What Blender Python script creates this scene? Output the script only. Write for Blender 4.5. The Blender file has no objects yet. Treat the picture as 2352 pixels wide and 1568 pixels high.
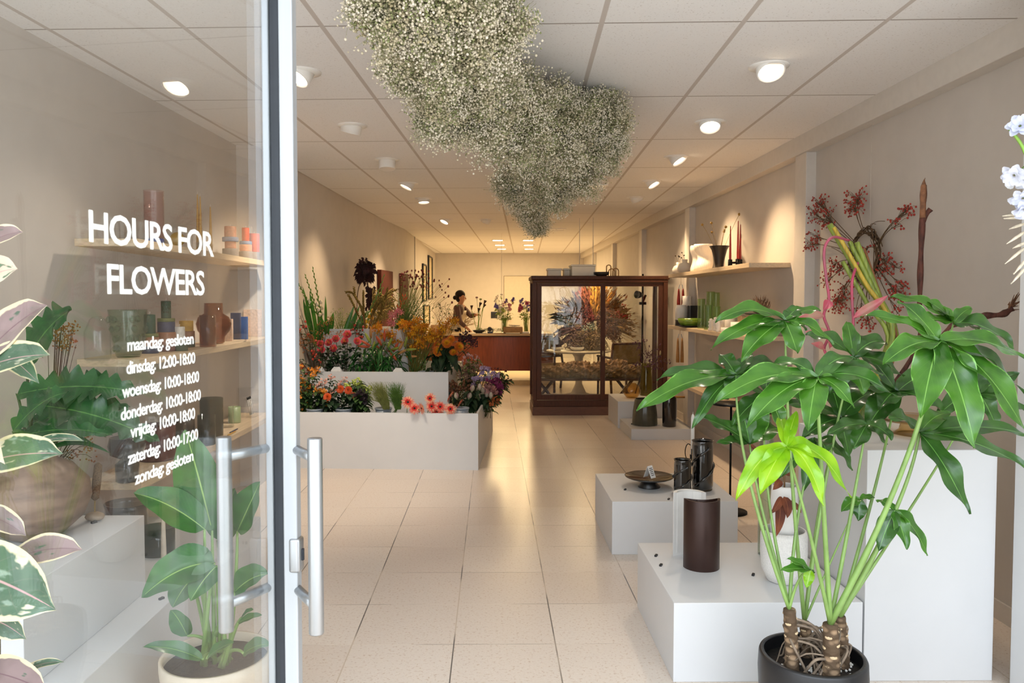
import bpy, math, random
import numpy as np
from mathutils import Vector, Matrix, Euler
random.seed(7)
rng = np.random.default_rng(7)
sc = bpy.context.scene
COL = sc.collection
PI = math.pi
V3 = Vector

# ------------------------------------------------------------------ camera
F = 1765.0                      # focal length in pixels of the 2352 px wide frame
CAMZ = 1.52
CAM_ROT = Euler((PI / 2 - math.radians(2.2), 0, -math.radians(0.6))).to_matrix()
CAM_LOC = V3((0, 0, CAMZ))
_v = CAM_ROT.transposed() @ V3((0, 1, 0))
PPX = 1131 - F * _v.x / -_v.z
PPY = 690 + F * _v.y / -_v.z
cam_d = bpy.data.cameras.new('camera')
cam = bpy.data.objects.new('camera', cam_d)
COL.objects.link(cam)
cam.location = CAM_LOC
cam.rotation_euler = CAM_ROT.to_euler()
cam_d.sensor_width = 36
cam_d.lens = F * 36 / 2352
cam_d.shift_x = (1176 - PPX) / 2352
cam_d.shift_y = (PPY - 784) / 2352
cam_d.dof.use_dof = True
cam_d.dof.focus_distance = 3.6
cam_d.dof.aperture_fstop = 11.0
cam_d.clip_start = 0.02
sc.camera = cam

# ------------------------------------------------------------------ view + world
sc.view_settings.view_transform = 'Standard'
sc.view_settings.look = 'None'
sc.view_settings.gamma = 1
sc.view_settings.use_curve_mapping = False
sc.view_settings.exposure = 0.15
sc.cycles.transparent_max_bounces = 40
sc.cycles.max_bounces = 10
world = bpy.data.worlds.new('overcast_sky')
sc.world = world
world.use_nodes = True
wn = world.node_tree.nodes
wl = world.node_tree.links
bg = wn['Background']
bg.inputs[1].default_value = 6.2
_tc = wn.new('ShaderNodeTexCoord'); _sp = wn.new('ShaderNodeSeparateXYZ'); _cr = wn.new('ShaderNodeValToRGB')
wl.new(_tc.outputs['Generated'], _sp.inputs[0]); wl.new(_sp.outputs['Z'], _cr.inputs[0])
for _p, _c in ((.0, (.40, .40, .40)), (.47, (.45, .45, .45)), (.50, (.86, .92, 1.0)), (.60, (.87, .94, 1.03)), (.74, (.40, .45, .51)), (1.0, (.36, .42, .49))):
    # street; facades and low sky brightened, upper sky dimmed, so daylight reaches deep inside
    e_ = _cr.color_ramp.elements.new(_p) if _p not in (0., 1.) else _cr.color_ramp.elements[int(_p)]
    e_.color = _c + (1,)
wl.new(_cr.outputs[0], bg.inputs[0])
# daylight coming in through the open shopfront: portal that guides sky sampling
pl = bpy.data.lights.new('shopfront_portal', 'AREA')
pl.shape = 'RECTANGLE'; pl.size = 4.9; pl.size_y = 2.85
pl.cycles.is_portal = True
po = bpy.data.objects.new('shopfront_portal', pl); COL.objects.link(po)
po.location = (0, 0.55, 1.4); po.rotation_euler = (PI / 2, 0, 0)

def P(px, py, Y=None, Z=None, X=None, plane=None):
    """point of the room seen at a pixel of the photograph, on a given plane"""
    d = CAM_ROT @ V3(((px - PPX) / F, -(py - PPY) / F, -1))
    if Y is not None: t = (Y - CAM_LOC.y) / d.y
    elif Z is not None: t = (Z - CAM_LOC.z) / d.z
    elif X is not None: t = (X - CAM_LOC.x) / d.x
    else:
        p0, n = plane
        t = (V3(p0) - CAM_LOC).dot(V3(n)) / d.dot(V3(n))
    return CAM_LOC + d * t

# ------------------------------------------------------------------ materials
def lin(h):
    h = h.lstrip('#')
    c = [int(h[i:i + 2], 16) / 255 for i in (0, 2, 4)]
    return tuple(x / 12.92 if x < .04045 else ((x + .055) / 1.055) ** 2.4 for x in c) + (1,)

MATS = {}
def _nt(name):
    m = bpy.data.materials.new(name); m.use_nodes = True
    nt = m.node_tree
    b = nt.nodes['Principled BSDF']
    return m, nt, b

def mat(name, col, rough=.5, metal=0., var=.10, scale=18., coat=0., sss=0., spec=.5, bump=0., stretch=None, col2=None, trans=0., sheen=0.):
    """plain procedural material: colour with noise variation, optional bump"""
    if name in MATS: return MATS[name]
    m, nt, b = _nt(name)
    N, L = nt.nodes, nt.links
    tc = N.new('ShaderNodeTexCoord'); no = N.new('ShaderNodeTexNoise'); mx = N.new('ShaderNodeMixRGB')
    no.inputs['Scale'].default_value = scale; no.inputs['Detail'].default_value = 3
    src = tc.outputs['Object']
    if stretch:
        mp = N.new('ShaderNodeMapping'); mp.inputs['Scale'].default_value = stretch
        L.new(src, mp.inputs[0]); src = mp.outputs[0]
    L.new(src, no.inputs['Vector'])
    c = lin(col)
    c2 = lin(col2) if col2 else tuple(max(0, x * (1 - 2.2 * var)) for x in c[:3]) + (1,)
    mx.inputs[1].default_value = c2; mx.inputs[2].default_value = c
    rp = N.new('ShaderNodeMapRange'); rp.inputs[1].default_value = .3; rp.inputs[2].default_value = .62
    L.new(no.outputs[0], rp.inputs[0]); L.new(rp.outputs[0], mx.inputs[0])
    L.new(mx.outputs[0], b.inputs['Base Color'])
    b.inputs['Roughness'].default_value = rough
    b.inputs['Metallic'].default_value = metal
    b.inputs['Coat Weight'].default_value = coat
    b.inputs['Coat Roughness'].default_value = .08
    b.inputs['Specular IOR Level'].default_value = spec
    if bump:
        bp = N.new('ShaderNodeBump'); bp.inputs['Strength'].default_value = bump; bp.inputs['Distance'].default_value = .01
        L.new(no.outputs[0], bp.inputs['Height']); L.new(bp.outputs[0], b.inputs['Normal'])
    if trans:
        tr = N.new('ShaderNodeBsdfTranslucent'); ms = N.new('ShaderNodeMixShader'); ms.inputs[0].default_value = trans
        L.new(mx.outputs[0], tr.inputs[0]); L.new(b.outputs[0], ms.inputs[1]); L.new(tr.outputs[0], ms.inputs[2])
        L.new(ms.outputs[0], N['Material Output'].inputs[0])
    MATS[name] = m
    return m

def leafmat(name, col, edge=None, vein=None, rough=.35, coat=.3, trans=.25, col2=None, veins=0, patch=None, patch_edge=.5, patch_scale=6.):
    """leaf: 'luv' holds (across -1..1, along 0..1); midrib, rim and patches come from it"""
    if name in MATS: return MATS[name]
    m, nt, b = _nt(name); N, L = nt.nodes, nt.links
    at = N.new('ShaderNodeAttribute'); at.attribute_name = 'luv'
    sx = N.new('ShaderNodeSeparateXYZ'); L.new(at.outputs['Vector'], sx.inputs[0])
    ab = N.new('ShaderNodeMath'); ab.operation = 'ABSOLUTE'; L.new(sx.outputs[0], ab.inputs[0])
    no = N.new('ShaderNodeTexNoise'); no.inputs['Scale'].default_value = 14
    tc = N.new('ShaderNodeTexCoord'); L.new(tc.outputs['Object'], no.inputs['Vector'])
    c = lin(col); c2 = lin(col2) if col2 else tuple(x * .72 for x in c[:3]) + (1,)
    mx = N.new('ShaderNodeMixRGB'); mx.inputs[1].default_value = c2; mx.inputs[2].default_value = c
    rp = N.new('ShaderNodeMapRange'); rp.inputs[1].default_value = .33; rp.inputs[2].default_value = .62
    L.new(no.outputs[0], rp.inputs[0]); L.new(rp.outputs[0], mx.inputs[0])
    cur = mx.outputs[0]
    def step(src, lo, hi):
        r = N.new('ShaderNodeMapRange'); r.inputs[1].default_value = lo; r.inputs[2].default_value = hi
        L.new(src, r.inputs[0]); return r.outputs[0]
    def over(fac, color):
        nonlocal cur
        x = N.new('ShaderNodeMixRGB'); L.new(fac, x.inputs[0]); L.new(cur, x.inputs[1]); x.inputs[2].default_value = lin(color); cur = x.outputs[0]
    if patch:
        cols = patch if isinstance(patch, (list, tuple)) else [patch]
        for i, pc in enumerate(cols):
            n2 = N.new('ShaderNodeTexNoise'); n2.inputs['Scale'].default_value = patch_scale; n2.inputs['Detail'].default_value = 2.5
            mp = N.new('ShaderNodeMapping'); mp.inputs['Location'].default_value = (3.1 * i + 1, 7.7 * i, i); mp.inputs['Scale'].default_value = (1, 2.2, 1)
            ad = N.new('ShaderNodeVectorMath'); ad.operation = 'ADD'
            L.new(at.outputs['Vector'], mp.inputs[0]); L.new(mp.outputs[0], ad.inputs[0])
            oi = N.new('ShaderNodeObjectInfo'); L.new(oi.outputs['Random'], ad.inputs[1])
            L.new(ad.outputs[0], n2.inputs['Vector'])
            n2.inputs['Scale'].default_value = patch_scale * .35
            over(step(n2.outputs[0], patch_edge, patch_edge + .05), pc)
    if edge:
        n3 = N.new('ShaderNodeTexNoise'); n3.inputs['Scale'].default_value = 30
        L.new(tc.outputs['Object'], n3.inputs['Vector'])
        ma = N.new('ShaderNodeMath'); ma.operation = 'MULTIPLY_ADD'; ma.inputs[1].default_value = .35; L.new(n3.outputs[0], ma.inputs[0]); L.new(ab.outputs[0], ma.inputs[2])
        over(step(ma.outputs[0], edge[1], edge[1] + .06), edge[0])
    if veins:
        w = N.new('ShaderNodeMath'); w.operation = 'MULTIPLY_ADD'; w.inputs[1].default_value = -.35
        L.new(ab.outputs[0], w.inputs[0]); L.new(sx.outputs[1], w.inputs[2])
        m2 = N.new('ShaderNodeMath'); m2.operation = 'MULTIPLY'; m2.inputs[1].default_value = veins; L.new(w.outputs[0], m2.inputs[0])
        fr = N.new('ShaderNodeMath'); fr.operation = 'PINGPONG'; fr.inputs[1].default_value = .5; L.new(m2.outputs[0], fr.inputs[0])
        s = step(fr.outputs[0], .06, .0)
        mm = N.new('ShaderNodeMath'); mm.operation = 'MULTIPLY'; mm.inputs[1].default_value = .10; L.new(s, mm.inputs[0])
        over(mm.outputs[0], vein or '#9cc46a')
        bp = N.new('ShaderNodeBump'); bp.inputs['Strength'].default_value = .10; bp.inputs['Distance'].default_value = .002
        L.new(fr.outputs[0], bp.inputs['Height']); L.new(bp.outputs[0], b.inputs['Normal'])
    if vein: over(step(ab.outputs[0], .04, .018), vein)
    L.new(cur, b.inputs['Base Color'])
    b.inputs['Roughness'].default_value = rough; b.inputs['Coat Weight'].default_value = coat; b.inputs['Coat Roughness'].default_value = .18
    tr = N.new('ShaderNodeBsdfTranslucent'); ms = N.new('ShaderNodeMixShader'); ms.inputs[0].default_value = trans
    L.new(cur, tr.inputs[0]); L.new(b.outputs[0], ms.inputs[1]); L.new(tr.outputs[0], ms.inputs[2])
    L.new(ms.outputs[0], N['Material Output'].inputs[0])
    MATS[name] = m
    return m

def glass(name, tint, rough=0., refl=1., ribs=None, body=0.):
    """thin-walled glass: tinted see-through plus mirror reflection by Fresnel"""
    if name in MATS: return MATS[name]
    m = bpy.data.materials.new(name); m.use_nodes = True
    nt = m.node_tree; N, L = nt.nodes, nt.links
    N.remove(N['Principled BSDF'])
    t = N.new('ShaderNodeBsdfTransparent'); g = N.new('ShaderNodeBsdfGlossy'); f = N.new('ShaderNodeLayerWeight'); ms = N.new('ShaderNodeMixShader')
    t.inputs[0].default_value = tuple(x ** .25 for x in lin(tint)[:3]) + (1,); g.inputs[1].default_value = rough; f.inputs[0].default_value = .5
    src = t.outputs[0]
    if body:
        d = N.new('ShaderNodeBsdfDiffuse'); d.inputs[0].default_value = lin(tint)
        m0 = N.new('ShaderNodeMixShader'); m0.inputs[0].default_value = body
        L.new(t.outputs[0], m0.inputs[1]); L.new(d.outputs[0], m0.inputs[2]); src = m0.outputs[0]
    # Schlick: the same from either side of the wall of the glass
    e = N.new('ShaderNodeMath'); e.operation = 'POWER'; e.inputs[1].default_value = 5; L.new(f.outputs['Facing'], e.inputs[0])
    k = N.new('ShaderNodeMath'); k.operation = 'MULTIPLY_ADD'; k.inputs[1].default_value = .96 * refl; k.inputs[2].default_value = .04 * refl; k.use_clamp = True
    L.new(e.outputs[0], k.inputs[0]); L.new(k.outputs[0], ms.inputs[0])
    L.new(src, ms.inputs[1]); L.new(g.outputs[0], ms.inputs[2])
    L.new(ms.outputs[0], N['Material Output'].inputs[0])
    MATS[name] = m
    return m

def emit(name, col, s):
    if name in MATS: return MATS[name]
    m, nt, b = _nt(name)
    b.inputs['Base Color'].default_value = lin(col)
    b.inputs['Emission Color'].default_value = lin(col); b.inputs['Emission Strength'].default_value = s
    MATS[name] = m
    return m

# ------------------------------------------------------------------ mesh builder
def rotmats(n, r=rng):
    q = r.normal(size=(n, 4)); q /= np.linalg.norm(q, axis=1)[:, None]
    w, x, y, z = q.T
    return np.stack([np.stack([1 - 2 * (y * y + z * z), 2 * (x * y - z * w), 2 * (x * z + y * w)], -1),
                     np.stack([2 * (x * y + z * w), 1 - 2 * (x * x + z * z), 2 * (y * z - x * w)], -1),
                     np.stack([2 * (x * z - y * w), 2 * (y * z + x * w), 1 - 2 * (x * x + y * y)], -1)], 1)

def frame(d, up=(0, 0, 1)):
    """columns x, y, z with z along d"""
    z = V3(d).normalized(); u = V3(up)
    if abs(z.dot(u.normalized())) > .98: u = V3((0, 1, 0)) if abs(z.y) < .9 else V3((1, 0, 0))
    x = u.cross(z).normalized(); y = z.cross(x)
    return np.array([[x.x, y.x, z.x], [x.y, y.y, z.y], [x.z, y.z, z.z]])

OCT = (np.array([[1, 0, 0], [-1, 0, 0], [0, 1, 0], [0, -1, 0], [0, 0, 1], [0, 0, -1]], float),
       np.array([[0, 2, 4], [2, 1, 4], [1, 3, 4], [3, 0, 4], [2, 0, 5], [1, 2, 5], [3, 1, 5], [0, 3, 5]]))
def _ico():
    t = (1 + 5 ** .5) / 2
    v = np.array([[-1, t, 0], [1, t, 0], [-1, -t, 0], [1, -t, 0], [0, -1, t], [0, 1, t], [0, -1, -t], [0, 1, -t], [t, 0, -1], [t, 0, 1], [-t, 0, -1], [-t, 0, 1]])
    v /= np.linalg.norm(v[0])
    f = np.array([[0, 11, 5], [0, 5, 1], [0, 1, 7], [0, 7, 10], [0, 10, 11], [1, 5, 9], [5, 11, 4], [11, 10, 2], [10, 7, 6], [7, 1, 8], [3, 9, 4], [3, 4, 2], [3, 2, 6], [3, 6, 8], [3, 8, 9], [4, 9, 5], [2, 4, 11], [6, 2, 10], [8, 6, 7], [9, 8, 1]])
    return v, f
ICO = _ico()
# little five-petalled blossom: five tilted quads round a centre
def _blossom():
    v, f = [], []
    for k in range(5):
        a = k * 2 * PI / 5
        c, s = math.cos(a), math.sin(a)
        b = len(v)
        for (r, w, z) in ((0, 0, 0), (.6, .38, .28), (1, 0, .36), (.6, -.38, .28)):
            v.append((r * c - w * s, r * s + w * c, z))
        f.append((b, b + 1, b + 2, b + 3))
    return np.array(v, float), np.array(f)
BLOSSOM = _blossom()
BLADE = (np.array([[0, 0, 0], [.16, .02, .35], [0, 0, 1], [-.16, .02, .35], [0, -.06, .4]], float), np.array([[0, 1, 4], [1, 2, 4], [2, 3, 4], [3, 0, 4]]))

class MB:
    def __init__(s):
        s.v = []; s.g = []; s.uv = []; s.n = 0
    def add(s, v, f, m=0, uv=None):
        v = np.asarray(v, float).reshape(-1, 3)
        if len(v) == 0: return
        s.v.append(v)
        s.uv.append(np.zeros((len(v), 3)) if uv is None else np.asarray(uv, float))
        by = {}
        if isinstance(f, np.ndarray): by[f.shape[1]] = f
        else:
            for q in f: by.setdefault(len(q), []).append(q)
        for k, q in by.items(): s.g.append((np.asarray(q, int) + s.n, m))
        s.n += len(v)
    def box(s, x0, x1, y0, y1, z0, z1, m=0, rz=0, c=None):
        v = np.array([[x, y, z] for z in (z0, z1) for y in (y0, y1) for x in (x0, x1)], float)
        if rz:
            c = np.array(c if c is not None else ((x0 + x1) / 2, (y0 + y1) / 2))
            p = v[:, :2] - c; v[:, 0] = c[0] + p[:, 0] * math.cos(rz) - p[:, 1] * math.sin(rz); v[:, 1] = c[1] + p[:, 0] * math.sin(rz) + p[:, 1] * math.cos(rz)
        s.add(v, [(0, 2, 3, 1), (4, 5, 7, 6), (0, 1, 5, 4), (2, 6, 7, 3), (0, 4, 6, 2), (1, 3, 7, 5)], m)
        return s
    def obox(s, c, R, h, m=0):
        """box with centre c, axes R (3x3), half sizes h"""
        v = np.array([[x, y, z] for z in (-1, 1) for y in (-1, 1) for x in (-1, 1)], float) * np.array(h)
        s.add(v @ np.asarray(R).T + np.array(c), [(0, 2, 3, 1), (4, 5, 7, 6), (0, 1, 5, 4), (2, 6, 7, 3), (0, 4, 6, 2), (1, 3, 7, 5)], m)
        return s
    def tube(s, pts, r, k=6, m=0, cap=True):
        pts = [np.array(p, float) for p in pts]
        n = len(pts)
        r = [r] * n if np.isscalar(r) else list(r)
        v = []; X = None
        for i, p in enumerate(pts):
            d = pts[min(i + 1, n - 1)] - pts[max(i - 1, 0)]
            L = np.linalg.norm(d); d = d / L if L > 1e-9 else np.array([0, 0, 1.])
            if X is None:
                X = np.cross(d, [0, 0, 1.] if abs(d[2]) < .9 else [1., 0, 0])
            X = X - d * X.dot(d); X /= max(np.linalg.norm(X), 1e-9); Yv = np.cross(d, X)
            for j in range(k):
                a = 2 * PI * j / k
                v.append(p + (X * math.cos(a) + Yv * math.sin(a)) * r[i])
        f = [(i * k + j, i * k + (j + 1) % k, (i + 1) * k + (j + 1) % k, (i + 1) * k + j) for i in range(n - 1) for j in range(k)]
        if cap and k > 2:
            f.append(tuple(reversed(range(k)))); f.append(tuple((n - 1) * k + j for j in range(k)))
        s.add(v, f, m)
        return s
    def lathe(s, prof, c=(0, 0, 0), k=32, m=0, R=None, wob=None, cap=True):
        """profile of (r, z) swept round z; R optional 3x3; wob(angle, z)->radius factor"""
        v = []
        for (r, z) in prof:
            for j in range(k):
                a = 2 * PI * j / k
                q = r * (wob(a, z) if wob else 1)
                v.append((q * math.cos(a), q * math.sin(a), z))
        v = np.array(v)
        n = len(prof)
        f = [(i * k + j, i * k + (j + 1) % k, (i + 1) * k + (j + 1) % k, (i + 1) * k + j) for i in range(n - 1) for j in range(k)]
        if cap and prof[0][0] > 1e-6: f.append(tuple(reversed(range(k))))
        if cap and prof[-1][0] > 1e-6 and prof[-1] != prof[0]: f.append(tuple((n - 1) * k + j for j in range(k)))
        if R is not None: v = v @ np.asarray(R).T
        s.add(v + np.array(c), f, m)
        return s
    def ball(s, c, r, m=0, k=10, h=6, R=None, sc_=(1, 1, 1)):
        prof = [(max(r * math.sin(PI * i / h), 1e-7), -r * math.cos(PI * i / h)) for i in range(h + 1)]
        v = []
        for (q, z) in prof:
            for j in range(k):
                a = 2 * PI * j / k; v.append((q * math.cos(a) * sc_[0], q * math.sin(a) * sc_[1], z * sc_[2]))
        v = np.array(v)
        if R is not None: v = v @ np.asarray(R).T
        f = [(i * k + j, i * k + (j + 1) % k, (i + 1) * k + (j + 1) % k, (i + 1) * k + j) for i in range(h) for j in range(k)]
        s.add(v + np.array(c), f, m)
        return s
    def inst(s, tmpl, pos, size, R=None, m=0, aniso=None):
        tv, tf = tmpl
        pos = np.asarray(pos, float).reshape(-1, 3)
        n = len(pos)
        if n == 0: return s
        if R is None: R = rotmats(n)
        size = np.broadcast_to(np.asarray(size, float), (n,))
        t = tv * (aniso if aniso is not None else 1)
        v = np.einsum('nij,kj->nki', R, t) * size[:, None, None] + pos[:, None, :]
        f = (tf[None] + (np.arange(n) * len(tv))[:, None, None]).reshape(-1, tf.shape[1])
        s.add(v.reshape(-1, 3), f, m)
        return s
    def leaf(s, mid, width, up=(0, 0, 1), fold=.25, m=0, prof=None, cols=2, wave=0., nwave=3, ph=0., curl=0.):
        """blade along the midrib points; width = half width; prof(t) outline 0..1"""
        mid = [V3(p) for p in mid]
        n = len(mid)
        prof = prof or (lambda t: math.sin(PI * min(1, t ** .8)) ** .8 if 0 < t < 1 else 0)
        v = []; uv = []
        upv = V3(up)
        for i, p in enumerate(mid):
            t = i / (n - 1)
            d = (mid[min(i + 1, n - 1)] - mid[max(i - 1, 0)]).normalized()
            side = d.cross(upv)
            if side.length < 1e-4: side = V3((1, 0, 0))
            side.normalize(); nr = side.cross(d).normalized()
            w = width * max(prof(t), .004)
            for j in range(-cols, cols + 1):
                a = j / cols
                lift = fold * abs(a) * w + wave * width * math.sin(nwave * 2 * PI * t + ph + (1.3 if a > 0 else 0)) * abs(a) ** 1.5 - curl * w * a * a
                v.append(p + side * (w * a) + nr * lift); uv.append((a, t, 0))
        k = 2 * cols + 1
        f = [(i * k + j, i * k + j + 1, (i + 1) * k + j + 1, (i + 1) * k + j) for i in range(n - 1) for j in range(k - 1)]
        s.add([tuple(q) for q in v], f, m, uv)
        return s
    def build(s, name, mats, parent=None, smooth=True, bevel=0., sub=0, origin=None, seg=2):
        if not isinstance(mats, (list, tuple)): mats = [mats]
        me = bpy.data.meshes.new(name)
        if s.v:
            v = np.concatenate(s.v)
            if parent is not None: v = v - np.array(root_loc(parent))
            elif origin is not None: v = v - np.array(origin)
            me.vertices.add(len(v)); me.vertices.foreach_set('co', v.ravel().astype(np.float32))
            li = np.concatenate([g.ravel() for g, _ in s.g]); tot = np.concatenate([np.full(len(g), g.shape[1]) for g, _ in s.g])
            mi = np.concatenate([np.full(len(g), m) for g, m in s.g])
            me.loops.add(len(li)); me.loops.foreach_set('vertex_index', li.astype(np.int32))
            st = np.concatenate([[0], np.cumsum(tot)[:-1]])
            me.polygons.add(len(tot)); me.polygons.foreach_set('loop_start', st.astype(np.int32))
            me.polygons.foreach_set('material_index', mi.astype(np.int32))
            me.polygons.foreach_set('use_smooth', np.full(len(tot), smooth))
            uv = np.concatenate(s.uv)
            if np.any(uv):
                a = me.attributes.new('luv', 'FLOAT_VECTOR', 'POINT'); a.data.foreach_set('vector', uv.ravel().astype(np.float32))
            me.update(calc_edges=True); me.validate()
        for q in mats: me.materials.append(q)
        o = bpy.data.objects.new(name, me); COL.objects.link(o)
        if parent is not None: o.parent = parent
        elif origin is not None: o.location = origin
        if bevel:
            b = o.modifiers.new('edge', 'BEVEL'); b.width = bevel; b.segments = seg; b.limit_method = 'ANGLE'; b.angle_limit = .6
        if sub:
            u = o.modifiers.new('smooth', 'SUBSURF'); u.levels = sub; u.render_levels = sub
        return o

def root_loc(o):
    while o.parent is not None: o = o.parent
    return o.location

def tag(o, label, cat, group=None, kind=None):
    o['label'] = label; o['category'] = cat
    if group: o['group'] = group
    if kind: o['kind'] = kind
    return o
def thing(name, label, cat, loc=(0, 0, 0), group=None):
    o = bpy.data.objects.new(name, None); COL.objects.link(o); o.empty_display_size = .05
    o.location = loc
    return tag(o, label, cat, group)
def structure(name, mb, mats, **k):
    o = mb.build(name, mats, **k); o['kind'] = 'structure'
    return o
def dup(root, loc, rz=0, label=None, group=None, scale=1):
    r = root.copy(); COL.objects.link(r); r.location = loc; r.rotation_euler = (0, 0, rz); r.scale = (scale,) * 3
    if label: r['label'] = label
    if group: r['group'] = group
    for ch in list(root.children):
        c = ch.copy(); COL.objects.link(c); c.parent = r
        for g in list(ch.children):
            d = g.copy(); COL.objects.link(d); d.parent = c
    return r
def bez(a, b, c, d=None, n=10):
    a, b, c = V3(a), V3(b), V3(c)
    out = []
    for i in range(n + 1):
        t = i / n
        if d is None: out.append(a * (1 - t) ** 2 + b * 2 * t * (1 - t) + c * t * t)
        else: out.append(a * (1 - t) ** 3 + b * 3 * t * (1 - t) ** 2 + c * 3 * t * t * (1 - t) + V3(d) * t ** 3)
    return out
def smooth_path(pts, n=6):
    """Catmull-Rom through points"""
    p = [V3(q) for q in pts]; p = [p[0] * 2 - p[1]] + p + [p[-1] * 2 - p[-2]]
    out = []
    for i in range(1, len(p) - 2):
        for k in range(n):
            t = k / n
            out.append(.5 * ((2 * p[i]) + (p[i + 1] - p[i - 1]) * t + (2 * p[i - 1] - 5 * p[i] + 4 * p[i + 1] - p[i + 2]) * t * t + (3 * p[i] - p[i - 1] - 3 * p[i + 1] + p[i + 2]) * t ** 3))
    out.append(p[-2])
    return out
def rnd(a, b): return random.uniform(a, b)
# ================================================================== SETTING
H = 2.77
M_wall = mat('wall_paint', '#cbc4bc', .75, var=.02, scale=6)
M_white = mat('white_lacquer', '#d9dadb', .42, var=.012, scale=5)
M_trim = mat('trim_paint', '#d6cfc6', .6, var=.02)

def floor_material():
    m, nt, b = _nt('floor_tile'); N, L = nt.nodes, nt.links
    tc = N.new('ShaderNodeTexCoord'); sp = N.new('ShaderNodeSeparateXYZ'); L.new(tc.outputs['Object'], sp.inputs[0])
    def math_(op, a, bb, c=None):
        q = N.new('ShaderNodeMath'); q.operation = op
        for i, x in enumerate((a, bb, c)):
            if x is None: continue
            if isinstance(x, (int, float)): q.inputs[i].default_value = x
            else: L.new(x, q.inputs[i])
        return q.outputs[0]
    T = .45
    u = math_('DIVIDE', math_('SUBTRACT', sp.outputs[0], .2786), T); w = math_('DIVIDE', math_('SUBTRACT', sp.outputs[1], 3.348), T)
    du = math_('PINGPONG', u, .5); dw = math_('PINGPONG', w, .5)
    def line(d, half):
        r = N.new('ShaderNodeMapRange'); r.inputs[1].default_value = half * .5; r.inputs[2].default_value = half * 1.6; r.inputs[3].default_value = 1; r.inputs[4].default_value = 0
        L.new(d, r.inputs[0]); return r.outputs[0]
    gu = line(du, .0055); gw = line(dw, .0042)
    nz = N.new('ShaderNodeTexNoise'); nz.inputs['Scale'].default_value = 2.2; L.new(tc.outputs['Object'], nz.inputs['Vector'])
    rr = N.new('ShaderNodeMapRange'); rr.inputs[1].default_value = .42; rr.inputs[2].default_value = .56; L.new(nz.outputs[0], rr.inputs[0])
    gdark = N.new('ShaderNodeMixRGB'); gdark.inputs[1].default_value = lin('#cbb9a4'); gdark.inputs[2].default_value = lin('#5c5752'); L.new(rr.outputs[0], gdark.inputs[0])
    glite = N.new('ShaderNodeMixRGB'); glite.inputs[1].default_value = lin('#e6dacb'); glite.inputs[2].default_value = lin('#9c8d7e'); L.new(rr.outputs[0], glite.inputs[0])
    # per tile tone
    fl = N.new('ShaderNodeCombineXYZ'); L.new(math_('FLOOR', u, 0), fl.inputs[0]); L.new(math_('FLOOR', w, 0), fl.inputs[1])
    wn_ = N.new('ShaderNodeTexWhiteNoise'); wn_.noise_dimensions = '2D'; L.new(fl.outputs[0], wn_.inputs[0])
    base = N.new('ShaderNodeMixRGB'); base.inputs[1].default_value = lin('#dccec0'); base.inputs[2].default_value = lin('#e4d8cb'); L.new(wn_.outputs[0], base.inputs[0])
    # flecks
    n1 = N.new('ShaderNodeTexNoise'); n1.inputs['Scale'].default_value = 75; n1.inputs['Detail'].default_value = 4; n1.inputs['Roughness'].default_value = .65; L.new(tc.outputs['Object'], n1.inputs['Vector'])
    r1 = N.new('ShaderNodeMapRange'); r1.inputs[1].default_value = .55; r1.inputs[2].default_value = .68; L.new(n1.outputs[0], r1.inputs[0])
    k1 = math_('MULTIPLY', r1.outputs[0], .55)
    f1 = N.new('ShaderNodeMixRGB'); L.new(k1, f1.inputs[0]); L.new(base.outputs[0], f1.inputs[1]); f1.inputs[2].default_value = lin('#b08a66')
    n2 = N.new('ShaderNodeTexNoise'); n2.inputs['Scale'].default_value = 120; n2.inputs['Detail'].default_value = 2; L.new(tc.outputs['Object'], n2.inputs['Vector'])
    r2 = N.new('ShaderNodeMapRange'); r2.inputs[1].default_value = .58; r2.inputs[2].default_value = .7; L.new(n2.outputs[0], r2.inputs[0])
    k2 = math_('MULTIPLY', r2.outputs[0], .35)
    f2 = N.new('ShaderNodeMixRGB'); L.new(k2, f2.inputs[0]); L.new(f1.outputs[0], f2.inputs[1]); f2.inputs[2].default_value = lin('#f1e9df')
    a1 = N.new('ShaderNodeMixRGB'); L.new(gw, a1.inputs[0]); L.new(f2.outputs[0], a1.inputs[1]); L.new(glite.outputs[0], a1.inputs[2])
    a2 = N.new('ShaderNodeMixRGB'); L.new(gu, a2.inputs[0]); L.new(a1.outputs[0], a2.inputs[1]); L.new(gdark.outputs[0], a2.inputs[2])
    # narrow border strip by the left wall
    L.new(a2.outputs[0], b.inputs['Base Color'])
    b.inputs['Roughness'].default_value = .3
    b.inputs['Coat Weight'].default_value = .10; b.inputs['Coat Roughness'].default_value = .22; b.inputs['Specular IOR Level'].default_value = .4
    return m

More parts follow.
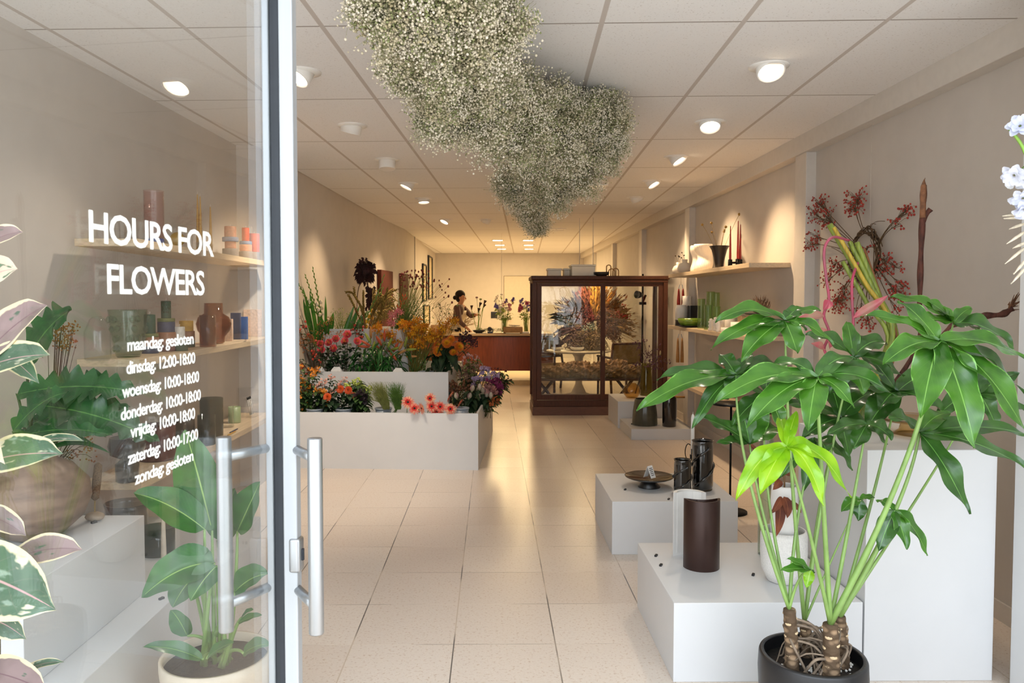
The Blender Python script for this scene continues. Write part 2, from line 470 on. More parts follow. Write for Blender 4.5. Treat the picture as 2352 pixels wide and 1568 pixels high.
def ceiling_material():
    m, nt, b = _nt('ceiling_tile'); N, L = nt.nodes, nt.links
    tc = N.new('ShaderNodeTexCoord'); mp = N.new('ShaderNodeMapping'); mp.inputs['Rotation'].default_value = (0, 0, math.atan(.042))
    L.new(tc.outputs['Object'], mp.inputs[0])
    sp = N.new('ShaderNodeSeparateXYZ'); L.new(mp.outputs[0], sp.inputs[0])
    def node(op, a, bb):
        q = N.new('ShaderNodeMath'); q.operation = op
        for i, x in enumerate((a, bb)):
            if isinstance(x, (int, float)): q.inputs[i].default_value = x
            else: L.new(x, q.inputs[i])
        return q.outputs[0]
    u = node('DIVIDE', node('SUBTRACT', sp.outputs[0], .3456), .636); w = node('DIVIDE', node('SUBTRACT', sp.outputs[1], 3.53), 1.264)
    def line(d, lo, hi):
        r = N.new('ShaderNodeMapRange'); r.inputs[1].default_value = lo; r.inputs[2].default_value = hi; r.inputs[3].default_value = 1; r.inputs[4].default_value = 0
        L.new(d, r.inputs[0]); return r.outputs[0]
    gu = line(node('PINGPONG', u, .5), .017, .021); gw = line(node('PINGPONG', w, .5), .0035, .006)
    n1 = N.new('ShaderNodeTexNoise'); n1.inputs['Scale'].default_value = 110; n1.inputs['Detail'].default_value = 2; L.new(tc.outputs['Object'], n1.inputs['Vector'])
    r1 = N.new('ShaderNodeMapRange'); r1.inputs[1].default_value = .62; r1.inputs[2].default_value = .72; L.new(n1.outputs[0], r1.inputs[0])
    base = N.new('ShaderNodeMixRGB'); base.inputs[1].default_value = lin('#f0eeec'); base.inputs[2].default_value = lin('#d6d1cc'); L.new(r1.outputs[0], base.inputs[0])
    a1 = N.new('ShaderNodeMixRGB'); L.new(gw, a1.inputs[0]); L.new(base.outputs[0], a1.inputs[1]); a1.inputs[2].default_value = lin('#a39a92')
    a2 = N.new('ShaderNodeMixRGB'); L.new(gu, a2.inputs[0]); L.new(a1.outputs[0], a2.inputs[1]); a2.inputs[2].default_value = lin('#c9c0b8')
    L.new(a2.outputs[0], b.inputs['Base Color']); b.inputs['Roughness'].default_value = .85
    return m

def slab(name, x0, x1, y0, y1, z0, z1, m, bev=0.):
    b = MB(); b.box(x0, x1, y0, y1, z0, z1); return structure(name, b, m, smooth=False, bevel=bev)

BACK = 20.35
slab('floor', -2.9, 3.4, .55, BACK + .3, -.1, 0, floor_material())
slab('ceiling', -2.9, 3.4, .75, BACK + .3, H, H + .1, ceiling_material())
# pavement in front of the shop
slab('pavement', -9, 9, -9, .55, -.14, -.02, mat('pavement', '#d6d3cd', .8, var=.04, scale=5))
# left wall follows the shop's slight skew, with one step in it
LW = [(-2.22, .75), (-2.17, 3.39), (-2.067, 6.27), (-1.915, 6.29), (-1.893, 7.41), (-1.736, 11.31), (-1.537, 13.57), (-1.505, BACK)]
def wall_x(y):
    for (xa, ya), (xb, yb) in zip(LW, LW[1:]):
        if ya <= y <= yb: return xa + (xb - xa) * (y - ya) / (yb - ya)
    return LW[-1][0]
b = MB()
vv = []
for (x, y) in LW: vv += [(x, y, -.02), (x, y, H + .02)]
for (x, y) in LW: vv += [(x - .25, y, -.02), (x - .25, y, H + .02)]
n = len(LW); ff = []
for i in range(n - 1):
    a = 2 * i; c = 2 * n + 2 * i
    ff += [(a, a + 2, a + 3, a + 1), (c, c + 1, c + 3, c + 2), (a + 1, a + 3, c + 3, c + 1), (a, c, c + 2, a + 2)]
ff += [(0, 1, 2 * n + 1, 2 * n), (2 * n - 2, 4 * n - 2, 4 * n - 1, 2 * n - 1)]
b.add(vv, ff)
structure('wall_left', b, M_wall, smooth=False)
RX = 2.42
slab('wall_right', RX, RX + .25, .75, BACK + .2, -.02, H + .02, M_wall)
slab('wall_back', -2.6, 3.0, BACK, BACK + .2, -.02, H + .02, M_wall)
# beam along the right wall and its pilasters
slab('trim_1', 2.33, RX + .02, 2.95, BACK, H - .14, H + .01, M_trim, .004)
for i, y in enumerate((5.76, 9.17, 12.1, 15.0, 17.9)):
    slab('trim_%d' % (i + 2), 2.345, RX + .02, y, y + .21, 0, H - .14, M_trim, .004)
# wall return of the shopfront at the right and head above
slab('wall_front', 2.035, RX + .25, 2.72, 2.95, -.02, H + .02, M_white, .004)
slab('baseboard_right', RX - .012, RX + .01, 2.95, BACK, 0, .09, M_trim)
slab('baseboard_back', -1.5, 2.4, BACK - .012, BACK + .01, 0, .09, M_trim)
# flush door in the back wall
b = MB(); q0 = P(1158, 634, Y=BACK - .02); b.box(q0.x, q0.x + .95, BACK - .022, BACK + .01, .01, q0.z)
d = structure('door_2', b, mat('door_paint', '#d0c4b2', .6, var=.02), smooth=False, bevel=.004)
b = MB(); b.tube([(q0.x + .07, BACK - .02, 1.03), (q0.x + .07, BACK - .07, 1.03), (q0.x + .19, BACK - .07, 1.03)], .009, 8)
b.build('door_handle', mat('dark_metal', '#26241f', .4, 1), d)
b = MB()
for (x0, x1, z0, z1) in ((q0.x - .008, q0.x, 0, q0.z + .008), (q0.x + .95, q0.x + .958, 0, q0.z + .008), (q0.x, q0.x + .95, q0.z, q0.z + .008)):
    b.box(x0, x1, BACK - .021, BACK + .01, z0, z1)
b.build('door_gap', mat('gap_dark', '#6a5c48', .9), d, smooth=False)
# ================================================================== CEILING LIGHTS
M_fix = mat('lamp_white', '#f2efe9', .4, var=.01)
M_lens = emit('lamp_glow', '#ffe6c4', 14)
M_off = mat('lamp_lens_off', '#e9e4dc', .3, var=.01)
WARM = (1.0, .70, .40)
def downlight(px, py, aim, label, power=70, on=True, r=.078, drop=.066, cone=80, tint=None):
    c = P(px, py, Z=H)
    t = thing('downlight', label, 'ceiling light', c, 'recessed ceiling downlights')
    b = MB(); b.lathe([(r * .98, -.012), (r * 1.35, -.006), (r * 1.38, .004), (r * .98, .004), (r * .98, -.012)], c, 28)
    b.build('trim_ring', M_fix, t)
    d = (V3(aim) - c).normalized()
    ax = d.angle(V3((0, 0, -1)))
    if ax > .56: d = V3((0, 0, -1)).lerp(d, .56 / ax).normalized()     # the head tilts no further than its ring allows
    R = frame(d)
    h = c + V3((0, 0, .014))
    b = MB(); b.lathe([(r * .93, -.02), (r * .95, drop), (r * .86, drop + .003), (r * .84, drop - .018)], h, 28, R=R)
    hs = b.build('lamp_housing', M_fix, t)
    b = MB(); b.lathe([(1e-6, drop - (.012 if on else -.002)), (r * .85, drop - (.012 if on else -.002))], h, 28, R=R, cap=False)
    b.build('lens', M_lens if on else M_off, hs)
    if on:
        l = bpy.data.lights.new('downlight_bulb', 'SPOT'); l.energy = power * .95; l.color = tint or WARM; l.spot_size = math.radians(cone); l.spot_blend = .8; l.shadow_soft_size = .06
        o = bpy.data.objects.new('downlight_bulb', l); COL.objects.link(o); o.parent = t
        o.location = (h - c) + d * (drop + .012)
        o.rotation_euler = d.to_track_quat('-Z', 'Y').to_euler()
    return t
LW_AIM = lambda y, z: (wall_x(y), y, z)
NEUT = (1.0, .86, .70)
downlight(693, 165, (-1.9, 3.4, .9), 'round tilted downlight cut off by the glass door edge', 40, tint=NEUT)
downlight(809, 288, (-1.7, 6.2, .2), 'tilted downlight second from the front, left of the gypsophila cloud', 170, tint=NEUT, cone=95)
downlight(889, 366, (-.9, 6.6, .2), 'unlit white drum downlight pointing straight down on the left side', 0, on=False, drop=.10)
downlight(938, 421, (-1.72, 8.0, 1.0), 'glowing downlight with oval face behind the unlit drum', 90)
downlight(973, 456, (-.7, 9.2, .4), 'round glowing downlight furthest back in the left row', 90)
downlight(1766, 152, (1.5, 2.9, .9), 'large glowing downlight nearest the front on the right side', 20, tint=NEUT)
downlight(1630, 280, (1.35, 4.2, .3), 'glowing round downlight second from the front on the right side', 45, tint=NEUT)
downlight(1553, 360, (2.28, 6.3, 1.7), 'tilted downlight facing the right wall, above the candle shelf', 110)
downlight(1496, 416, (2.28, 7.7, 1.7), 'tilted downlight facing the right wall, fourth from the front', 110)
downlight(1460, 453, (2.28, 9.6, 1.6), 'small tilted downlight facing the right wall, furthest back', 90)
downlight(1024, 504, (-1.45, 11.4, 1.2), 'small tilted spot far back beside the left wall', 110)
downlight(1118, 504, (-1.3, 13.2, 1.2), 'white tilted spot far back shining left, left of the flower cloud tip', 130)
# square recessed fittings
def square_light(px, py, label, on, size=(.3, .3), power=0, group=None):
    c = P(px, py, Z=H)
    t = thing('ceiling_fitting', label, 'ceiling light', c, group)
    b = MB(); x, y = size[0] / 2, size[1] / 2
    for (x0, x1, y0, y1) in ((-x - .02, x + .02, -y - .02, -y), (-x - .02, x + .02, y, y + .02), (-x - .02, -x, -y, y), (x, x + .02, -y, y)):
        b.box(c.x + x0, c.x + x1, c.y + y0, c.y + y1, c.z - .012, c.z + .005)
    b.build('frame', M_fix, t, smooth=False)
    b = MB(); b.box(c.x - x, c.x + x, c.y - y, c.y + y, c.z - .006, c.z + .004)
    b.build('diffuser', emit('panel_glow', '#fff0cf', 7) if on else M_off, t, smooth=False)
    if power:
        l = bpy.data.lights.new('fitting_bulb', 'AREA'); l.shape = 'RECTANGLE'; l.size, l.size_y = size; l.energy = power; l.color = (1, .72, .36)
        o = bpy.data.objects.new('fitting_bulb', l); COL.objects.link(o); o.parent = t; o.location = (0, 0, -.02)
    return t
square_light(1356, 428, 'square unlit ceiling fitting half hidden behind the flower cloud', False)
square_light(1276, 526, 'flat unlit ceiling fitting behind the tip of the flower cloud', False)
for i, (px, py) in enumerate(((1143, 551), (1148, 562), (1152, 571), (1213, 551), (1214, 562), (1215, 571))):
    side = 'left' if i < 3 else 'right'
    square_light(px, py, '%s small rectangular light panel over the counter, %s column' % (('front', 'middle', 'back')[i % 3], side), True, (.2, .24), 27, 'light panels over the counter')
# ================================================================== GLASS DOOR
DT = .105                                     # door leaf direction: x gained per metre of depth
DU = V3((DT, 1, 0)).normalized(); DN = V3((1, -DT, 0)).normalized()
def door_pt(y, off=0., z=0.):
    return V3((-.6128 + DT * y, y, 0)) + DN * off + V3((0, 0, z))
M_alu = mat('brushed_aluminium', '#b4b8bc', .45, .55, var=.03, scale=40, stretch=(1, 1, .02))
M_steel = mat('brushed_steel', '#b2b5b8', .32, .9, var=.05, scale=90, stretch=(1, 1, .02))
M_gasket = mat('rubber_gasket', '#23282f', .5)
M_frost = mat('white_vinyl', '#f7f6ee', .55, var=.01)
_g = glass('door_glass', '#f2f6f4', 0, 1.45)
door = bpy.data.objects.new('door_1', None); COL.objects.link(door); door['kind'] = 'structure'
tag(door, 'open glass shop door with white opening hours lettering and steel bar handles', 'door', kind='structure')
door.location = door_pt(.70)
Rd = np.array([list(DU), list(DN), [0, 0, 1]]).T
def dbox(b, y0, y1, o0, o1, z0, z1, m=0):
    c = door_pt((y0 + y1) / 2, (o0 + o1) / 2, (z0 + z1) / 2)
    b.obox(c, Rd, ((y1 - y0) / 2 / DU.y, (o1 - o0) / 2, (z1 - z0) / 2), m)
b = MB(); dbox(b, .70, 1.59, -.004, .004, .06, 2.52)
pane = b.build('glass_pane', _g, door, smooth=False)
b = MB(); dbox(b, 1.578, 1.60, -.021, -.0065, .02, 2.56); b.build('stile', M_alu, door, smooth=False, bevel=.003)
b = MB(); dbox(b, 1.582, 1.60, -.006, .014, .02, 2.56); b.build('gasket', M_gasket, door, smooth=False, bevel=.002)
b = MB(); dbox(b, 1.578, 1.604, .0145, .044, .02, 2.56)
stile = b.build('stile', M_alu, door, smooth=False, bevel=.003)
b = MB(); dbox(b, .70, 1.56, -.03, .03, .01, .07); dbox(b, .70, 1.56, -.03, .03, 2.51, 2.57); b.build('rail', M_alu, door, smooth=False, bevel=.003)
# lock cylinder on the stile
lc = P(681, 1272, Y=1.585)
b = MB(); b.obox(lc + DN * .0, Rd, (.016, .012, .036)); k = b.build('lock_plate', M_steel, stile, bevel=.006)
b = MB(); b.obox(lc + DN * .013, Rd, (.003, .003, .012)); b.build('keyhole', M_gasket, stile, smooth=False)
def pull(px, label, off):
    a = P(px[0], px[1], Y=1.49); c = P(px[0], px[2], Y=1.49)
    a = V3(((a.x + c.x) / 2, 1.49, a.z)); c = V3((a.x, 1.49, c.z))
    b = MB(); b.lathe([(1e-6, c.z), (.0138, c.z), (.0146, c.z + .002), (.0146, a.z - .002), (.0138, a.z), (1e-6, a.z)], (a.x, a.y, 0), 28)
    h = b.build('pull_handle', M_steel, door); h['label'] = label
    L = a.z - c.z
    for zz in (a.z - L * .105, c.z + L * .135):
        b = MB(); s = door_pt(1.589, off, zz + .012 if False else zz)
        b.tube([s, V3((a.x, a.y, zz))], .0098, 18); b.build('handle_post', M_steel, h)
pull((725, 1006, 1454), 'steel bar handle on the shop side', .04)
pull((517, 1003, 1449), 'steel bar handle seen through the glass', -.018)
# lettering
def lettering(txt, pxl, pxr, base_px, cap, bold=.0):
    """flat vinyl letters fitted between two pixels on the pane"""
    pl_ = (door_pt(1.0, .0046), DN)
    A = P(pxl, base_px, plane=pl_)
    Bp = P(pxr, base_px, plane=pl_)
    w = (V3((Bp.x, Bp.y, 0)) - V3((A.x, A.y, 0))).length
    cu = bpy.data.curves.new('lettering', 'FONT'); cu.body = txt; cu.size = 1; cu.offset = bold; cu.space_character = .92; cu.resolution_u = 3
    o = bpy.data.objects.new('tmp', cu); COL.objects.link(o)
    bpy.context.view_layer.update()
    me = bpy.data.meshes.new_from_object(o.evaluated_get(bpy.context.evaluated_depsgraph_get()))
    bpy.data.objects.remove(o)
    co = np.zeros(len(me.vertices) * 3); me.vertices.foreach_get('co', co); co = co.reshape(-1, 3)
    x0, x1 = co[:, 0].min(), co[:, 0].max()
    sx = w / (x1 - x0); sz = cap / .72
    q = np.array(A)[None] + ((co[:, 0] - x0) * sx)[:, None] * np.array(DU)[None] + (co[:, 1] * sz)[:, None] * np.array([[0, 0, 1.]])
    q -= np.array(door.location)[None]
    me.vertices.foreach_set('co', q.ravel()); me.update(); me.materials.append(M_frost)
    ob = bpy.data.objects.new('lettering', me); COL.objects.link(ob); ob.parent = pane
    return ob
lettering('HOURS FOR', 205, 491, 553, .0402, .016)
lettering('FLOWERS', 247, 470, 673, .0395, .016)
for t_, l_, r_, b_ in (('maandag: gesloten', 293, 445, 806), ('dinsdag: 12:00-18:00', 291, 449, 859), ('woensdag: 10:00-18:00', 281, 458, 914),
                       ('donderdag: 10:00-18:00', 278, 462, 966), ('vrijdag: 10:00-18:00', 300, 449, 1006), ('zaterdag: 10:00-17:00', 294, 456, 1067), ('zondag: gesloten', 310, 445, 1113)):
    lettering(t_, l_, r_, b_, .0178, .016)

# ================================================================== PLINTHS
def plinth(name, x0, x1, y0, y1, z0, z1, label, rz=0, cat='plinth', m=None, group=None, name2=None):
    b = MB(); b.box(x0, x1, y0, y1, z0, z1, rz=rz)
    o = b.build(name, m or M_white, smooth=False, bevel=.0025, origin=((x0 + x1) / 2, (y0 + y1) / 2, z0))
    return tag(o, label, cat, group)
plinth('display_plinth', .72, 1.475, 3.0, 3.76, .0, .32, 'low white plinth nearest the camera carrying the brown half-round vase')
plinth('display_plinth', .715, 1.47, 4.54, 5.29, 0, .32, 'low white plinth carrying the black cake stand and black twisted vases')
plinth('display_plinth', 1.482, 2.0, 3.0, 3.68, 0, .93, 'tall white pedestal behind the large green plant')
plinth('display_plinth', 1.495, 2.2, 9.1, 9.86, 0, .32, 'white plinth in front of the display cabinet with amber glass on it')
plinth('display_plinth', 1.515, 2.2, 8.32, 9.08, 0, .12, 'very low white plinth under the olive ribbed vase')
plinth('display_plinth', -2.08, -1.29, 2.3, 4.25, 0, .32, 'long low white plinth behind the glass door, carrying smoky glass')
plinth('display_plinth', -2.08, -1.43, 2.32, 3.14, .32, .64, 'white box stacked on the long low plinth, under the round brown vase')
# small black clip labels lying on the plinths
M_black = mat('black_plastic', '#17181a', .4)
def clip(px, py, Z, label, Y=None):
    c = P(px, py, Z=Z)
    b = MB(); b.obox(c + V3((0, 0, .004)), np.array([[.5, .866, 0], [-.866, .5, 0], [0, 0, 1]]).T, (.011, .005, .004)); b.obox(c + V3((.001, 0, .0085)), np.eye(3), (.003, .006, .0015))
    o = b.build('label_clip', M_black, smooth=False, origin=c); tag(o, label, 'label clip', 'small black label clips')
for px, py, Z, l in ((1507, 1277, .32, 'tiny black clip on the nearest plinth, left of the brown vase, back one of two'), (1518, 1299, .32, 'tiny black clip on the nearest plinth, left of the brown vase, front one of two'),
                     (1730, 1321, .32, 'tiny black clip beside the speckled white vase'), (1436, 1125, .32, 'tiny black clip left of the black cake stand'),
                     (1536, 1147, .32, 'tiny black clip in front of the short black twisted vase'), (216, 1201, .64, 'tiny black clip on the box under the round brown vase'),
                     (371, 1376, .32, 'tiny black clip on the long low plinth left of the potted plant'), (444, 1274, .32, 'tiny black clip on the long plinth behind the potted plant leaves'),
                     (1451, 974, .12, 'tiny black clip left of the olive ribbed vase')):
    clip(px, py, Z, l)
# ================================================================== SHELVES
M_oak = mat('pale_oak', '#d9c3a4', .5, var=.10, scale=8, stretch=(6, .6, 12), bump=.03)
SH = (1.827, 1.228, .608)
def shelf(x0, x1, y0, y1, top, label, rz=0, c=None):
    b = MB(); b.box(x0, x1, y0, y1, top - .038, top, rz=rz, c=c)
    tag(b.build('wall_shelf', M_oak, smooth=False, bevel=.002, origin=((x0 + x1) / 2, (y0 + y1) / 2, top - .038)), label, 'shelf', 'oak wall shelves')
for z, n_, it in zip(SH, ('top', 'middle', 'bottom'), ('red candles and the black funnel vase', 'green ribbed glasses', 'black cups')):
    shelf(2.083, RX + .005, 6.23, 9.09, z, '%s oak shelf on the right wall, holding the %s' % (n_, it))
for z, n_, it in zip(SH, ('top', 'middle', 'bottom'), ('pink vase and tall tapers', 'green knobbed vase', 'dark cylinder vases')):
    shelf(-2.07, -1.76, 3.84, 6.25, z, '%s oak shelf on the left wall, holding the %s' % (n_, it))
# ================================================================== GOODS ON SHELVES AND PLINTHS
C_ivory = mat('ivory_ceramic', '#efe8dc', .45, var=.02)
C_white = mat('white_ceramic', '#f0eeea', .35, var=.02)
C_speck = mat('speckled_ceramic', '#ece9e4', .55, var=.06, scale=160)
C_blackgl = mat('black_glass', '#050505', .06, coat=1., spec=.8, var=0)
C_blackmat = mat('black_ceramic', '#1b1a1a', .35, coat=.2)
C_brownmet = mat('dark_brown_metal', '#3b2620', .33, .35, var=.05)
G_clear = glass('clear_glass', '#f6f8f7', 0, .8)
G_green = glass('green_glass', '#bccdb8', 0, 1., body=.025)
G_lime = glass('lime_glass', '#bcd897', 0, 1., body=.05)
G_amber = glass('amber_glass', '#c99a4e', 0, 1.3)
G_pink = glass('pink_glass', '#e3c2be', 0, 1., body=.025)
G_brown = glass('brown_glass', '#8a3f16', 0, 1.1, body=.12)
G_smoke = glass('smoke_glass', '#7d8386', 0, 1.3, body=.1)
G_dark = glass('dark_glass', '#3d4a44', 0, 1.2, body=.25)
G_olive = glass('olive_glass', '#8a7a24', 0, 1.2, body=.12)
G_yell = glass('yellow_glass', '#e6bd3f', 0, 1.2, body=.2)
def one(name, mb, mats, label, cat, c, group=None, **k):
    return tag(mb.build(name, mats, origin=c, **k), label, cat, group)
def vessel(prof, t=.004):
    """outer profile from the foot up to the rim, closed with an inner wall"""
    inner = [(max(r - t, 1e-6), z if i else z + t * 2) for i, (r, z) in enumerate(prof)]
    return [(1e-6, prof[0][1])] + list(prof) + inner[::-1] + [(1e-6, prof[0][1] + t * 2)]
def on(px, py, Y, top):
    p = P(px, py, Y=Y); return V3((p.x, Y, top))
# ---- nearest plinth: brown half-round vase and its white counterpart
c = on(1610, 1300, 3.42, .32)
def crescent(c, R, h, a0, a1, dx, top_tilt=0., n=26, thick=.006):
    """upright vase whose plan is an arc closed by a hollow side"""
    ring = [(R * math.cos(a0 + (a1 - a0) * i / n), R * math.sin(a0 + (a1 - a0) * i / n)) for i in range(n + 1)]
    m_ = n
    pA, pB = ring[-1], ring[0]
    mx, my = (pA[0] + pB[0]) / 2, (pA[1] + pB[1]) / 2
    back = [(pA[0] + (pB[0] - pA[0]) * i / m_ + dx[0] * math.sin(PI * i / m_), pA[1] + (pB[1] - pA[1]) * i / m_ + dx[1] * math.sin(PI * i / m_)) for i in range(1, m_)]
    loop = ring + back
    cx = sum(p[0] for p in loop) / len(loop); cy = sum(p[1] for p in loop) / len(loop)
    L = len(loop); b = MB(); v = []
    def row(sc_, z, tilt): return [(c.x + cx + (p[0] - cx) * sc_, c.y + cy + (p[1] - cy) * sc_, c.z + z + tilt * (p[0] / R)) for p in loop]
    s = 1 - thick / R * 1.6
    rows = [row(1, 0, 0), row(1, h, top_tilt), row(s, h, top_tilt), row(s, .012, 0)]
    for r_ in rows: v += r_
    f = [tuple(reversed(range(L)))] + [(i * L + j, i * L + (j + 1) % L, (i + 1) * L + (j + 1) % L, (i + 1) * L + j) for i in range(3) for j in range(L)] + [tuple(3 * L + j for j in range(L))]
    b.add(v, f); return b
b = crescent(c, .081, .312, -PI, 0, (0, -.03), thick=.008)
one('half_round_vase', b, C_brownmet, 'dark brown half-round metal vase on the nearest low plinth', 'vase', c, bevel=.002)
c2 = on(1583, 1285, 3.56, .32)
b = crescent(c2 + V3((0, 0, 0)), .076, .30, 0, PI, (0, .03), thick=.012)
one('half_round_vase', b, C_white, 'white half-round vase standing behind the dark brown one', 'vase', c2, bevel=.003)
# ---- speckled white double vase with rust leaves
c = on(1799, 1330, 3.24, .32)
b = MB(); b.lathe(vessel([(.055, 0), (.068, .006), (.092, .06), (.097, .13), (.096, .2), (.09, .222)], .006), c, 40)
v1 = one('round_vase', b, C_speck, 'speckled white rounded vase on the nearest plinth, behind green stems', 'vase', c)
b = MB(); cc = c + V3((0, 0, .014)); b.lathe(vessel([(.05, 0), (.057, .01), (.057, .31), (.053, .395), (.051, .40)], .004), cc, 36)
one('cylinder_vase', b, C_white, 'slim white cylinder standing inside the speckled white vase', 'vase', cc)
M_rust = leafmat('rust_leaf', '#8a4a2c', col2='#5d2c1c', rough=.7, coat=0, trans=.1, vein='#a8683f')
t = thing('dried_leaf_stem', 'dried rust brown leaves hanging over the slim white cylinder', 'dried stem', c + V3((0, 0, .4)))
b = MB(); b.tube(smooth_path([c + V3((0, 0, .12)), c + V3((-.005, -.01, .45)), P(1800, 1090, Y=3.18), P(1810, 1010, Y=3.2)]), .004, 6); b.build('stem', mat('dry_stem', '#8b6a48', .8), t)
b = MB()
for (ax, ay, bx, by, w) in ((1790, 1140, 1783, 1232, .022), (1800, 1140, 1808, 1190, .02), (1790, 1100, 1775, 1125, .018), (1802, 1090, 1826, 1078, .018), (1785, 1095, 1700, 1000, .01), (1805, 1150, 1840, 1178, .012), (1795, 1140, 1770, 1180, .016)):
    a = P(ax, ay, Y=3.15); e = P(bx, by, Y=3.12); b.leaf(bez(a, (a + e) / 2 + V3((.01, -.02, .015)), e, n=8), w, up=(0, -1, .2))
b.build('leaves', M_rust, t)
# ---- plinth with cake stand
c = on(1491, 1117, 4.9, .32)
t = thing('cake_stand', 'low black cake stand on the second white plinth', 'cake stand', c)
b = MB(); b.lathe([(1e-6, 0), (.07, 0), (.072, .004), (.05, .03), (.046, .045), (1e-6, .045)], c, 40); b.build('foot', C_blackmat, t)
b = MB(); b.lathe([(1e-6, .042), (.05, .044), (.13, .058), (.154, .068), (.157, .074), (.150, .072), (.12, .063), (1e-6, .055)], c, 56); b.build('plate', mat('black_glaze', '#14120f', .12, coat=.8), t)
# price card, folded tent
M_card = mat('white_card', '#f4f3f0', .7, var=.01); M_ink = mat('ink', '#4d4d4f', .7)
def tent(px, py, Y, z, label, w=.05, h=.075, rot=.9, lines=5):
    c = on(px, py, Y, z)
    t = thing('price_card', label, 'price card', c, 'folded price cards')
    ux = np.array([math.cos(rot), math.sin(rot), 0]); nn = np.array([-math.sin(rot), math.cos(rot), 0])
    b = MB()
    top = np.array(c) + [0, 0, h]
    for s in (-1, 1):
        foot = np.array(c) + nn * s * .03
        d = top - foot; d /= np.linalg.norm(d); q = np.cross(ux, d)
        b.obox((foot + top) / 2, np.array([ux, d, q]).T, (w / 2, h * .535, .0007))
    b.build('card', M_card, t, smooth=False)
    b = MB()
    foot = np.array(c) - nn * .03; d = top - foot; d /= np.linalg.norm(d); q = np.cross(ux, d); q = q if q.dot(nn) < 0 else -q
    for k in range(lines):
        b.obox(foot + d * h * (.25 + .15 * k) + q * .0012, np.array([ux, d, q]).T, (w * (.36 if k % 2 else .3), .0022, .0004))
    b.build('print', M_ink, t, smooth=False)
tent(1492, 1099, 4.88, .387, 'small white folded price card on the black cake stand', rot=.75)
# ---- black twisted vases
def twisted(px, py, Y, r, h, label):
    c = on(px, py, Y, .32)
    t = thing('twisted_vase', label, 'vase', c)
    b = MB(); b.lathe(vessel([(r * .9, 0), (r * .93, .012), (r, .03), (r * .97, h * .5), (r, h - .03), (r * .96, h - .012), (r * 1.04, h)], .004), c, 40, wob=lambda a, z: 1 + .02 * math.sin(2 * a + z * 22))
    b.build('body', C_blackgl, t)
    b = MB()
    for k in range(2):
        pts = []
        for i in range(40):
            q = i / 39; a = q * 4.6 + k * PI + .5; rr = r * (1.05 + .03 * math.sin(q * 9)); pts.append(c + V3((rr * math.cos(a), rr * math.sin(a), .03 + q * (h - .07))))
        b.tube(pts, [.007 + .003 * math.sin(i) for i in range(40)], 8)
    b.build('coil', C_blackgl, t)
    b = MB(); b.lathe([(1e-6, 0), (r * .92, 0), (r * .94, .012), (1e-6, .012)], c + V3((0, 0, -.0005)), 36); b.build('foot', glass('foot_glass', '#5a4a30', 0, 1.2, body=.2), t)
twisted(1613, 1128, 4.83, .066, .315, 'tall black glass vase with a coiled thread on the second plinth')
twisted(1567, 1142, 4.73, .053, .215, 'short black glass vase with a coiled thread on the second plinth')
# ---- white taper in a wire holder
M_wire = mat('black_wire', '#141414', .4, .6)
M_wax = mat('white_wax', '#f0ede6', .45, var=.02, sss=.1)
c = on(1590, 1100, 5.12, .32)
t = thing('candle_holder', 'black wire chamberstick with loop handle behind the black twisted vases', 'candle holder', c)
b = MB(); b.lathe([(1e-6, 0), (.05, 0), (.052, .006), (1e-6, .006)], c, 30); b.tube([c, c + V3((0, 0, .14))], .005, 8); b.lathe([(1e-6, .13), (.016, .13), (.018, .165), (.013, .165), (1e-6, .14)], c, 20); b.build('stand', M_wire, t)
b = MB(); b.tube([c + V3((-.03 + .0 - .022 * math.sin(a), -.01, .185 + .055 * math.cos(a))) for a in np.linspace(-.6, 2 * PI - 1.2, 24)], .0032, 6); b.build('handle', M_wire, t)
cc = c + V3((0, 0, .142)); b = MB(); b.lathe([(1e-6, 0), (.0125, 0), (.0125, .27), (.008, .29), (1e-6, .30)], cc, 18)
o = one('taper_candle', b, M_wax, 'white taper candle in the black wire holder', 'candle', cc)
b = MB(); b.tube([cc + V3((0, 0, .298)), cc + V3((.001, 0, .312))], .0012, 5); b.build('wick', M_wax, o)
# ---- slim dark floor stand behind the second plinth
c = P(1677, 1134, Y=5.45); c.z = 0
t = thing('plant_stand', 'thin black metal rod stand behind the second plinth', 'stand', c)
top = P(1673, 925, Y=5.45)
b = MB(); b.tube([c + V3((0, 0, .01)), V3((c.x, c.y, top.z))], .008, 8); b.build('pole', M_wire, t)
b = MB(); b.lathe([(1e-6, 0), (.12, 0), (.12, .012), (1e-6, .012)], c, 30); b.build('base', M_wire, t)
b = MB(); b.lathe([(1e-6, top.z - .012), (.14, top.z - .012), (.14, top.z), (1e-6, top.z)], (c.x, c.y, 0), 36); b.build('tray', M_wire, t)
# ---- pedestal: amber cake stand and glass vase
c = on(2106, 990, 3.36, .93)
b = MB(); b.lathe([(.095, 0), (.1, .003), (.072, .02), (.066, .05), (.068, .054), (.15, .06), (.165, .068), (.165, .073), (.148, .066), (.06, .06), (1e-6, .06)], c, 56)
one('glass_cake_stand', b, G_amber, 'amber glass cake stand on the tall white pedestal', 'cake stand', c)
c = on(1950, 960, 3.53, .93)
b = MB(); b.lathe(vessel([(.05, 0), (.06, .01), (.075, .12), (.07, .2), (.08, .26)], .004), c, 36)
VASE_PED = c
one('glass_vase', b, G_green, 'green glass vase on the tall pedestal, holding thick cut stems', 'vase', c)
c = on(1756, 995, 3.95, .66)
c = P(1752, 1012, Y=5.6); c.z = .53
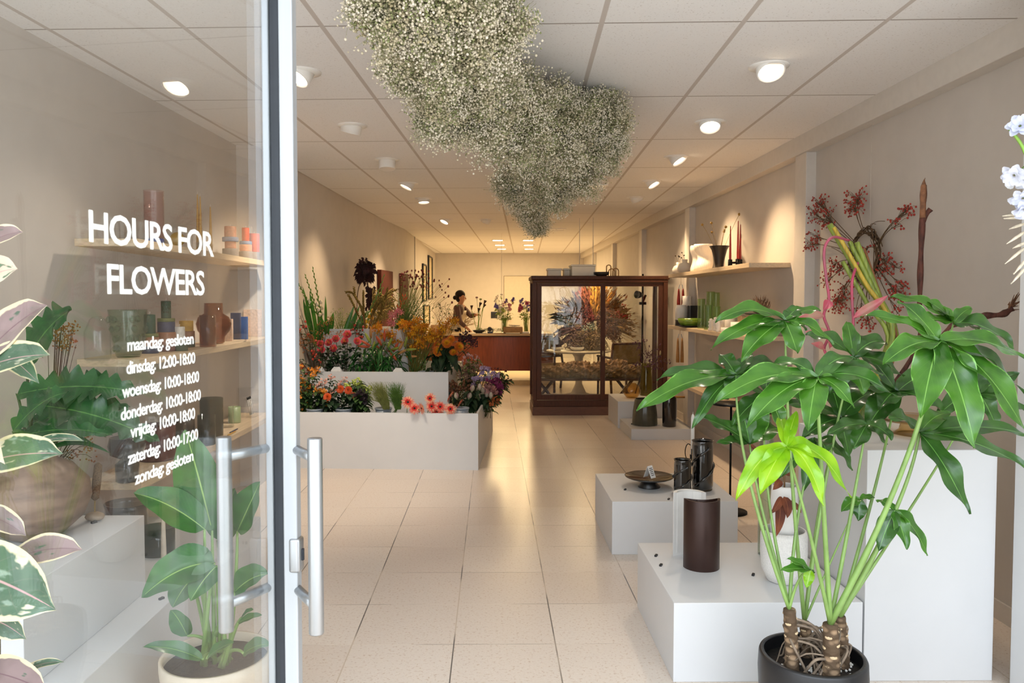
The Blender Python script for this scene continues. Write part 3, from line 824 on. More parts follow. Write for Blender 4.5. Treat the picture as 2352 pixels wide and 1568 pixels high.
# ---- plinths by the cabinet
c = on(1481, 968, 8.62, .12)
b = MB(); b.lathe(vessel([(.135, 0), (.142, .01), (.132, .15), (.112, .29), (.108, .295)], .006), c, 72, wob=lambda a, z: 1 + .018 * abs(math.sin(a * 9)))
one('ribbed_vase', b, mat('olive_ceramic', '#4e4d3e', .28, coat=.3), 'olive green ribbed tapering vase on the very low plinth', 'vase', c)
c = on(1537, 978, 8.5, .12)
b = MB(); b.lathe(vessel([(.072, 0), (.077, .008), (.077, .31), (.074, .325), (.07, .33)], .005), c, 40)
one('cylinder_vase', b, mat('brown_black_glass', '#120a06', .06, coat=1), 'dark brown glass cylinder on the very low plinth', 'vase', c)
b = MB(); q = P(1506, 975, Z=.125); b.obox(q, np.eye(3), (.045, .03, .001)); one('price_card', b, M_card, 'flat white card lying in front of the olive ribbed vase', 'price card', q, smooth=False)
c = on(1451, 906, 9.42, .32)
b = MB(); b.lathe(vessel([(.05, 0), (.07, .01), (.108, .06), (.112, .1), (.09, .15), (.05, .178), (.046, .185)], .004), c, 40)
one('round_vase', b, G_amber, 'round amber glass vase on the plinth by the cabinet', 'vase', c)
c = on(1484, 900, 9.68, .32)
b = MB(); b.lathe(vessel([(.075, 0), (.08, .01), (.078, .14), (.066, .3), (.064, .36), (.07, .405)], .004), c, 36)
one('bottle_vase', b, G_olive, 'tall olive glass vase with purple dried sprigs by the cabinet', 'vase', c)
M_sprig = mat('dried_purple', '#5c3a52', .8, var=.15)
t = thing('dried_sprig', 'dried purple flower sprigs in the tall olive glass vase', 'dried flowers', c + V3((0, 0, .05)))
b = MB(); bb = MB()
for (px, py) in ((1462, 780), (1478, 775), (1490, 800), (1500, 815), (1515, 822), (1522, 850), (1508, 790), (1470, 800), (1530, 830), (1455, 835), (1495, 840), (1512, 845)):
    e = P(px, py, Y=rnd(9.4, 9.8)); pth = bez(c + V3((0, 0, .02)), c + V3(((e.x - c.x) * .2, 0, .5)), e, n=8); b.tube(pth, .0018, 4)
    for k in range(9):
        q = pth[-1 - int(rnd(0, 4))] + V3((rnd(-.045, .045), rnd(-.04, .04), rnd(-.05, .04))); b.tube([pth[-2], q], .0012, 3); bb.inst(OCT, [q + V3((rnd(-.01, .01), 0, rnd(-.01, .01))) for _ in range(3)], .008)
b.build('stems', mat('dry_twig', '#5a4335', .8), t); bb.build('blossoms', M_sprig, t)
b = MB(); q = P(1540, 915, Y=9.3); q.z = .345; b.tube([P(1500, 913, Y=9.35).xy.to_3d() + V3((0, 0, .345)), q + V3((.25, 0, 0))], .012, 10)
one('taper_candle', b, mat('honey_wax', '#b98345', .5), 'amber beeswax taper lying on the plinth by the cabinet', 'candle', q + V3((0, 0, -.012)))
# ---------------------------------------------------------------- RIGHT SHELVES
ZT, ZM, ZB = SH
X_R = 2.235
def shelf_R(px, top, dx=0.):
    """point on a right shelf at pixel column px"""
    p = P(px, 690, X=X_R + dx); return V3((p.x, p.y, top))
def small_bud(px, label, h, r):
    c = shelf_R(px, ZT)
    b = MB(); b.lathe(vessel([(r * .6, 0), (r * .95, h * .2), (r, h * .42), (r * .75, h * .68), (r * .34, h * .8), (r * .4, h)], .003), c, 30)
    one('bud_vase', b, C_ivory, label, 'vase', c, 'white bud vases on the top right shelf')
    t = thing('dried_seed_stem', 'dried seed sprig in the ' + ('far' if px < 1565 else 'near') + ' white bud vase', 'dried stem', c + V3((0, 0, h * .5)))
    b = MB(); bb = MB()
    for k in range(3):
        e = c + V3((rnd(-.09, .06), rnd(-.05, .05), h + rnd(.03, .1))); b.tube(bez(c + V3((0, 0, h * .4)), c + V3((0, 0, h * 1.1)), e, n=5), .0015, 4); bb = MB(); bb.ball(e, .009, 0, 6, 4); bb.build('seed_head', mat('seed_brown', '#57452f', .8), t)
    b.build('stem', mat('dry_twig', '#5a4335', .8), t)
small_bud(1558, 'small round white bud vase at the far end of the top right shelf', .15, .075)
small_bud(1572, 'second small white bud vase, beside the wavy vase', .17, .085)
c = shelf_R(1616, ZT)
b = MB(); hh = .285
prof = [(.072, 0)] + [(.078 + .008 * math.sin(z * 30), z) for z in np.linspace(.01, hh, 18)]
b.lathe(vessel(prof, .005), c, 96, wob=lambda a, z: 1 + .11 * math.cos(2 * a + .5) + .02 * math.sin(28 * a))
b.v[-1][:, 1] += .016 * np.sin(b.v[-1][:, 2] * 26); b.v[-1][:, 0] += .016 * np.sin(b.v[-1][:, 2] * 26 + .6)
one('wavy_vase', b, C_ivory, 'wide ivory pleated wavy vase on the top right shelf', 'vase', c)
c = shelf_R(1598, ZT, -.05)
b = MB(); b.lathe(vessel([(.04, 0)] + [(.045 + .006 * math.sin(z * 30), z) for z in np.linspace(.01, .28, 18)], .005), c, 60, wob=lambda a, z: 1 + .14 * math.cos(2 * a))
b.v[-1][:, 1] += .014 * np.sin(b.v[-1][:, 2] * 26 + 1); b.v[-1][:, 0] += .014 * np.sin(b.v[-1][:, 2] * 26 + 1.4)
one('wavy_vase', b, C_ivory, 'narrow ivory wavy vase left of the wide pleated one', 'vase', c)
c = shelf_R(1651, ZT)
b = MB(); b.lathe(vessel([(.034, 0), (.04, .006), (.045, .05), (.056, .12), (.075, .19), (.095, .225), (.097, .23)], .004), c, 40)
one('funnel_vase', b, mat('black_stoneware', '#2e2a28', .35, var=.2, scale=12, coat=.3), 'black funnel shaped vase on the top right shelf', 'vase', c)
t = thing('dried_craspedia', 'dried yellow button flowers on thin stems in the black funnel vase', 'dried flowers', c + V3((0, 0, .02)))
b = MB(); bb = MB()
for (px, py, r) in ((1613, 516, .013), (1634, 512, .013), (1635, 533, .012), (1667, 521, .014), (1663, 532, .012), (1698, 492, .014), (1664, 528, .01)):
    e = P(px, py, Y=c.y + rnd(-.05, .05)); b.tube(bez(c + V3((0, 0, .02)), c + V3(((e.x - c.x) * .25, 0, .26)), e, n=7), .0016, 4); bb = MB(); bb.ball(e, r, 0, 10, 7); bb.build('button_head', mat('button_yellow', '#b8924a', .9, var=.2, scale=200, bump=.5), t)
b.build('stems', mat('straw_stem', '#a98d5b', .8), t)
# red tapers in a three-cup holder
c = shelf_R(1690, ZT)
t = thing('candle_holder', 'black three-cup candle holder on the top right shelf', 'candle holder', c)
cups = [c + V3((-.05, .02, 0)), c + V3((.0, -.045, 0)), c + V3((.045, .03, 0))]
for q in cups: b = MB(); b.lathe([(1e-6, 0), (.019, 0), (.02, .002), (.02, .07), (.014, .07), (.014, .05), (1e-6, .05)], q, 22); b.build('cup', M_wire, t)
b = MB()
for q in cups: b.tube([c + V3((0, 0, .04)), q + V3((0, 0, .04))], .01, 8)
b.build('arm', M_wire, t)
M_redwax = mat('red_wax', '#a5291c', .4, var=.05)
def taper(c, h, m, label, group, r=.011):
    b = MB(); b.lathe([(1e-6, 0), (r, 0), (r, h * .1), (r * .72, h * .6), (r * .35, h * .97), (1e-6, h)], c, 16)
    o = one('taper_candle', b, m, label, 'candle', c, group)
    b = MB(); b.tube([c + V3((0, 0, h - .004)), c + V3((.001, 0, h + .012))], .001, 4); b.build('wick', M_wax, o)
taper(cups[0] + V3((0, 0, .051)), .33, M_redwax, 'leftmost red taper in the black three-cup holder', 'red taper candles')
taper(cups[1] + V3((0, 0, .051)), .37, M_redwax, 'middle red taper in the black three-cup holder', 'red taper candles')
taper(cups[2] + V3((0, 0, .051)), .345, M_redwax, 'rightmost red taper in the black three-cup holder', 'red taper candles')
# middle shelf
c = shelf_R(1577, ZM, .07)
b = MB(); b.lathe(vessel([(.062, 0), (.065, .01), (.065, .2), (.05, .26), (.052, .345)], .004), c, 32)
one('cylinder_vase', b, C_white, 'tall matt white cylinder vase near the far end of the middle right shelf', 'vase', c)
c = shelf_R(1565, ZM, -.05)
t = thing('canister', 'white and dark two-tone jar at the far end of the middle right shelf', 'jar', c)
b = MB(); b.lathe([(1e-6, 0), (.068, 0), (.07, .004), (.07, .07), (1e-6, .07)], c, 32); b.build('base', C_blackmat, t)
b = MB(); b.lathe([(1e-6, .0701), (.07, .0702), (.068, .2), (.06, .225), (.055, .228), (.055, .24), (1e-6, .24)], c, 32); b.build('body', C_white, t)
c = shelf_R(1594, ZM, .07)
b = MB(); b.box(c.x - .06, c.x + .06, c.y - .06, c.y + .06, c.z, c.z + .235); one('block_vase', b, C_blackmat, 'black square block vase beside the green glasses', 'vase', c, smooth=False, bevel=.006)
c = shelf_R(1585, ZM, -.08)
b = MB(); b.lathe([(1e-6, 0), (.07, 0), (.13, .012), (.15, .02), (.14, .02), (1e-6, .012)], c, 36); one('plate', b, C_blackmat, 'flat black plate under the lime green bowl', 'plate', c)
c = c + V3((0, 0, .014))
b = MB(); b.lathe(vessel([(.06, 0), (.1, .01), (.125, .05), (.13, .085)], .006), c, 60, wob=lambda a, z: 1 + .03 * math.cos(8 * a)); one('bowl', b, mat('lime_ceramic', '#7fa031', .25, coat=.5), 'lime green scalloped bowl on the middle right shelf', 'bowl', c)
for px, h, r, dx, l in ((1611, .31, .038, -.05, 'left tall ribbed green glass on the middle right shelf'), (1632, .385, .043, .04, 'tallest ribbed green glass behind the others'),
                    (1627, .25, .04, -.09, 'short ribbed green glass at the front of its group'), (1645, .375, .036, .07, 'ribbed green glass right of the tallest one'), (1647, .235, .034, -.03, 'shorter ribbed green glass at the right end of its group')):
    c = shelf_R(px, ZM, dx)
    b = MB(); b.lathe(vessel([(r * .96, 0), (r, .008)] + [(r * (1 + .012 * math.sin(z * 260)), z) for z in np.linspace(.012, h, 26)], .004), c, 48, wob=lambda a, z: 1 + .045 * abs(math.sin(a * 6)))
    one('ribbed_glass', b, G_lime, l, 'glass vase', c, 'ribbed green glasses')
def figure_candle(px, h, dx, label, k):
    c = shelf_R(px, ZM, dx)
    b = MB(); b.lathe([(1e-6, 0), (.026, 0), (.03, h * .15), (.02, h * .28), (.031, h * .42), (.02, h * .58), (.028, h * .72), (.014, h * .85), (.016, h * .95), (1e-6, h)], c, 16, wob=lambda a, z: 1 + .12 * math.sin(3 * a + z * 40 + k))
    one('figure_candle', b, C_ivory, label, 'candle', c, 'small ivory shaped candles')
for i, (px, h, dx, l) in enumerate(((1634, .12, -.12, 'leftmost small ivory shaped candle in front of the green glasses'), (1644, .135, -.11, 'second small ivory shaped candle from the left'), (1651, .105, -.13, 'smallest ivory shaped candle, third from the left'), (1658, .12, -.03, 'ivory shaped candle next to the white cups'))):
    figure_candle(px, h, dx, l, i)
for px, h, r, dx, l in ((1664, .135, .045, 0, 'tall white cup candle behind the low white dish'), (1678, .12, .05, .02, 'white cup candle right of the tall cup'), (1672, .045, .06, -.08, 'low wide white dish at the edge of the middle shelf'), (1692, .10, .05, -.05, 'white cup half hidden by plant leaves')):
    c = shelf_R(px, ZM, dx)
    b = MB(); b.lathe(vessel([(r * .95, 0), (r, .006), (r, h)], .005), c, 32); one('candle_cup', b, C_ivory, l, 'cup', c, 'white cups on the middle right shelf')
c = shelf_R(1744, ZM, 0)
t = thing('pedestal_dish', 'black footed dish carrying the dried protea', 'dish', c)
b = MB(); b.lathe([(1e-6, 0), (.05, 0), (.05, .006), (.02, .03), (.02, .13), (.05, .15), (1e-6, .15)], c, 32); b.build('foot', C_blackmat, t)
b = MB(); b.lathe([(1e-6, .148), (.05, .15), (.1, .165), (.125, .18), (.127, .185), (.09, .172), (1e-6, .16)], c, 44); b.build('plate', C_blackmat, t)
c = c + V3((-.0, -.01, .165))
t = thing('dried_protea', 'dried brown protea head lying in the black footed dish', 'dried flower', c)
M_prot = leafmat('protea_bract', '#a98a6e', col2='#6d5038', rough=.8, coat=0, trans=.05)
b = MB(); b.ball(c + V3((0, 0, .075)), .06, 0, 14, 9); b.build('core', mat('protea_core', '#8a6a52', .9, var=.2, scale=90), t)
b = MB()
for i in range(90):
    z = i / 90; a = i * 2.4; rr = .064 * math.sin(.5 + 2.2 * z)
    d = V3((math.cos(a), math.sin(a), .7)); p0 = c + V3((rr * math.cos(a), rr * math.sin(a), .02 + .1 * z)); b.leaf([p0, p0 + d * .018, p0 + V3((d.x * .026, d.y * .026, .045))], .008, up=d, cols=1, fold=.3)
for i in range(12):
    a = rnd(0, 6.28); p0 = c + V3((.03 * math.cos(a), .03 * math.sin(a), .11)); b.leaf([p0, p0 + V3((.01 * math.cos(a), .01 * math.sin(a), .04)), p0 + V3((.03 * math.cos(a), .03 * math.sin(a), .07))], .005, up=(1, 0, 0), cols=1)
b.build('bracts', M_prot, t)
b = MB(); c = shelf_R(1712, ZM, .1); b.box(c.x - .05, c.x + .05, c.y - .06, c.y + .06, c.z, c.z + .15); one('gift_box', b, mat('kraft_box', '#c9a883', .7), 'small tan box behind the green leaves on the middle right shelf', 'box', c, smooth=False, bevel=.002)
# candle pairs hanging from the shelf ends
def hanging_pair(px, y0, y1, Y, m, label, blue, group):
    a = P(px, y0, Y=Y); e = P(px, y1, Y=Y)
    t = thing('hanging_candle_pair', label, 'candles', V3((a.x, Y, a.z)))
    for s in (-1, 1):
        L = a.z - e.z
        b = MB(); cx = a.x + s * .026; b.lathe([(1e-6, e.z), (.021, e.z), (.021, e.z + L * .2), (.012, e.z + L * .85), (.006, a.z), (1e-6, a.z + .001)], (cx, Y, 0), 14); b.build('candle', m, t)
    b = MB(); b.tube([(a.x - .026, Y, a.z), (a.x - .014, Y, a.z + .05)], .003, 5); b.tube([(a.x + .026, Y, a.z), (a.x + .014, Y, a.z + .05)], .003, 5); b.build('wick', mat('blue_wick', '#5f7fa8', .7), t)
    return t, V3((a.x, Y, a.z + .045))
M_honey = mat('honey_wax', '#b98345', .5)
for px, y0, y1, m, l, zt in ((1564, 663, 700, M_redwax, 'pair of red tapers hanging below the top shelf end', ZT - .04), (1562, 776, 832, M_honey, 'pair of honey coloured tapers hanging below the middle shelf end', ZM - .04)):
    t, top = hanging_pair(px, y0, y1, 9.13, m, l, None, None)
    b = MB(); b.tube([top, V3((top.x, top.y, zt + .03)), V3((top.x, 9.06, zt + .03))], .0018, 4); b.build('string', mat('string', '#cdb892', .8), t)
# bottom right shelf
for px, h, r, dx, l in ((1578, .115, .055, -.02, 'black cup at the far end of the bottom right shelf'), (1589, .135, .055, .06, 'black cup second from the far end of the bottom right shelf'), (1601, .12, .055, -.06, 'black cup third from the far end of the bottom right shelf'), (1612, .14, .055, .06, 'black cup nearest the leaves on the bottom right shelf')):
    c = shelf_R(px, ZB, dx); b = MB(); b.lathe(vessel([(r * .8, 0), (r, .03), (r, h)], .005), c, 28, wob=lambda a, z: 1 + .02 * math.cos(7 * a)); one('cup', b, C_blackmat, l, 'cup', c, 'black cups on the bottom right shelf')
c = shelf_R(1668, ZB, -.08)
b = MB(); b.lathe([(1e-6, 0), (.035, 0), (.036, .006), (.018, .012), (.016, .08), (.022, .1), (.012, .1), (1e-6, .09)], c, 24); one('candle_holder', b, M_wire, 'black candle holder on the bottom right shelf between leaves', 'candle holder', c)
taper(c + V3((0, 0, .092)), .14, mat('maroon_wax', '#6b1f1a', .45), 'dark red candle on the bottom right shelf', None, .012)
c = shelf_R(1684, ZB, .02)
t = thing('dried_bunch', 'bunch of beige dried flowers in a glass on the bottom right shelf', 'dried flowers', c)
b = MB(); b.lathe(vessel([(.03, 0), (.035, .1), (.04, .12)], .003), c, 20); b.build('glass', G_clear, t)
b = MB(); bb = MB()
for i in range(40):
    e = c + V3((rnd(-.1, .1), rnd(-.1, .1), rnd(.2, .34))); b.tube([c + V3((0, 0, .02)), e], .0014, 3); bb.inst(OCT, [e + V3((rnd(-.015, .015), rnd(-.015, .015), rnd(-.015, .015))) for _ in range(5)], .009)
b.build('stems', mat('straw_stem', '#a98d5b', .8), t); bb.build('blossoms', mat('beige_dry', '#c6a47e', .9), t)
for px, h, r, m, l in ((1775, .16, .06, C_blackmat, 'black jar on the bottom right shelf near its front end'), (1755, .12, .05, G_amber, 'small orange glass behind leaves on the bottom right shelf')):
    c = shelf_R(px, ZB, .02); b = MB(); b.lathe(vessel([(r * .9, 0), (r, .01), (r, h)], .005), c, 28); one('jar', b, m, l, 'jar', c)
# ---------------------------------------------------------------- LEFT SHELVES (behind the glass door)
def shelf_L(px, top, x=-1.79):
    x *= 1.06; p = P(px, 690, X=x); return V3((x, p.y, top))
c = shelf_L(357, ZT, -1.74)
t = thing('pink_cylinder_vase', 'tall clear pink glass cylinder with a blue base on the top left shelf', 'vase', c)
b = MB(); b.lathe(vessel([(.05, .03), (.052, .035), (.052, .285), (.053, .29)], .003), c, 36); b.build('body', G_pink, t)
b = MB(); b.lathe([(1e-6, 0), (.05, 0), (.053, .02), (.05, .03), (1e-6, .03)], c, 36); b.build('base', mat('blue_glass', '#3a4a86', .1, coat=.6), t)
c = shelf_L(410, ZT, -1.74)
b = MB(); b.ball(c + V3((0, 0, .052)), .042, 0, 24, 14); b.lathe([(1e-6, 0), (.03, 0), (.012, .008), (.01, .012)], c, 20); one('glass_ball', b, G_yell, 'yellow glass globe on a small clear foot on the top left shelf', 'ornament', c)
M_ochre = mat('ochre_wax', '#d0a255', .5)
def taper_in_glass(px, h, x, label):
    c = shelf_L(px, ZT, x)
    b = MB(); b.lathe([(1e-6, 0), (.016, 0), (.018, .06), (.012, .06), (.011, .02), (1e-6, .018)], c, 20); one('candle_holder', b, G_clear, 'clear glass holder under the ' + label, 'candle holder', c, 'clear glass taper holders')
    taper(c + V3((0, 0, .019)), h, M_ochre, label, 'ochre taper candles', .0105)
taper_in_glass(457, .35, -1.76, 'left tallest ochre taper')
taper_in_glass(463, .335, -1.74, 'second ochre taper, close behind the tallest')
taper_in_glass(486, .29, -1.74, 'shorter ochre taper standing apart')
W = {k: mat('wax_' + k, v, .6, var=.12, scale=60) for k, v in dict(salmon='#cf8f76', grey='#8b8480', blue='#6f86a8', red='#c33a24', orange='#c9614a', green='#3d5443', olive='#6d7446', navy='#414a66', tan='#a06e52', plum='#6e4a48', yellow='#c99a35', cream='#d8d2ca', pale='#e3c8b4').items()}
def block_stack(c, parts, label, wick=True, group='stacked block candles'):
    t = thing('block_candle', label, 'candle', c, group)
    z = 0
    for col, r, h in parts:
        b = MB(); b.lathe([(1e-6, z), (r * .98, z), (r, z + .004), (r, z + h - .004), (r * .97, z + h), (1e-6, z + h)], c, 28); b.build('wax_block', W[col], t); z += h
    if wick: b = MB(); b.tube([c + V3((0, 0, z - .002)), c + V3((.002, 0, z + .015))], .0014, 4); b.build('wick', M_wax, t)
block_stack(shelf_L(531, ZT, -1.73), (('grey', .055, .055), ('salmon', .038, .05), ('blue', .055, .03), ('salmon', .04, .075)), 'salmon and blue stacked candle on a grey block, top left shelf')
block_stack(shelf_L(566, ZT, -1.74), (('grey', .05, .06), ('salmon', .045, .05), ('blue', .045, .025), ('red', .027, .10)), 'red topped stacked candle on the top left shelf')
block_stack(shelf_L(585, ZT, -1.71), (('grey', .045, .06), ('orange', .04, .14)), 'orange stacked candle next to the red topped one')
block_stack(shelf_L(573, ZT, -1.86), (('grey', .035, .1), ('cream', .03, .19)), 'white pillar candle behind the red topped candle', group=None)
c = shelf_L(293, ZM, -1.78)
t = thing('knobbed_vase', 'large pale green glass vase covered in round prunts on the middle left shelf', 'vase', c)
b = MB(); b.lathe(vessel([(.055, 0), (.06, .008), (.077, .08), (.088, .16), (.094, .235), (.096, .245)], .005), c, 44); b.build('body', G_green, t)
for i in range(26):
    b = MB()
    row = i % 4; a = i * 2 * PI / 26 * 4 + row * .35; z = .045 + row * .05; r = .067 + (z - .05) * .19
    b.ball(c + V3((r * math.cos(a), r * math.sin(a), z)), .015, 0, 12, 7, sc_=(1, 1, 1)); b.tube([c + V3(((r + .004) * math.cos(a + .16 * math.cos(q)), (r + .004) * math.sin(a + .16 * math.cos(q)), z + .017 * math.sin(q))) for q in np.linspace(0, 2 * PI, 14)], .0025, 5)
    b.build('prunt', G_green, t)
block_stack(shelf_L(343, ZM), (('navy', .045, .04), ('tan', .048, .05), ('olive', .045, .02), ('green', .03, .105)), 'dark green topped stacked candle right of the green vase')
block_stack(shelf_L(381, ZM, -1.78), (('plum', .06, .035), ('tan', .055, .075), ('navy', .048, .06), ('olive', .048, .02), ('green', .027, .10)), 'tallest stacked candle on the middle left shelf')
block_stack(shelf_L(427, ZM, -1.82), (('green', .05, .04), ('tan', .05, .06), ('yellow', .042, .065)), 'yellow topped stacked candle on the middle left shelf')
block_stack(shelf_L(411, ZM, -1.72), (('green', .045, .04), ('cream', .03, .10)), 'white pillar candle on a dark green block, middle left shelf')
c = shelf_L(490, ZM, -1.78)
b = MB(); b.lathe(vessel([(.05, 0), (.07, .01), (.075, .05), (.105, .09), (.115, .135), (.1, .18), (.062, .205), (.06, .275)], .005), c, 40); one('shaped_vase', b, G_brown, 'rust brown glass vase with a bulging body on the middle left shelf', 'vase', c)
c = shelf_L(476, ZM, -1.70)
b = MB(); b.lathe(vessel([(.05, 0), (.05, .2)], .004), c, 32); one('cylinder_vase', b, G_brown, 'brown glass cylinder in front of the bulging rust brown vase', 'vase', c)
for px, col, x, h, l in ((522, 'pale', -1.80, .16, 'narrow cream card box on the middle left shelf'), (541, 'navy', -1.82, .2, 'dark blue and red narrow box on the middle left shelf'), (557, 'blue', -1.78, .17, 'bright blue box on the middle left shelf'), (580, 'pale', -1.84, .22, 'large beige envelope leaning at the end of the middle left shelf')):
    c = shelf_L(px, ZM, x)
    b = MB(); w = .035 if px < 570 else .07; b.box(c.x - w, c.x + w, c.y - .015, c.y + .015, c.z, c.z + h)
    one('card_box', b, mat('bright_blue_card', '#2d66b0', .5) if px == 557 else W[col], l, 'box', c, smooth=False, bevel=.001)
c = shelf_L(548, ZM, -1.70)
b = MB(); b.box(c.x - .045, c.x + .045, c.y - .03, c.y + .03, c.z, c.z + .09); one('acrylic_holder', b, G_clear, 'clear acrylic card holder at the edge of the middle left shelf', 'holder', c, smooth=False)
c = shelf_L(222, ZM, -1.82)
b = MB(); b.lathe(vessel([(.05, 0), (.06, .01), (.06, .14), (.035, .2), (.018, .215)], .003), c, 32); one('glass_bell', b, G_clear, 'faint clear glass dome at the front end of the middle left shelf', 'glass', c)
# bottom left shelf
c = shelf_L(285, ZB, -1.74)
b = MB(); b.lathe(vessel([(.05, 0), (.055, .006), (.056, .09), (.03, .115), (.08, .14), (.09, .185), (.078, .225)], .004), c, 40); one('goblet_vase', b, G_smoke, 'smoky glass goblet shaped vase at the front of the bottom left shelf', 'vase', c)
for px, x, h, r, m, l in ((482, -1.78, .26, .075, G_dark, 'tall dark green glass cylinder on the bottom left shelf'), (470, -1.71, .19, .055, G_dark, 'shorter dark glass cylinder in front of the tall green one'), (355, -1.82, .2, .1, mat('maroon_ceramic', '#5a2f33', .4), 'maroon bowl vase behind the lettering on the bottom left shelf'), (415, -1.8, .18, .07, C_blackmat, 'black vase behind the opening hours on the bottom left shelf'), (520, -1.8, .15, .04, G_clear, 'clear glass tumbler on the bottom left shelf'), (535, -1.82, .12, .045, mat('pale_green_cup', '#9fb287', .4), 'pale green cup on the bottom left shelf')):
    c = shelf_L(px, ZB, x); b = MB(); b.lathe(vessel([(r * .96, 0), (r, .008), (r, h)], .004), c, 32); one('cylinder_vase', b, m, l, 'vase', c)
c = shelf_L(575, ZB, -1.78)
t = thing('match_bottles', 'clear stand of thin match vials on the bottom left shelf', 'holder', c)
b = MB(); b.box(c.x - .03, c.x + .03, c.y - .05, c.y + .05, c.z, c.z + .04); b.build('block', G_clear, t, smooth=False)
for k in range(3):
    b = MB(); p0 = c + V3((0, -.035 + .035 * k, .02)); b.tube([p0, p0 + V3((-.02, 0, .12))], .005, 8); b.build('vial', W['cream'], t)
    b = MB(); b.tube([p0 + V3((-.02, 0, .12)), p0 + V3((-.023, 0, .14))], .006, 8); b.build('cap', C_blackmat, t)
for k, (col, l) in enumerate((('yellow', 'ochre pencil lying at the front of the bottom left shelf'), ('navy', 'dark pencil lying beside the ochre pencil'))):
    c = shelf_L(528 + 5 * k, ZB, -1.685 - .02 * k) + V3((0, 0, .004)); b = MB(); b.tube([c + V3((0, -.08, 0)), c + V3((0, .08, 0))], .004, 6); one('pencil', b, W[col], l, 'pencil', c + V3((0, 0, -.004)))
# long left plinth goods
c = on(363, 1283, 3.62, .32); c.z = .32
b = MB(); b.lathe(vessel([(.07, 0), (.075, .01), (.075, .13)], .005), c, 36, wob=lambda a, z: 1 + .04 * math.cos(2 * a)); one('smoky_vase', b, G_dark, 'low smoky dark vase on the long left plinth', 'vase', c)
c = on(292, 1240, 3.85, .32)
b = MB(); b.lathe(vessel([(.1, 0), (.105, .01), (.1, .16), (.105, .185)], .005), c, 40, wob=lambda a, z: 1 + .05 * math.cos(2 * a + 1)); one('smoky_vase', b, G_smoke, 'wide grey smoky glass vase behind the low dark vase', 'vase', c)
c = on(376, 1262, 3.45, .32)
b = MB(); b.lathe([(1e-6, 0), (.032, 0), (.033, .008), (.012, .012), (1e-6, .012)], c, 24); one('candle_holder', b, mat('pink_ceramic', '#d8a89c', .4), 'small pink candle dish on the long left plinth', 'candle holder', c)
taper(c + V3((0, 0, .012)), .3, mat('cream_wax', '#e4d6c2', .5), 'cream taper candle in the small pink dish', None, .012)
# round brown vase with cattail
c = on(80, 1200, 2.86, .64)
b = MB(); b.lathe(vessel([(.07, 0), (.1, .012), (.165, .07), (.192, .14), (.185, .2), (.13, .265), (.08, .29), (.078, .30)], .006), c, 48)
VASE_L = c
one('round_wooden_vase', b, mat('wood_burl', '#8f7662', .55, var=.22, scale=7, stretch=(1, 1, 3), col2='#5e483a'), 'large round weathered brown wood vase behind the glass door', 'vase', c)
c = on(218, 1190, 3.06, .64)
t = thing('cattail', 'single dried brown cattail beside the round brown vase', 'dried flower', c)
a = P(217, 1186, Y=3.06); e = P(225, 1060, Y=3.06)
b = MB(); b.tube([V3((a.x, a.y, .64)), P(218, 1145, Y=3.06)], .003, 6); b.build('stem', mat('straw_stem', '#a98d5b', .8), t)
q0, q1 = P(218, 1148, Y=3.06), P(226, 1062, Y=3.06)
b = MB(); b.tube([q0, q0.lerp(q1, .06), q0.lerp(q1, .5), q0.lerp(q1, .93), q1], [.006, .015, .017, .015, .004], 14); b.build('spike', mat('cattail_brown', '#8d7358', .95, var=.25, scale=220, bump=.6), t)
b = MB(); b.ball(c + V3((0, 0, .018)), .03, 0, 12, 6, sc_=(1.3, 1, .6)); b.build('base', mat('clay_base', '#b59f88', .8), t)
# ================================================================== STEPPED FLOWER STAND
SA = -.063                                   # the stand follows the left wall's skew
def stand_pt(x, d):                          # x across (right edge of the base = 0), d depth from the front
    return V3((-.128 + x * math.cos(SA) - d * math.sin(SA), 6.84 + x * math.sin(SA) + d * math.cos(SA), 0))
RS = np.array([[math.cos(SA), -math.sin(SA), 0], [math.sin(SA), math.cos(SA), 0], [0, 0, 1]])
STAND = thing('flower_stand', 'white three-step flower stand with open troughs full of cut flowers', 'flower stand', stand_pt(-.85, 0))
def trough(name, left, xr, d0, d1, z0, z1, drop):
    """open-topped step with walls"""
    b = MB(); w = .02
    def part(x0, x1, a0, a1, za, zb):
        c = (stand_pt(x0, a0) + stand_pt(x1, a1)) / 2
        b.obox((c.x, c.y, (za + zb) / 2), RS, ((x1 - x0) / 2, (a1 - a0) / 2, (zb - za) / 2))
    part(left, xr, d0, d0 + w, z0, z1); part(left, xr, d1 - w, d1, z0, z1)
    part(left, left + w, d0 + w, d1 - w, z0, z1); part(xr - w, xr, d0 + w, d1 - w, z0, z1)
    part(left + w, xr - w, d0 + w, d1 - w, z1 - drop - w, z1 - drop)
    b.build('step', M_white, STAND, smooth=False)
trough('low', -1.73, 0, 0, 2.08, 0, .51, .17)
trough('middle', -1.72, -.345, .64, 2.05, .341, .82, .2)
trough('top', -1.70, -.80, 1.06, 1.9, .621, 1.225, .2)
def clear_wall(q): return V3((max(q.x, wall_x(q.y) + .09), q.y, q.z))
# buckets
M_buck = mat('grey_bucket', '#9aa3ac', .35, var=.04)
def bucket(px, tier, d, label, r=.075, h=.19):
    zf = (.34, .62, 1.015)[tier]
    y = 6.84 + d
    p = P(px, 800, Y=y); c = V3((p.x, y, zf + .001))
    b = MB(); b.lathe(vessel([(r * .8, 0), (r, h)], .003), c, 28); b.lathe([(r, h - .012), (r + .005, h - .012), (r + .005, h), (r, h), (r, h - .012)], c, 28)
    return one('bucket', b, M_buck, label, 'bucket', c, 'grey flower buckets')
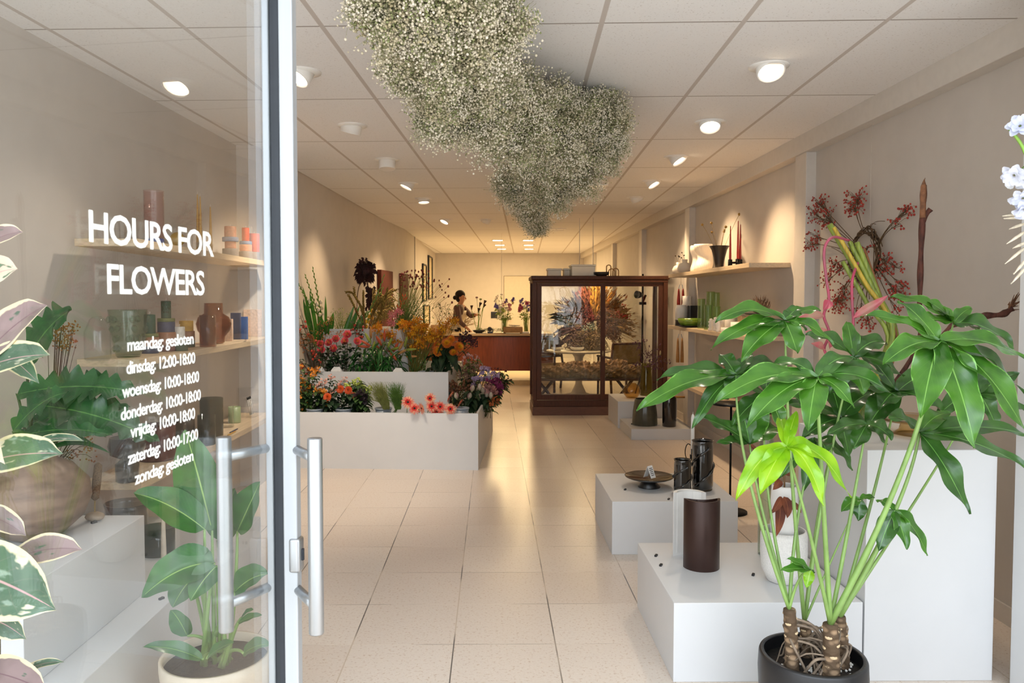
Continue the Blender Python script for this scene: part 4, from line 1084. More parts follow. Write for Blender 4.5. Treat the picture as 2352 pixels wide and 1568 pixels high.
# ------------------------------------------------------------------ flower parts
F_stem = mat('stem_green', '#5c7a34', .55, var=.12, scale=30)
F_dkstem = mat('stem_dark', '#3f4a26', .6, var=.12)
F_leaf = leafmat('flower_leaf', '#4d6b38', col2='#2f4a26', rough=.45, coat=.15, vein='#7f9a5a')
F_dkleaf = leafmat('dark_leaf', '#2f4a2c', col2='#1e3320', rough=.5, coat=.1, vein='#56714b')
F_lilleaf = leafmat('lily_leaf', '#2f6b2c', col2='#1f4d20', rough=.35, coat=.3, vein='#4c8a40')
def fm(n, c, c2=None, r=.6, tr=.25): return leafmat(n, c, col2=c2, rough=r, coat=0, trans=tr)
C_ROSE = [fm('rose_outer', '#ee7a80', '#e2596a'), fm('rose_inner', '#f9b26a', '#f29362')]
C_GERB = [fm('gerbera_petal', '#ef7f6c', '#e2604e'), fm('gerbera_cream', '#f2c39a', '#ea9c7c'), fm('gerbera_heart', '#d8342a', '#c42622')]
C_MUM = [fm('mum_orange', '#e58a26', '#c8641e'), fm('mum_yellow', '#f2bd2a', '#e3a01c')]
C_POM = [fm('pompom_orange', '#d95c1f', '#b5421a')]
C_BUD = [fm('bud_cream', '#ded3bd', '#b9a890'), fm('bud_rose', '#c9a3a0', '#a98a7c'), fm('bud_green', '#a9b482', '#8a9a68')]
M_dark = mat('dark_heart', '#2c1512', .8)
def rose_head(b, c, d, r):
    R = frame(d)
    for (nl, rad, hgt, sp, mi, op) in ((3, .30, 1.0, 2.6, 1, .05), (4, .48, 1.02, 2.0, 1, .12), (5, .70, .98, 1.7, 0, .22), (6, .92, .85, 1.45, 0, .38), (6, 1.05, .6, 1.35, 0, .55)):
        for k in range(nl):
            a0 = k * 2 * PI / nl + rad * 5 + rnd(-.15, .15)
            v = []; 
            for i in range(6):
                t = i / 5
                for j in range(-3, 4):
                    a = a0 + j / 6 * sp * (.55 + .45 * math.sin(PI * (.15 + .7 * t)))
                    q = rad * (.45 + .6 * math.sin(t * 1.7)) + op * t * t - .02 * j * j * t
                    z = -.55 + (hgt + .45) * t - .05 * (abs(j) ** 1.5) * t
                    v.append((q * math.cos(a), q * math.sin(a), z))
            f = [(i * 7 + j, i * 7 + j + 1, (i + 1) * 7 + j + 1, (i + 1) * 7 + j) for i in range(5) for j in range(6)]
            b.add((np.array(v) * r * .95) @ R.T + np.array(c), f, mi, np.array([[(i % 7 - 3) / 3, i // 7 / 5, 0] for i in range(42)]))
def ray_head(b, c, d, r, n=46, w=.06, cups=((1., 0, .12),), mi=0, jit=.18, curl=.25):
    R = frame(d)
    for (len_, z0, lift) in cups:
        for k in range(n):
            a = k * 2 * PI / n + rnd(-.05, .05); L = len_ * rnd(1 - jit, 1 + jit * .6)
            ca, sa = math.cos(a), math.sin(a); pts = []
            for i in range(5):
                t = i / 4; q = .12 + (L - .12) * t; pts.append((q * ca, q * sa, z0 + lift * math.sin(t * 2.2) + rnd(-curl, curl) * .3 * t * t))
            pts = (np.array(pts) * r) @ R.T + np.array(c)
            b.leaf([V3(p) for p in pts], r * w, up=V3(R[:, 2]), m=mi if rnd(0, 1) > .3 or mi else 0, cols=1, fold=.5, prof=lambda t: .5 + .5 * math.sin(PI * t) if t < .97 else .25)
def gerbera_head(b, c, d, r, cream=.3):
    R = frame(d)
    for lay, (n, len_, lift, mi) in enumerate(((34, 1.0, .04, None), (30, .82, .12, None), (34, .48, .16, 2))):
        for k in range(n):
            a = k * 2 * PI / n + lay * .13 + rnd(-.05, .05); L = len_ * rnd(.82, 1.1); ca, sa = math.cos(a), math.sin(a)
            dr = rnd(-.22, .1)
            pts = [(np.array([q * ca, q * sa, lift * math.sin(q * 3) + dr * q * q]) * r) @ R.T + np.array(c) for q in np.linspace(.14, L, 5)]
            m = mi if mi is not None else (1 if random.random() < cream else 0)
            b.leaf([V3(p) for p in pts], r * .05, up=V3(R[:, 2]), m=m, cols=1, fold=.4, prof=lambda t: .6 + .4 * math.sin(PI * t) if t < .9 else .4)
    b.ball(np.array(c) + R[:, 2] * r * .06, r * .2, 3, 10, 6, R=R, sc_=(1, 1, .5))
def mum_head(b, c, d, r, inner=1):
    R = frame(d); n = 170
    for k in range(n):
        u = (k + .5) / n; th = math.acos(1 - 1.25 * u); a = k * 2.39996
        dd = np.array([math.sin(th) * math.cos(a), math.sin(th) * math.sin(a), math.cos(th) * .8])
        L = .55 + .45 * min(1, u * 1.4)
        p0 = dd * .25; p2 = dd * L * rnd(.9, 1.08); p1 = (p0 + p2) / 2 + np.array([0, 0, -.10 * u]); p2[2] += .12 * (1 - u) - .05
        pts = [V3(tuple((q * r) @ R.T + np.array(c))) for q in (p0, p1, (p1 + p2) / 2 + [0, 0, .02], p2)]
        up = V3(tuple(R @ np.array([-dd[0], -dd[1], 1.2]))); b.leaf(pts, r * .075, up=up, m=1 if u < .33 and inner else 0, cols=1, fold=.5, prof=lambda t: .5 + .5 * t if t < .9 else .5)
def pom_head(b, c, d, r):
    R = frame(d); n = 110
    for k in range(n):
        u = (k + .5) / n; th = math.acos(1 - 1.0 * u); a = k * 2.39996
        dd = np.array([math.sin(th) * math.cos(a), math.sin(th) * math.sin(a), math.cos(th) * .5])
        pts = [V3(tuple((q * r) @ R.T + np.array(c))) for q in (dd * .4, dd * .75 + [0, 0, .05], dd * rnd(.94, 1.05))]
        b.leaf(pts, r * .14, up=V3(tuple(R @ np.array([-dd[0] * .5, -dd[1] * .5, 1.]))), m=0, cols=1, fold=.4, prof=lambda t: .6 + .4 * t if t < .95 else .6)
def bud_head(b, c, d, r):
    R = frame(d)
    for lay in range(2):
        for k in range(4):
            a0 = k * PI / 2 + lay * .8; v = []
            for i in range(8):
                t = i / 7; q = math.sin(PI * (.08 + .84 * t)) ** .8 * (.66 - .05 * lay); z = -.9 + 1.9 * t
                for j in range(-2, 3):
                    a = a0 + j * .45 * (1 - .3 * t); v.append((q * math.cos(a), q * math.sin(a), z))
            f = [(i * 5 + j, i * 5 + j + 1, (i + 1) * 5 + j + 1, (i + 1) * 5 + j) for i in range(7) for j in range(4)]
            b.add((np.array(v) * r) @ R.T + np.array(c), f, (k + lay) % 3 if lay else (0 if k % 2 else 1), np.array([[(i % 5 - 2) / 2, i // 5 / 7, 0] for i in range(40)]))
    b.ball(np.array(c) - R[:, 2] * r * .85, r * .35, 2, 8, 5, R=R)
HEADS = dict(rose=(rose_head, C_ROSE), gerbera=(gerbera_head, C_GERB + [M_dark]), mum=(mum_head, C_MUM), pom=(pom_head, C_POM), bud=(bud_head, C_BUD))
def foliage(b, path, n, L, w, t0=.25, t1=.85, droop=.4, m=0, prof=None, up=(0, 0, 1), wave=.1):
    for k in range(n):
        t = t0 + (t1 - t0) * (k + rnd(0, .8)) / n
        i = min(int(t * (len(path) - 1)), len(path) - 2); p = path[i].lerp(path[i + 1], t * (len(path) - 1) - i)
        a = rnd(0, 2 * PI); l = L * rnd(.7, 1.2); d = V3((math.cos(a), math.sin(a), rnd(.0, .6)))
        b.leaf(bez(p, p + d * l * .6, p + V3((d.x, d.y, d.z * .3 - droop)) * l, n=5), w * rnd(.8, 1.15), up=up, m=m, cols=1, fold=.3, wave=wave, prof=prof)
def stem_flower(kind, name, label, cat, base, head, facing, r, group, leaf=None, nleaf=6, L=.07, w=.02, stem=None, sr=.003, droop=.4, t0=.3, t1=.85):
    base, head = V3(base), V3(head); d = V3(facing).normalized()
    t = thing(name, label, cat, base, group)
    path = bez(base, base + (head - base) * .55 + V3((0, 0, .05)), head - d * r * .5, n=9)
    b = MB(); b.tube(path, sr, 5); b.build('stem', stem or F_stem, t)
    fn, ms = HEADS[kind]
    b = MB(); fn(b, head, d, r); b.build('bloom', ms, t)
    if nleaf:
        b = MB(); foliage(b, path, nleaf, L, w, t0, t1, droop=droop); b.build('leaves', leaf or F_leaf, t)
    return t
def z3(x, y): return 660 + .2679 * x, 580 + .2679 * y         # crop coordinates -> photograph
def T0(px, d=.35): p = P(px, 930, Y=6.84 + d); return clear_wall(V3((p.x, p.y, .36)))
def T1(px, d=1.02): p = P(px, 850, Y=6.84 + d); return clear_wall(V3((p.x, p.y, .64)))
def T2(px, d=1.7): d -= .34; p = P(px, 755, Y=6.84 + d); return clear_wall(V3((p.x, p.y, 1.03)))
CAMV = V3((.15, -1, .25))
# ---- roses (middle step)
roses = [(283, 783, 'top left rose of the leftmost coral pair'), (290, 832, 'lower rose of the leftmost coral pair'), (357, 772, 'coral rose above the pale orange one, left of centre'),
         (397, 822, 'pale orange faced rose low in the middle of the bunch'), (416, 740, 'small coral rose right of centre left'), (515, 702, 'highest coral rose of the bunch'), (493, 760, 'coral rose directly under the highest one'), (600, 760, 'rightmost coral rose standing apart')]
for x, y, l in roses:
    px, py = z3(x, y); Y = 7.66 + rnd(-.05, .05)
    stem_flower('rose', 'rose', l, 'rose', T1(700 + (px - 735) * .55 + 60, .98), P(px, py, Y=Y), V3((rnd(-.3, .4), -1, .45)), .0265 if y != 702 else .029, 'coral roses in the middle step', F_dkleaf, 12, .09, .028, F_dkstem, .0035)
# ---- gerberas (front step)
gerb = [(1033, 1282, .30, 'large coral gerbera furthest left'), (1090, 1335, .3, 'coral gerbera low behind the furthest left one'), (1222, 1250, .75, 'cream edged gerbera highest of the right group'), (1236, 1318, .2, 'coral gerbera directly below the cream edged one'),
        (1310, 1322, .15, 'bright coral gerbera in the middle of the right group'), (1398, 1340, .6, 'cream and coral gerbera rightmost of the group'), (1285, 1362, .1, 'deep coral gerbera hanging lowest over the trough edge'), (1150, 1335, .5, 'faded brownish gerbera facing away, beside the left pair')]
for x, y, cr, l in gerb:
    px, py = z3(x, y)
    HEADS['gerbera'] = ((lambda cr: lambda b, c, d, r: gerbera_head(b, c, d, r, cr))(cr), C_GERB + [M_dark])
    stem_flower('gerbera', 'gerbera', l, 'gerbera', T0(905 + (px - 905) * .9, .22), P(px, py, Y=6.88 + rnd(-.06, .05)), V3((rnd(-.25, .35), -1, rnd(.15, .5))) if 'away' not in l else V3((.8, .5, .2)), .058 * rnd(.95, 1.08), 'coral gerberas in the front step', None, 0, sr=.0035)
for x, y, l in ((1395, 1235, 'salmon gerbera seen from the side beside the pale buds, upper one'), (1478, 1300, 'salmon gerbera seen from the side beside the pale buds, lower one')):
    px, py = z3(x, y); stem_flower('gerbera', 'gerbera', l, 'gerbera', T0(1045, .45), P(px, py, Y=7.15), V3((-.9, .1, .5)), .06, 'coral gerberas in the front step', None, 0, sr=.0035)
# ---- bronze chrysanthemums (middle step right)
mums = [(1293, 842, .098, 'largest golden bronze chrysanthemum, lowest at the left of its group'), (1368, 775, .09, 'orange chrysanthemum behind the largest one'), (1425, 852, .075, 'yellow chrysanthemum right of the largest one, lower right'), (1475, 805, .085, 'golden chrysanthemum furthest right of its group'), (1400, 742, .075, 'orange chrysanthemum highest of its group'), (1285, 795, .07, 'reddish chrysanthemum peeking over the largest one')]
for x, y, r, l in mums:
    px, py = z3(x, y)
    stem_flower('mum', 'chrysanthemum', l, 'chrysanthemum', T1(1000 + (px - 1030) * .25, 1.0), P(px, py, Y=7.72 + rnd(-.05, .06)), V3((rnd(-.2, .7), -1, .35)), r * .6, 'bronze chrysanthemums in the middle step', F_dkleaf, 9, .13, .042, F_dkstem, .004, droop=.9, t0=.35, t1=.95)
# ---- orange pompoms (front step)
poms = [(455, 1172, 'round orange pompom flower, upper left of the four'), (524, 1180, 'round orange pompom flower beside the upper left one'), (343, 1237, 'round orange pompom flower, leftmost and lowest'), (565, 1232, 'round orange pompom flower beside the dark lisianthus')]
for x, y, l in poms:
    px, py = z3(x, y); stem_flower('pom', 'pompom_flower', l, 'pompom flower', T0(px * .8 + 160, .3), P(px, py, Y=7.0 + rnd(-.05, .05)), V3((rnd(-.2, .2), -1, .3)), .038, 'orange pompoms in the front step', F_dkleaf, 18, .08, .026, F_dkstem, droop=.6, t0=.25, t1=.95)
# ---- pale buds at the right of the front step
buds = [(1450, 1227, 'pale bud furthest left, beside the salmon gerbera'), (1562, 1227, 'large pale bud low in the middle'), (1587, 1163, 'pinkish pale bud upper left of the cluster'), (1648, 1237, 'pale bud low at the right of the middle one'), (1678, 1183, 'pale bud near the top of the right cluster'), (1708, 1216, 'greenish pale bud between its neighbours at the right'), (1745, 1222, 'pale bud furthest right'), (1650, 1150, 'pale pink bud highest at the back of the cluster')]
for x, y, l in buds:
    px, py = z3(x, y); stem_flower('bud', 'pale_bud', l, 'flower bud', T0(1085 + (px - 1090) * .5, .75), P(px, py, Y=7.45 + rnd(-.08, .06)), V3((rnd(-.2, .3), -.35, 1)), .036, 'pale striped buds in the front step', F_dkleaf, 9, .1, .03, F_dkstem, droop=.7, t0=.3, t1=.9)
# ---- gladioli (top step)
M_glad = mat('gladiolus_bud', '#6f9a3a', .5, var=.15, scale=40)
M_sword = leafmat('sword_leaf', '#4f8a33', col2='#356a26', rough=.4, coat=.15, vein='#7fae58')
M_gw = fm('gladiolus_white', '#efe6cf', '#dccfae')
M_gy = fm('gladiolus_yellow', '#efc03a', '#dba01e')
def gladiolus(base, tip, bend, label, bloom=None, bud_from=.4):
    t = thing('gladiolus', label, 'gladiolus', base, 'gladioli in the top step')
    base, tip = V3(base), V3(tip)
    path = bez(base, base.lerp(tip, .5) + V3(bend), tip, n=16)
    b = MB(); b.tube(path, list(np.linspace(.006, .002, 17)), 6); b.build('stem', F_stem, t)
    b = MB(); fl = MB()
    for k in range(17):
        q = bud_from + (1 - bud_from) * k / 17; i = min(int(q * 16), 15); p = path[i].lerp(path[i + 1], q * 16 - i); d = (path[i + 1] - path[i]).normalized()
        sd = d.cross(V3((0, 1, 0))).normalized() * (1 if k % 2 else -1)
        L = .062 * (1 - .5 * k / 17); ax = (d + sd * .30 + V3((0, -.12, 0))).normalized()
        b.lathe([(.0015, 0), (.0075 * L / .06, L * .22), (.0085 * L / .06, L * .5), (.004, L * .85), (1e-6, L)], p - ax * .004, 8, R=frame(ax))
        if bloom and k < 6 and k % 2 == 0:
            c = p + sd * .022 + d * .03; bl = MB(); bl.ball(c, .018, 0, 8, 6, sc_=(1, .8, 1.25)); bl.build('floret', bloom, t)
    b.build('bud_sheaths', M_glad, t)
    return t
def g3(x, y, Y):
    if Y > 8.25: Y -= .34
    q = P(*z3(x, y), Y=Y)
    while Y > 6.9 and q.x < wall_x(Y) + .07: Y -= .05; q = P(*z3(x, y), Y=Y)
    return q
gladiolus(T2(735, 1.62), g3(215, 118, 7.65), (.02, 0, .0), 'tall green gladiolus, tallest spike', M_gw)
gladiolus(T2(728, 1.6), g3(148, 182, 7.45), (.03, 0, .05), 'second tall green gladiolus left of the tallest', M_gw)
gladiolus(T2(715, 1.6), g3(72, 232, 7.15), (.02, 0, .1), 'white tipped gladiolus leaning left behind the door edge', M_gw, .5)
gladiolus(T2(782, 1.62), g3(832, 180, 8.35), (.1, 0, -.1), 'yellow flowering gladiolus leaning right, upper one', M_gy)
gladiolus(T2(790, 1.66), g3(820, 292, 8.40), (.08, 0, -.1), 'yellow flowering gladiolus leaning right, lower one', M_gy)
t = thing('sword_leaves', 'upright green sword shaped leaves at the left of the top step', 'leaves', T2(735, 1.62))
for (bx, by, tx, ty, w) in ((250, 640, 135, 395, .024), (265, 640, 190, 330, .02), (285, 660, 270, 430, .026), (320, 660, 325, 370, .014), (350, 660, 395, 510, .03), (300, 660, 300, 560, .03), (240, 600, 130, 285, .013), (335, 640, 340, 560, .026)):
    b = MB(); a = g3(bx, by, 8.46 + rnd(-.05, .05)); e = g3(tx, ty, 7.9 if tx > 230 else 7.38); a.z = 1.05
    b.leaf(bez(a, a.lerp(e, .5) + V3((rnd(-.02, .02), 0, .02)), e, n=10), w, up=(0, -1, 0), fold=.5, cols=1, prof=lambda t: min(1, 3.2 * (1 - t)) ** .8); b.build('leaf', M_sword, t)
t = thing('sword_leaves', 'bundle of slanting green gladiolus leaves in the centre of the top step', 'leaves', T2(785, 1.62))
for k in range(7):
    b = MB(); a = g3(440 + 22 * k, 660, 8.45 + rnd(-.05, .05)); a.z = 1.05; e = g3(555 + 22 * k, 450 + rnd(-20, 70), 8.44)
    b.leaf(bez(a, a.lerp(e, .5), e, n=8), .018, up=(0, -1, 0), fold=.5, cols=1, prof=lambda t: min(1, 3.2 * (1 - t)) ** .8); b.build('leaf', M_sword, t)
# ---- amaranth and grasses
M_amar = mat('amaranth_olive', '#7a6424', .9, var=.25, scale=70, bump=.6)
def rope(b, pts, r, n=14): b.tube(smooth_path(pts, 5), r, 6)
def amaranth(label, pts3, Y, r=.0095):
    P3 = [g3(x, y, Y) for x, y in pts3]
    base = V3((P3[0].x, P3[0].y, 1.04)); t = thing('amaranth', label, 'amaranth', base, 'amaranth tassels in the top step')
    pp = smooth_path([base] + P3, 6); n = len(pp); k = max(3, int(n * .4))
    b = MB(); b.tube(pp[:k + 1], .0035, 5); b.build('stem', mat('amaranth_stem', '#7d5a2c', .7), t)
    b = MB(); q = pp[k:]; b.tube(q, [r * (.5 + .5 * math.sin(PI * min(1, .15 + .8 * i / len(q)))) * (1 + .2 * math.sin(i * 2.1)) for i in range(len(q))], 7)
    for _ in range(190):
        i = random.randrange(len(q)); b.inst(OCT, [q[i] + V3((rnd(-r, r), rnd(-r, r), rnd(-r, r))) * 1.2], rnd(.003, .006))
    b.build('tassel', M_amar, t)
for l, pts in (('amaranth tassel drooping furthest left, reddish tip', [(660, 640), (630, 470), (560, 350), (500, 338)]), ('upright forked amaranth tassel left of centre', [(665, 640), (640, 480), (585, 380), (570, 300)]), ('amaranth tassel standing upright in the centre', [(670, 640), (655, 500), (650, 400), (655, 330)]), ('thin amaranth tassel curling left low down', [(650, 640), (610, 540), (560, 430), (525, 365)]),
               ('amaranth tassel leaning right with its tip on the maroon panel', [(700, 640), (740, 500), (830, 370), (945, 315)]), ('looped amaranth tassel bending over at the right', [(705, 650), (740, 470), (800, 385), (828, 440), (800, 520)]), ('inner looped amaranth tassel', [(710, 650), (750, 500), (800, 420), (815, 470), (770, 580)]), ('amaranth tassel hanging down the right side', [(700, 650), (730, 520), (770, 440), (835, 400), (860, 300)])):
    amaranth(l, pts, 8.38 + rnd(-.06, .06))
M_foxt = mat('foxtail_beige', '#b29a5a', .9, var=.2, scale=60)
t = thing('grass_bunch', 'arching beige foxtail grass behind the amaranth', 'grass bunch', T2(845, 1.8))
b = MB(); base = T2(850, 1.8)
for k in range(70):
    e = g3(rnd(720, 930), rnd(300, 560), 8.62 + rnd(-.1, .1)); pth = bez(base + V3((rnd(-.05, .05), 0, 0)), base.lerp(e, .5) + V3((0, 0, rnd(.1, .3))), e, n=7); b.tube(pth, .0018, 3)
    b.tube([pth[-3], pth[-2], pth[-1], pth[-1] + V3((rnd(0, .05), 0, -rnd(.02, .06)))], [.003, .009, .008, .002], 4)
b.build('blades', M_foxt, t)
def fine_green(label, base, box, Y, n, m, blob=.006, group=None, dens=9, name='filler_foliage'):
    """airy filler greenery: branching threads with small leaves"""
    t = thing(name, label, 'foliage', base, group)
    b = MB(); bb = MB(); x0, y0, x1, y1 = box
    for k in range(n):
        e = g3(rnd(x0, x1), rnd(y0, y1), Y + rnd(-.12, .12)); pth = bez(V3(base) + V3((rnd(-.06, .06), rnd(-.04, .04), 0)), V3(base).lerp(e, .55) + V3((0, 0, .06)), e, n=6); b.tube(pth, .0015, 3)
        c = np.array([pth[int(rnd(2, 6.99))] + V3((rnd(-.03, .03), rnd(-.03, .03), rnd(-.03, .03))) for _ in range(dens)]); bb.inst(BLADE, c, [rnd(blob * 2.5, blob * 5) for _ in range(dens)])
    b.build('stems', F_stem, t); bb.build('leaves', m, t)
    return t
M_asp = mat('asparagus_green', '#8a9a4c', .7, var=.2); M_lush = mat('lush_green', '#6f9a35', .6, var=.2)
fine_green('airy yellow-green fern behind the sword leaves', T2(785, 1.85), (380, 480, 560, 650), 8.68, 40, M_asp)
fine_green('dense bright green foliage under the burgundy burnet heads', T2(905, 1.6), (945, 330, 1230, 640), 8.42, 130, M_lush, .006)
# burnet: small burgundy heads on wiry stems
M_burn = mat('burnet_red', '#7a2f2a', .8, var=.2)
for k, (l, box, n) in enumerate((('tall wiry burnet with many burgundy heads rising over the foliage', (965, 150, 1215, 330), 80), ('wiry burnet with sparse burgundy heads arching right toward the person', (1215, 225, 1430, 440), 16))):
    base = T2(915 + 12 * k, 1.62); t = thing('burnet', l, 'burnet flowers', base)
    b = MB(); bb = MB()
    for i in range(n):
        e = g3(rnd(box[0], box[2]), rnd(box[1], box[3]), 8.42 + rnd(-.12, .12)); b.tube(bez(base + V3((rnd(-.05, .05), 0, 0)), base.lerp(e, .6) + V3((-.05 if k else 0, 0, .05)), e, n=7), .0013, 3)
        bb.inst(ICO, [e], .0095 * rnd(.7, 1.2), aniso=np.array([1, 1, 1.5]), R=np.eye(3)[None])
    b.build('stems', mat('burnet_stem', '#9a9a55', .7), t); bb.build('heads', M_burn, t)
# orange crocosmia and pink nerine
t = thing('crocosmia', 'arching orange crocosmia stems in front of the dark panels', 'crocosmia', T2(890, 1.6)); base = T2(890, 1.6)
for (x, y) in ((1010, 405), (955, 470), (1000, 380)):
    e = g3(x, y, 8.35); p_ = bez(base, base.lerp(e, .5) + V3((-.02, 0, .05)), e, n=8); b = MB(); b.tube(p_, .003, 4); b.build('stem', mat('croc_stem', '#a97a3a', .7), t)
    b = MB()
    for k in range(7): q = p_[8 - k // 2]; b.leaf([q, q + V3((.012 * (1 if k % 2 else -1), 0, .012)), q + V3((.02 * (1 if k % 2 else -1), 0, .04))], .007, up=(0, -1, 0), cols=1)
    b.build('florets', fm('croc_orange', '#dc5a26', '#c04418'), t)
M_ner = fm('nerine_pink', '#dd8890', '#c9646e')
for (x, y, l) in ((905, 540, 'pink spidery nerine left of the bright foliage'), (955, 500, 'pink spidery nerine, higher one'), (890, 590, 'small pink nerine low behind the lilies')):
    base = T2(897, 1.5); e = g3(x, y, 8.3); t = thing('nerine', l, 'nerine', base, 'pink nerines in the top step'); b = MB(); b.tube(bez(base, base.lerp(e, .5), e, n=6), .003, 5); b.build('stem', F_stem, t)
    b = MB()
    for k in range(5): ray_head(b, e + V3((rnd(-.035, .035), rnd(-.03, .03), rnd(-.03, .03))), V3((rnd(-1, 1), -1, rnd(-.2, .8))), .04, 6, .12, ((1, 0, .3),))
    b.build('bloom', M_ner, t)
# ---- rose hips (left)
M_hip = mat('rose_hip_red', '#b8351f', .35, coat=.3, var=.15)
def hips(label, base, tips, nb, group=None):
    t = thing('rose_hip_branch', label, 'rose hip branch', base, group); b = MB(); lf = MB()
    for (x, y) in tips:
        e = g3(x, y, (7.3 if x < 300 else V3(base).y - .12) + rnd(-.08, .08)); pth = bez(base, V3(base).lerp(e, .5) + V3((rnd(0, .05), -.06, .06)), e, n=9); b.tube(pth, .003, 5)
        for k in range(nb):
            q = pth[int(rnd(4, 9.9))] + V3((rnd(-.035, .035), rnd(-.035, .02), rnd(-.04, .03))); b.tube([pth[7], q], .0012, 3)
            hb = MB(); hb.ball(q, rnd(.009, .014), 0, 10, 7, sc_=(1, 1, 1.15)); hb.build('hip', M_hip, t)
        foliage(lf, pth, 7, .06, .021, .4, 1, .3)
    b.build('branch', mat('hip_branch', '#6b5436', .7), t); lf.build('leaves', F_dkleaf, t)
hips('rose hip branches rising at the far left beside the door edge', T1(722, .98), [(110, 540), (90, 640), (160, 620), (240, 780), (270, 890), (140, 960), (95, 915)], 4)
hips('rose hip branch in the top step above the roses', T2(822, 1.45), [(560, 590), (620, 600), (600, 690)], 4)
t = thing('seed_branch', 'airy brown seed branches left of the coral roses', 'dried branch', T1(715, .95)); b = MB(); bb = MB(); base = T1(722, .95)
for k in range(34):
    cx, cy = random.choice(((150, 720), (190, 780), (310, 690), (400, 690), (120, 800), (330, 600)))
    e = g3(cx + rnd(-60, 60), cy + rnd(-40, 40), 7.45 + rnd(-.1, .1)); pth = bez(base, base.lerp(e, .5) + V3((0, 0, .1)), e, n=7); b.tube(pth, .0016, 3); bb.inst(OCT, [e + V3((rnd(-.03, .03), rnd(-.03, .03), rnd(-.03, .03))) for _ in range(9)], .0065)
b.build('twigs', mat('dry_twig', '#5a4335', .8), t); bb.build('seeds', mat('seed_rust', '#a0622f', .8), t)
# ---- lilies
M_lil = [fm('lily_orange', '#d0673f', '#b84a2e'), fm('lily_tan', '#c9975c', '#b07c46'), fm('lily_green', '#a9b44f', '#8b9d40')]
def lily(label, px, buds_, nl=40):
    base = T1(px, 1.0); t = thing('lily_stem', label, 'lily', base, 'orange lilies in the middle step')
    top = g3(*buds_[0][:2], 7.75); path = bez(base, base.lerp(top, .5) + V3((rnd(-.03, .03), -.03, .05)), top - V3((0, 0, .05)), n=10)
    b = MB(); b.tube(path, .0045, 6); b.build('stem', F_stem, t)
    for (x, y, mi, dx, dz) in buds_:
        c = g3(x, y, 7.72 + rnd(-.05, .05)); d = V3((dx, -.3, dz)).normalized(); b = MB(); R = frame(d)
        b.lathe([(1e-6, -.06), (.008, -.055), (.015, -.02), (.014, .02), (.008, .05), (1e-6, .062)], c, 6, 0, R=R); b.build('bud', M_lil[mi], t)
        b = MB(); b.tube([path[-1], c - d * .058], .0022, 4); b.build('bud_stalk', F_stem, t)
    b = MB()
    for k in range(nl):
        q = path[int(rnd(2, 10))]; a = rnd(0, 6.28); l = rnd(.11, .19); d = V3((math.cos(a), math.sin(a) * .8 - .25, rnd(-.1, .6)))
        b.leaf(bez(q, q + d * l * .55, q + V3((d.x, d.y, d.z - 1.0)) * l, n=6), .013, up=(0, -.3, 1), cols=1, fold=.4)
    b.build('leaves', F_lilleaf, t)
lily('orange lily stem at the left of the lily bunch', 812, [(715, 690, 1, 0, 1), (690, 730, 2, -.5, 1), (670, 775, 0, -.8, .5), (655, 805, 0, -1, .1), (740, 800, 2, .2, .6)])
lily('lily stem in the centre with a tall upright orange bud', 840, [(833, 715, 0, .05, 1), (785, 755, 0, -.4, .8), (770, 810, 0, -.5, .6), (880, 770, 2, .4, .8), (910, 890, 0, .4, -.4)], 60)
lily('lily stem at the right with red open buds', 868, [(905, 830, 0, .6, .3), (930, 810, 0, .4, .7), (935, 820, 2, .7, .2), (975, 800, 1, .5, .9), (985, 850, 1, .8, .4)], 46)
lily('rightmost lily stem with pale green and tan buds', 900, [(1015, 765, 2, .3, 1), (1060, 830, 2, 1, .1), (1065, 890, 1, 1, .05)], 26)
# ---- kangaroo paw
M_paw = [fm('paw_orange', '#e2951f', '#c4701c'), fm('paw_yellow', '#efb822', '#d8941c')]
def paw(label, base, clusters, Y, n=14, per=30):
    t = thing('kangaroo_paw', label, 'kangaroo paw', base, 'orange kangaroo paws in the middle step'); b = MB(); bb = MB()
    for (x, y, s) in clusters:
        for k in range(n):
            e = g3(x + rnd(-s, s), y + rnd(-s, s) * .8, Y + rnd(-.1, .1)); pth = bez(V3(base) + V3((rnd(-.05, .05), 0, 0)), V3(base).lerp(e, .55) + V3((0, 0, .04)), e, n=6); b.tube(pth, .0018, 3)
            c = [e + V3((rnd(-.022, .022), rnd(-.02, .02), rnd(-.022, .022))) for _ in range(per // 2)]
            bb.inst(BLADE, c, [rnd(.02, .036) for _ in c], m=k % 2, aniso=np.array([1.4, 2, 1]))
    b.build('stems', mat('paw_stem', '#8a7a36', .7), t); bb.build('blossoms', M_paw, t)
paw('kangaroo paw bunch above the lilies', T1(850, 1.1), [(765, 640, 45), (830, 690, 40), (880, 700, 40), (930, 745, 30)], 7.95)
paw('large orange kangaroo paw bunch, centre of the middle step', T1(950, 1.05), [(1000, 620, 45), (1080, 620, 60), (1060, 700, 50), (1130, 690, 50), (1180, 650, 45), (1140, 770, 45), (1220, 730, 45), (1095, 800, 30), (1260, 700, 50)], 7.82, 19)
paw('kangaroo paw sprig reaching right over the wooden counter', T1(985, 1.1), [(1350, 630, 40), (1420, 600, 40), (1320, 690, 35)], 7.9, 10)
t = thing('stem_bunch', 'bare green stems of the kangaroo paw entering the bucket', 'stems', T1(955, 1.0))
b = MB()
for k in range(26): a = T1(rnd(925, 985), 1.0 + rnd(-.05, .05)); e = g3(rnd(1060, 1260), rnd(790, 860), 7.8); b.tube([a, e], .0026, 4)
b.build('stems', F_stem, t)
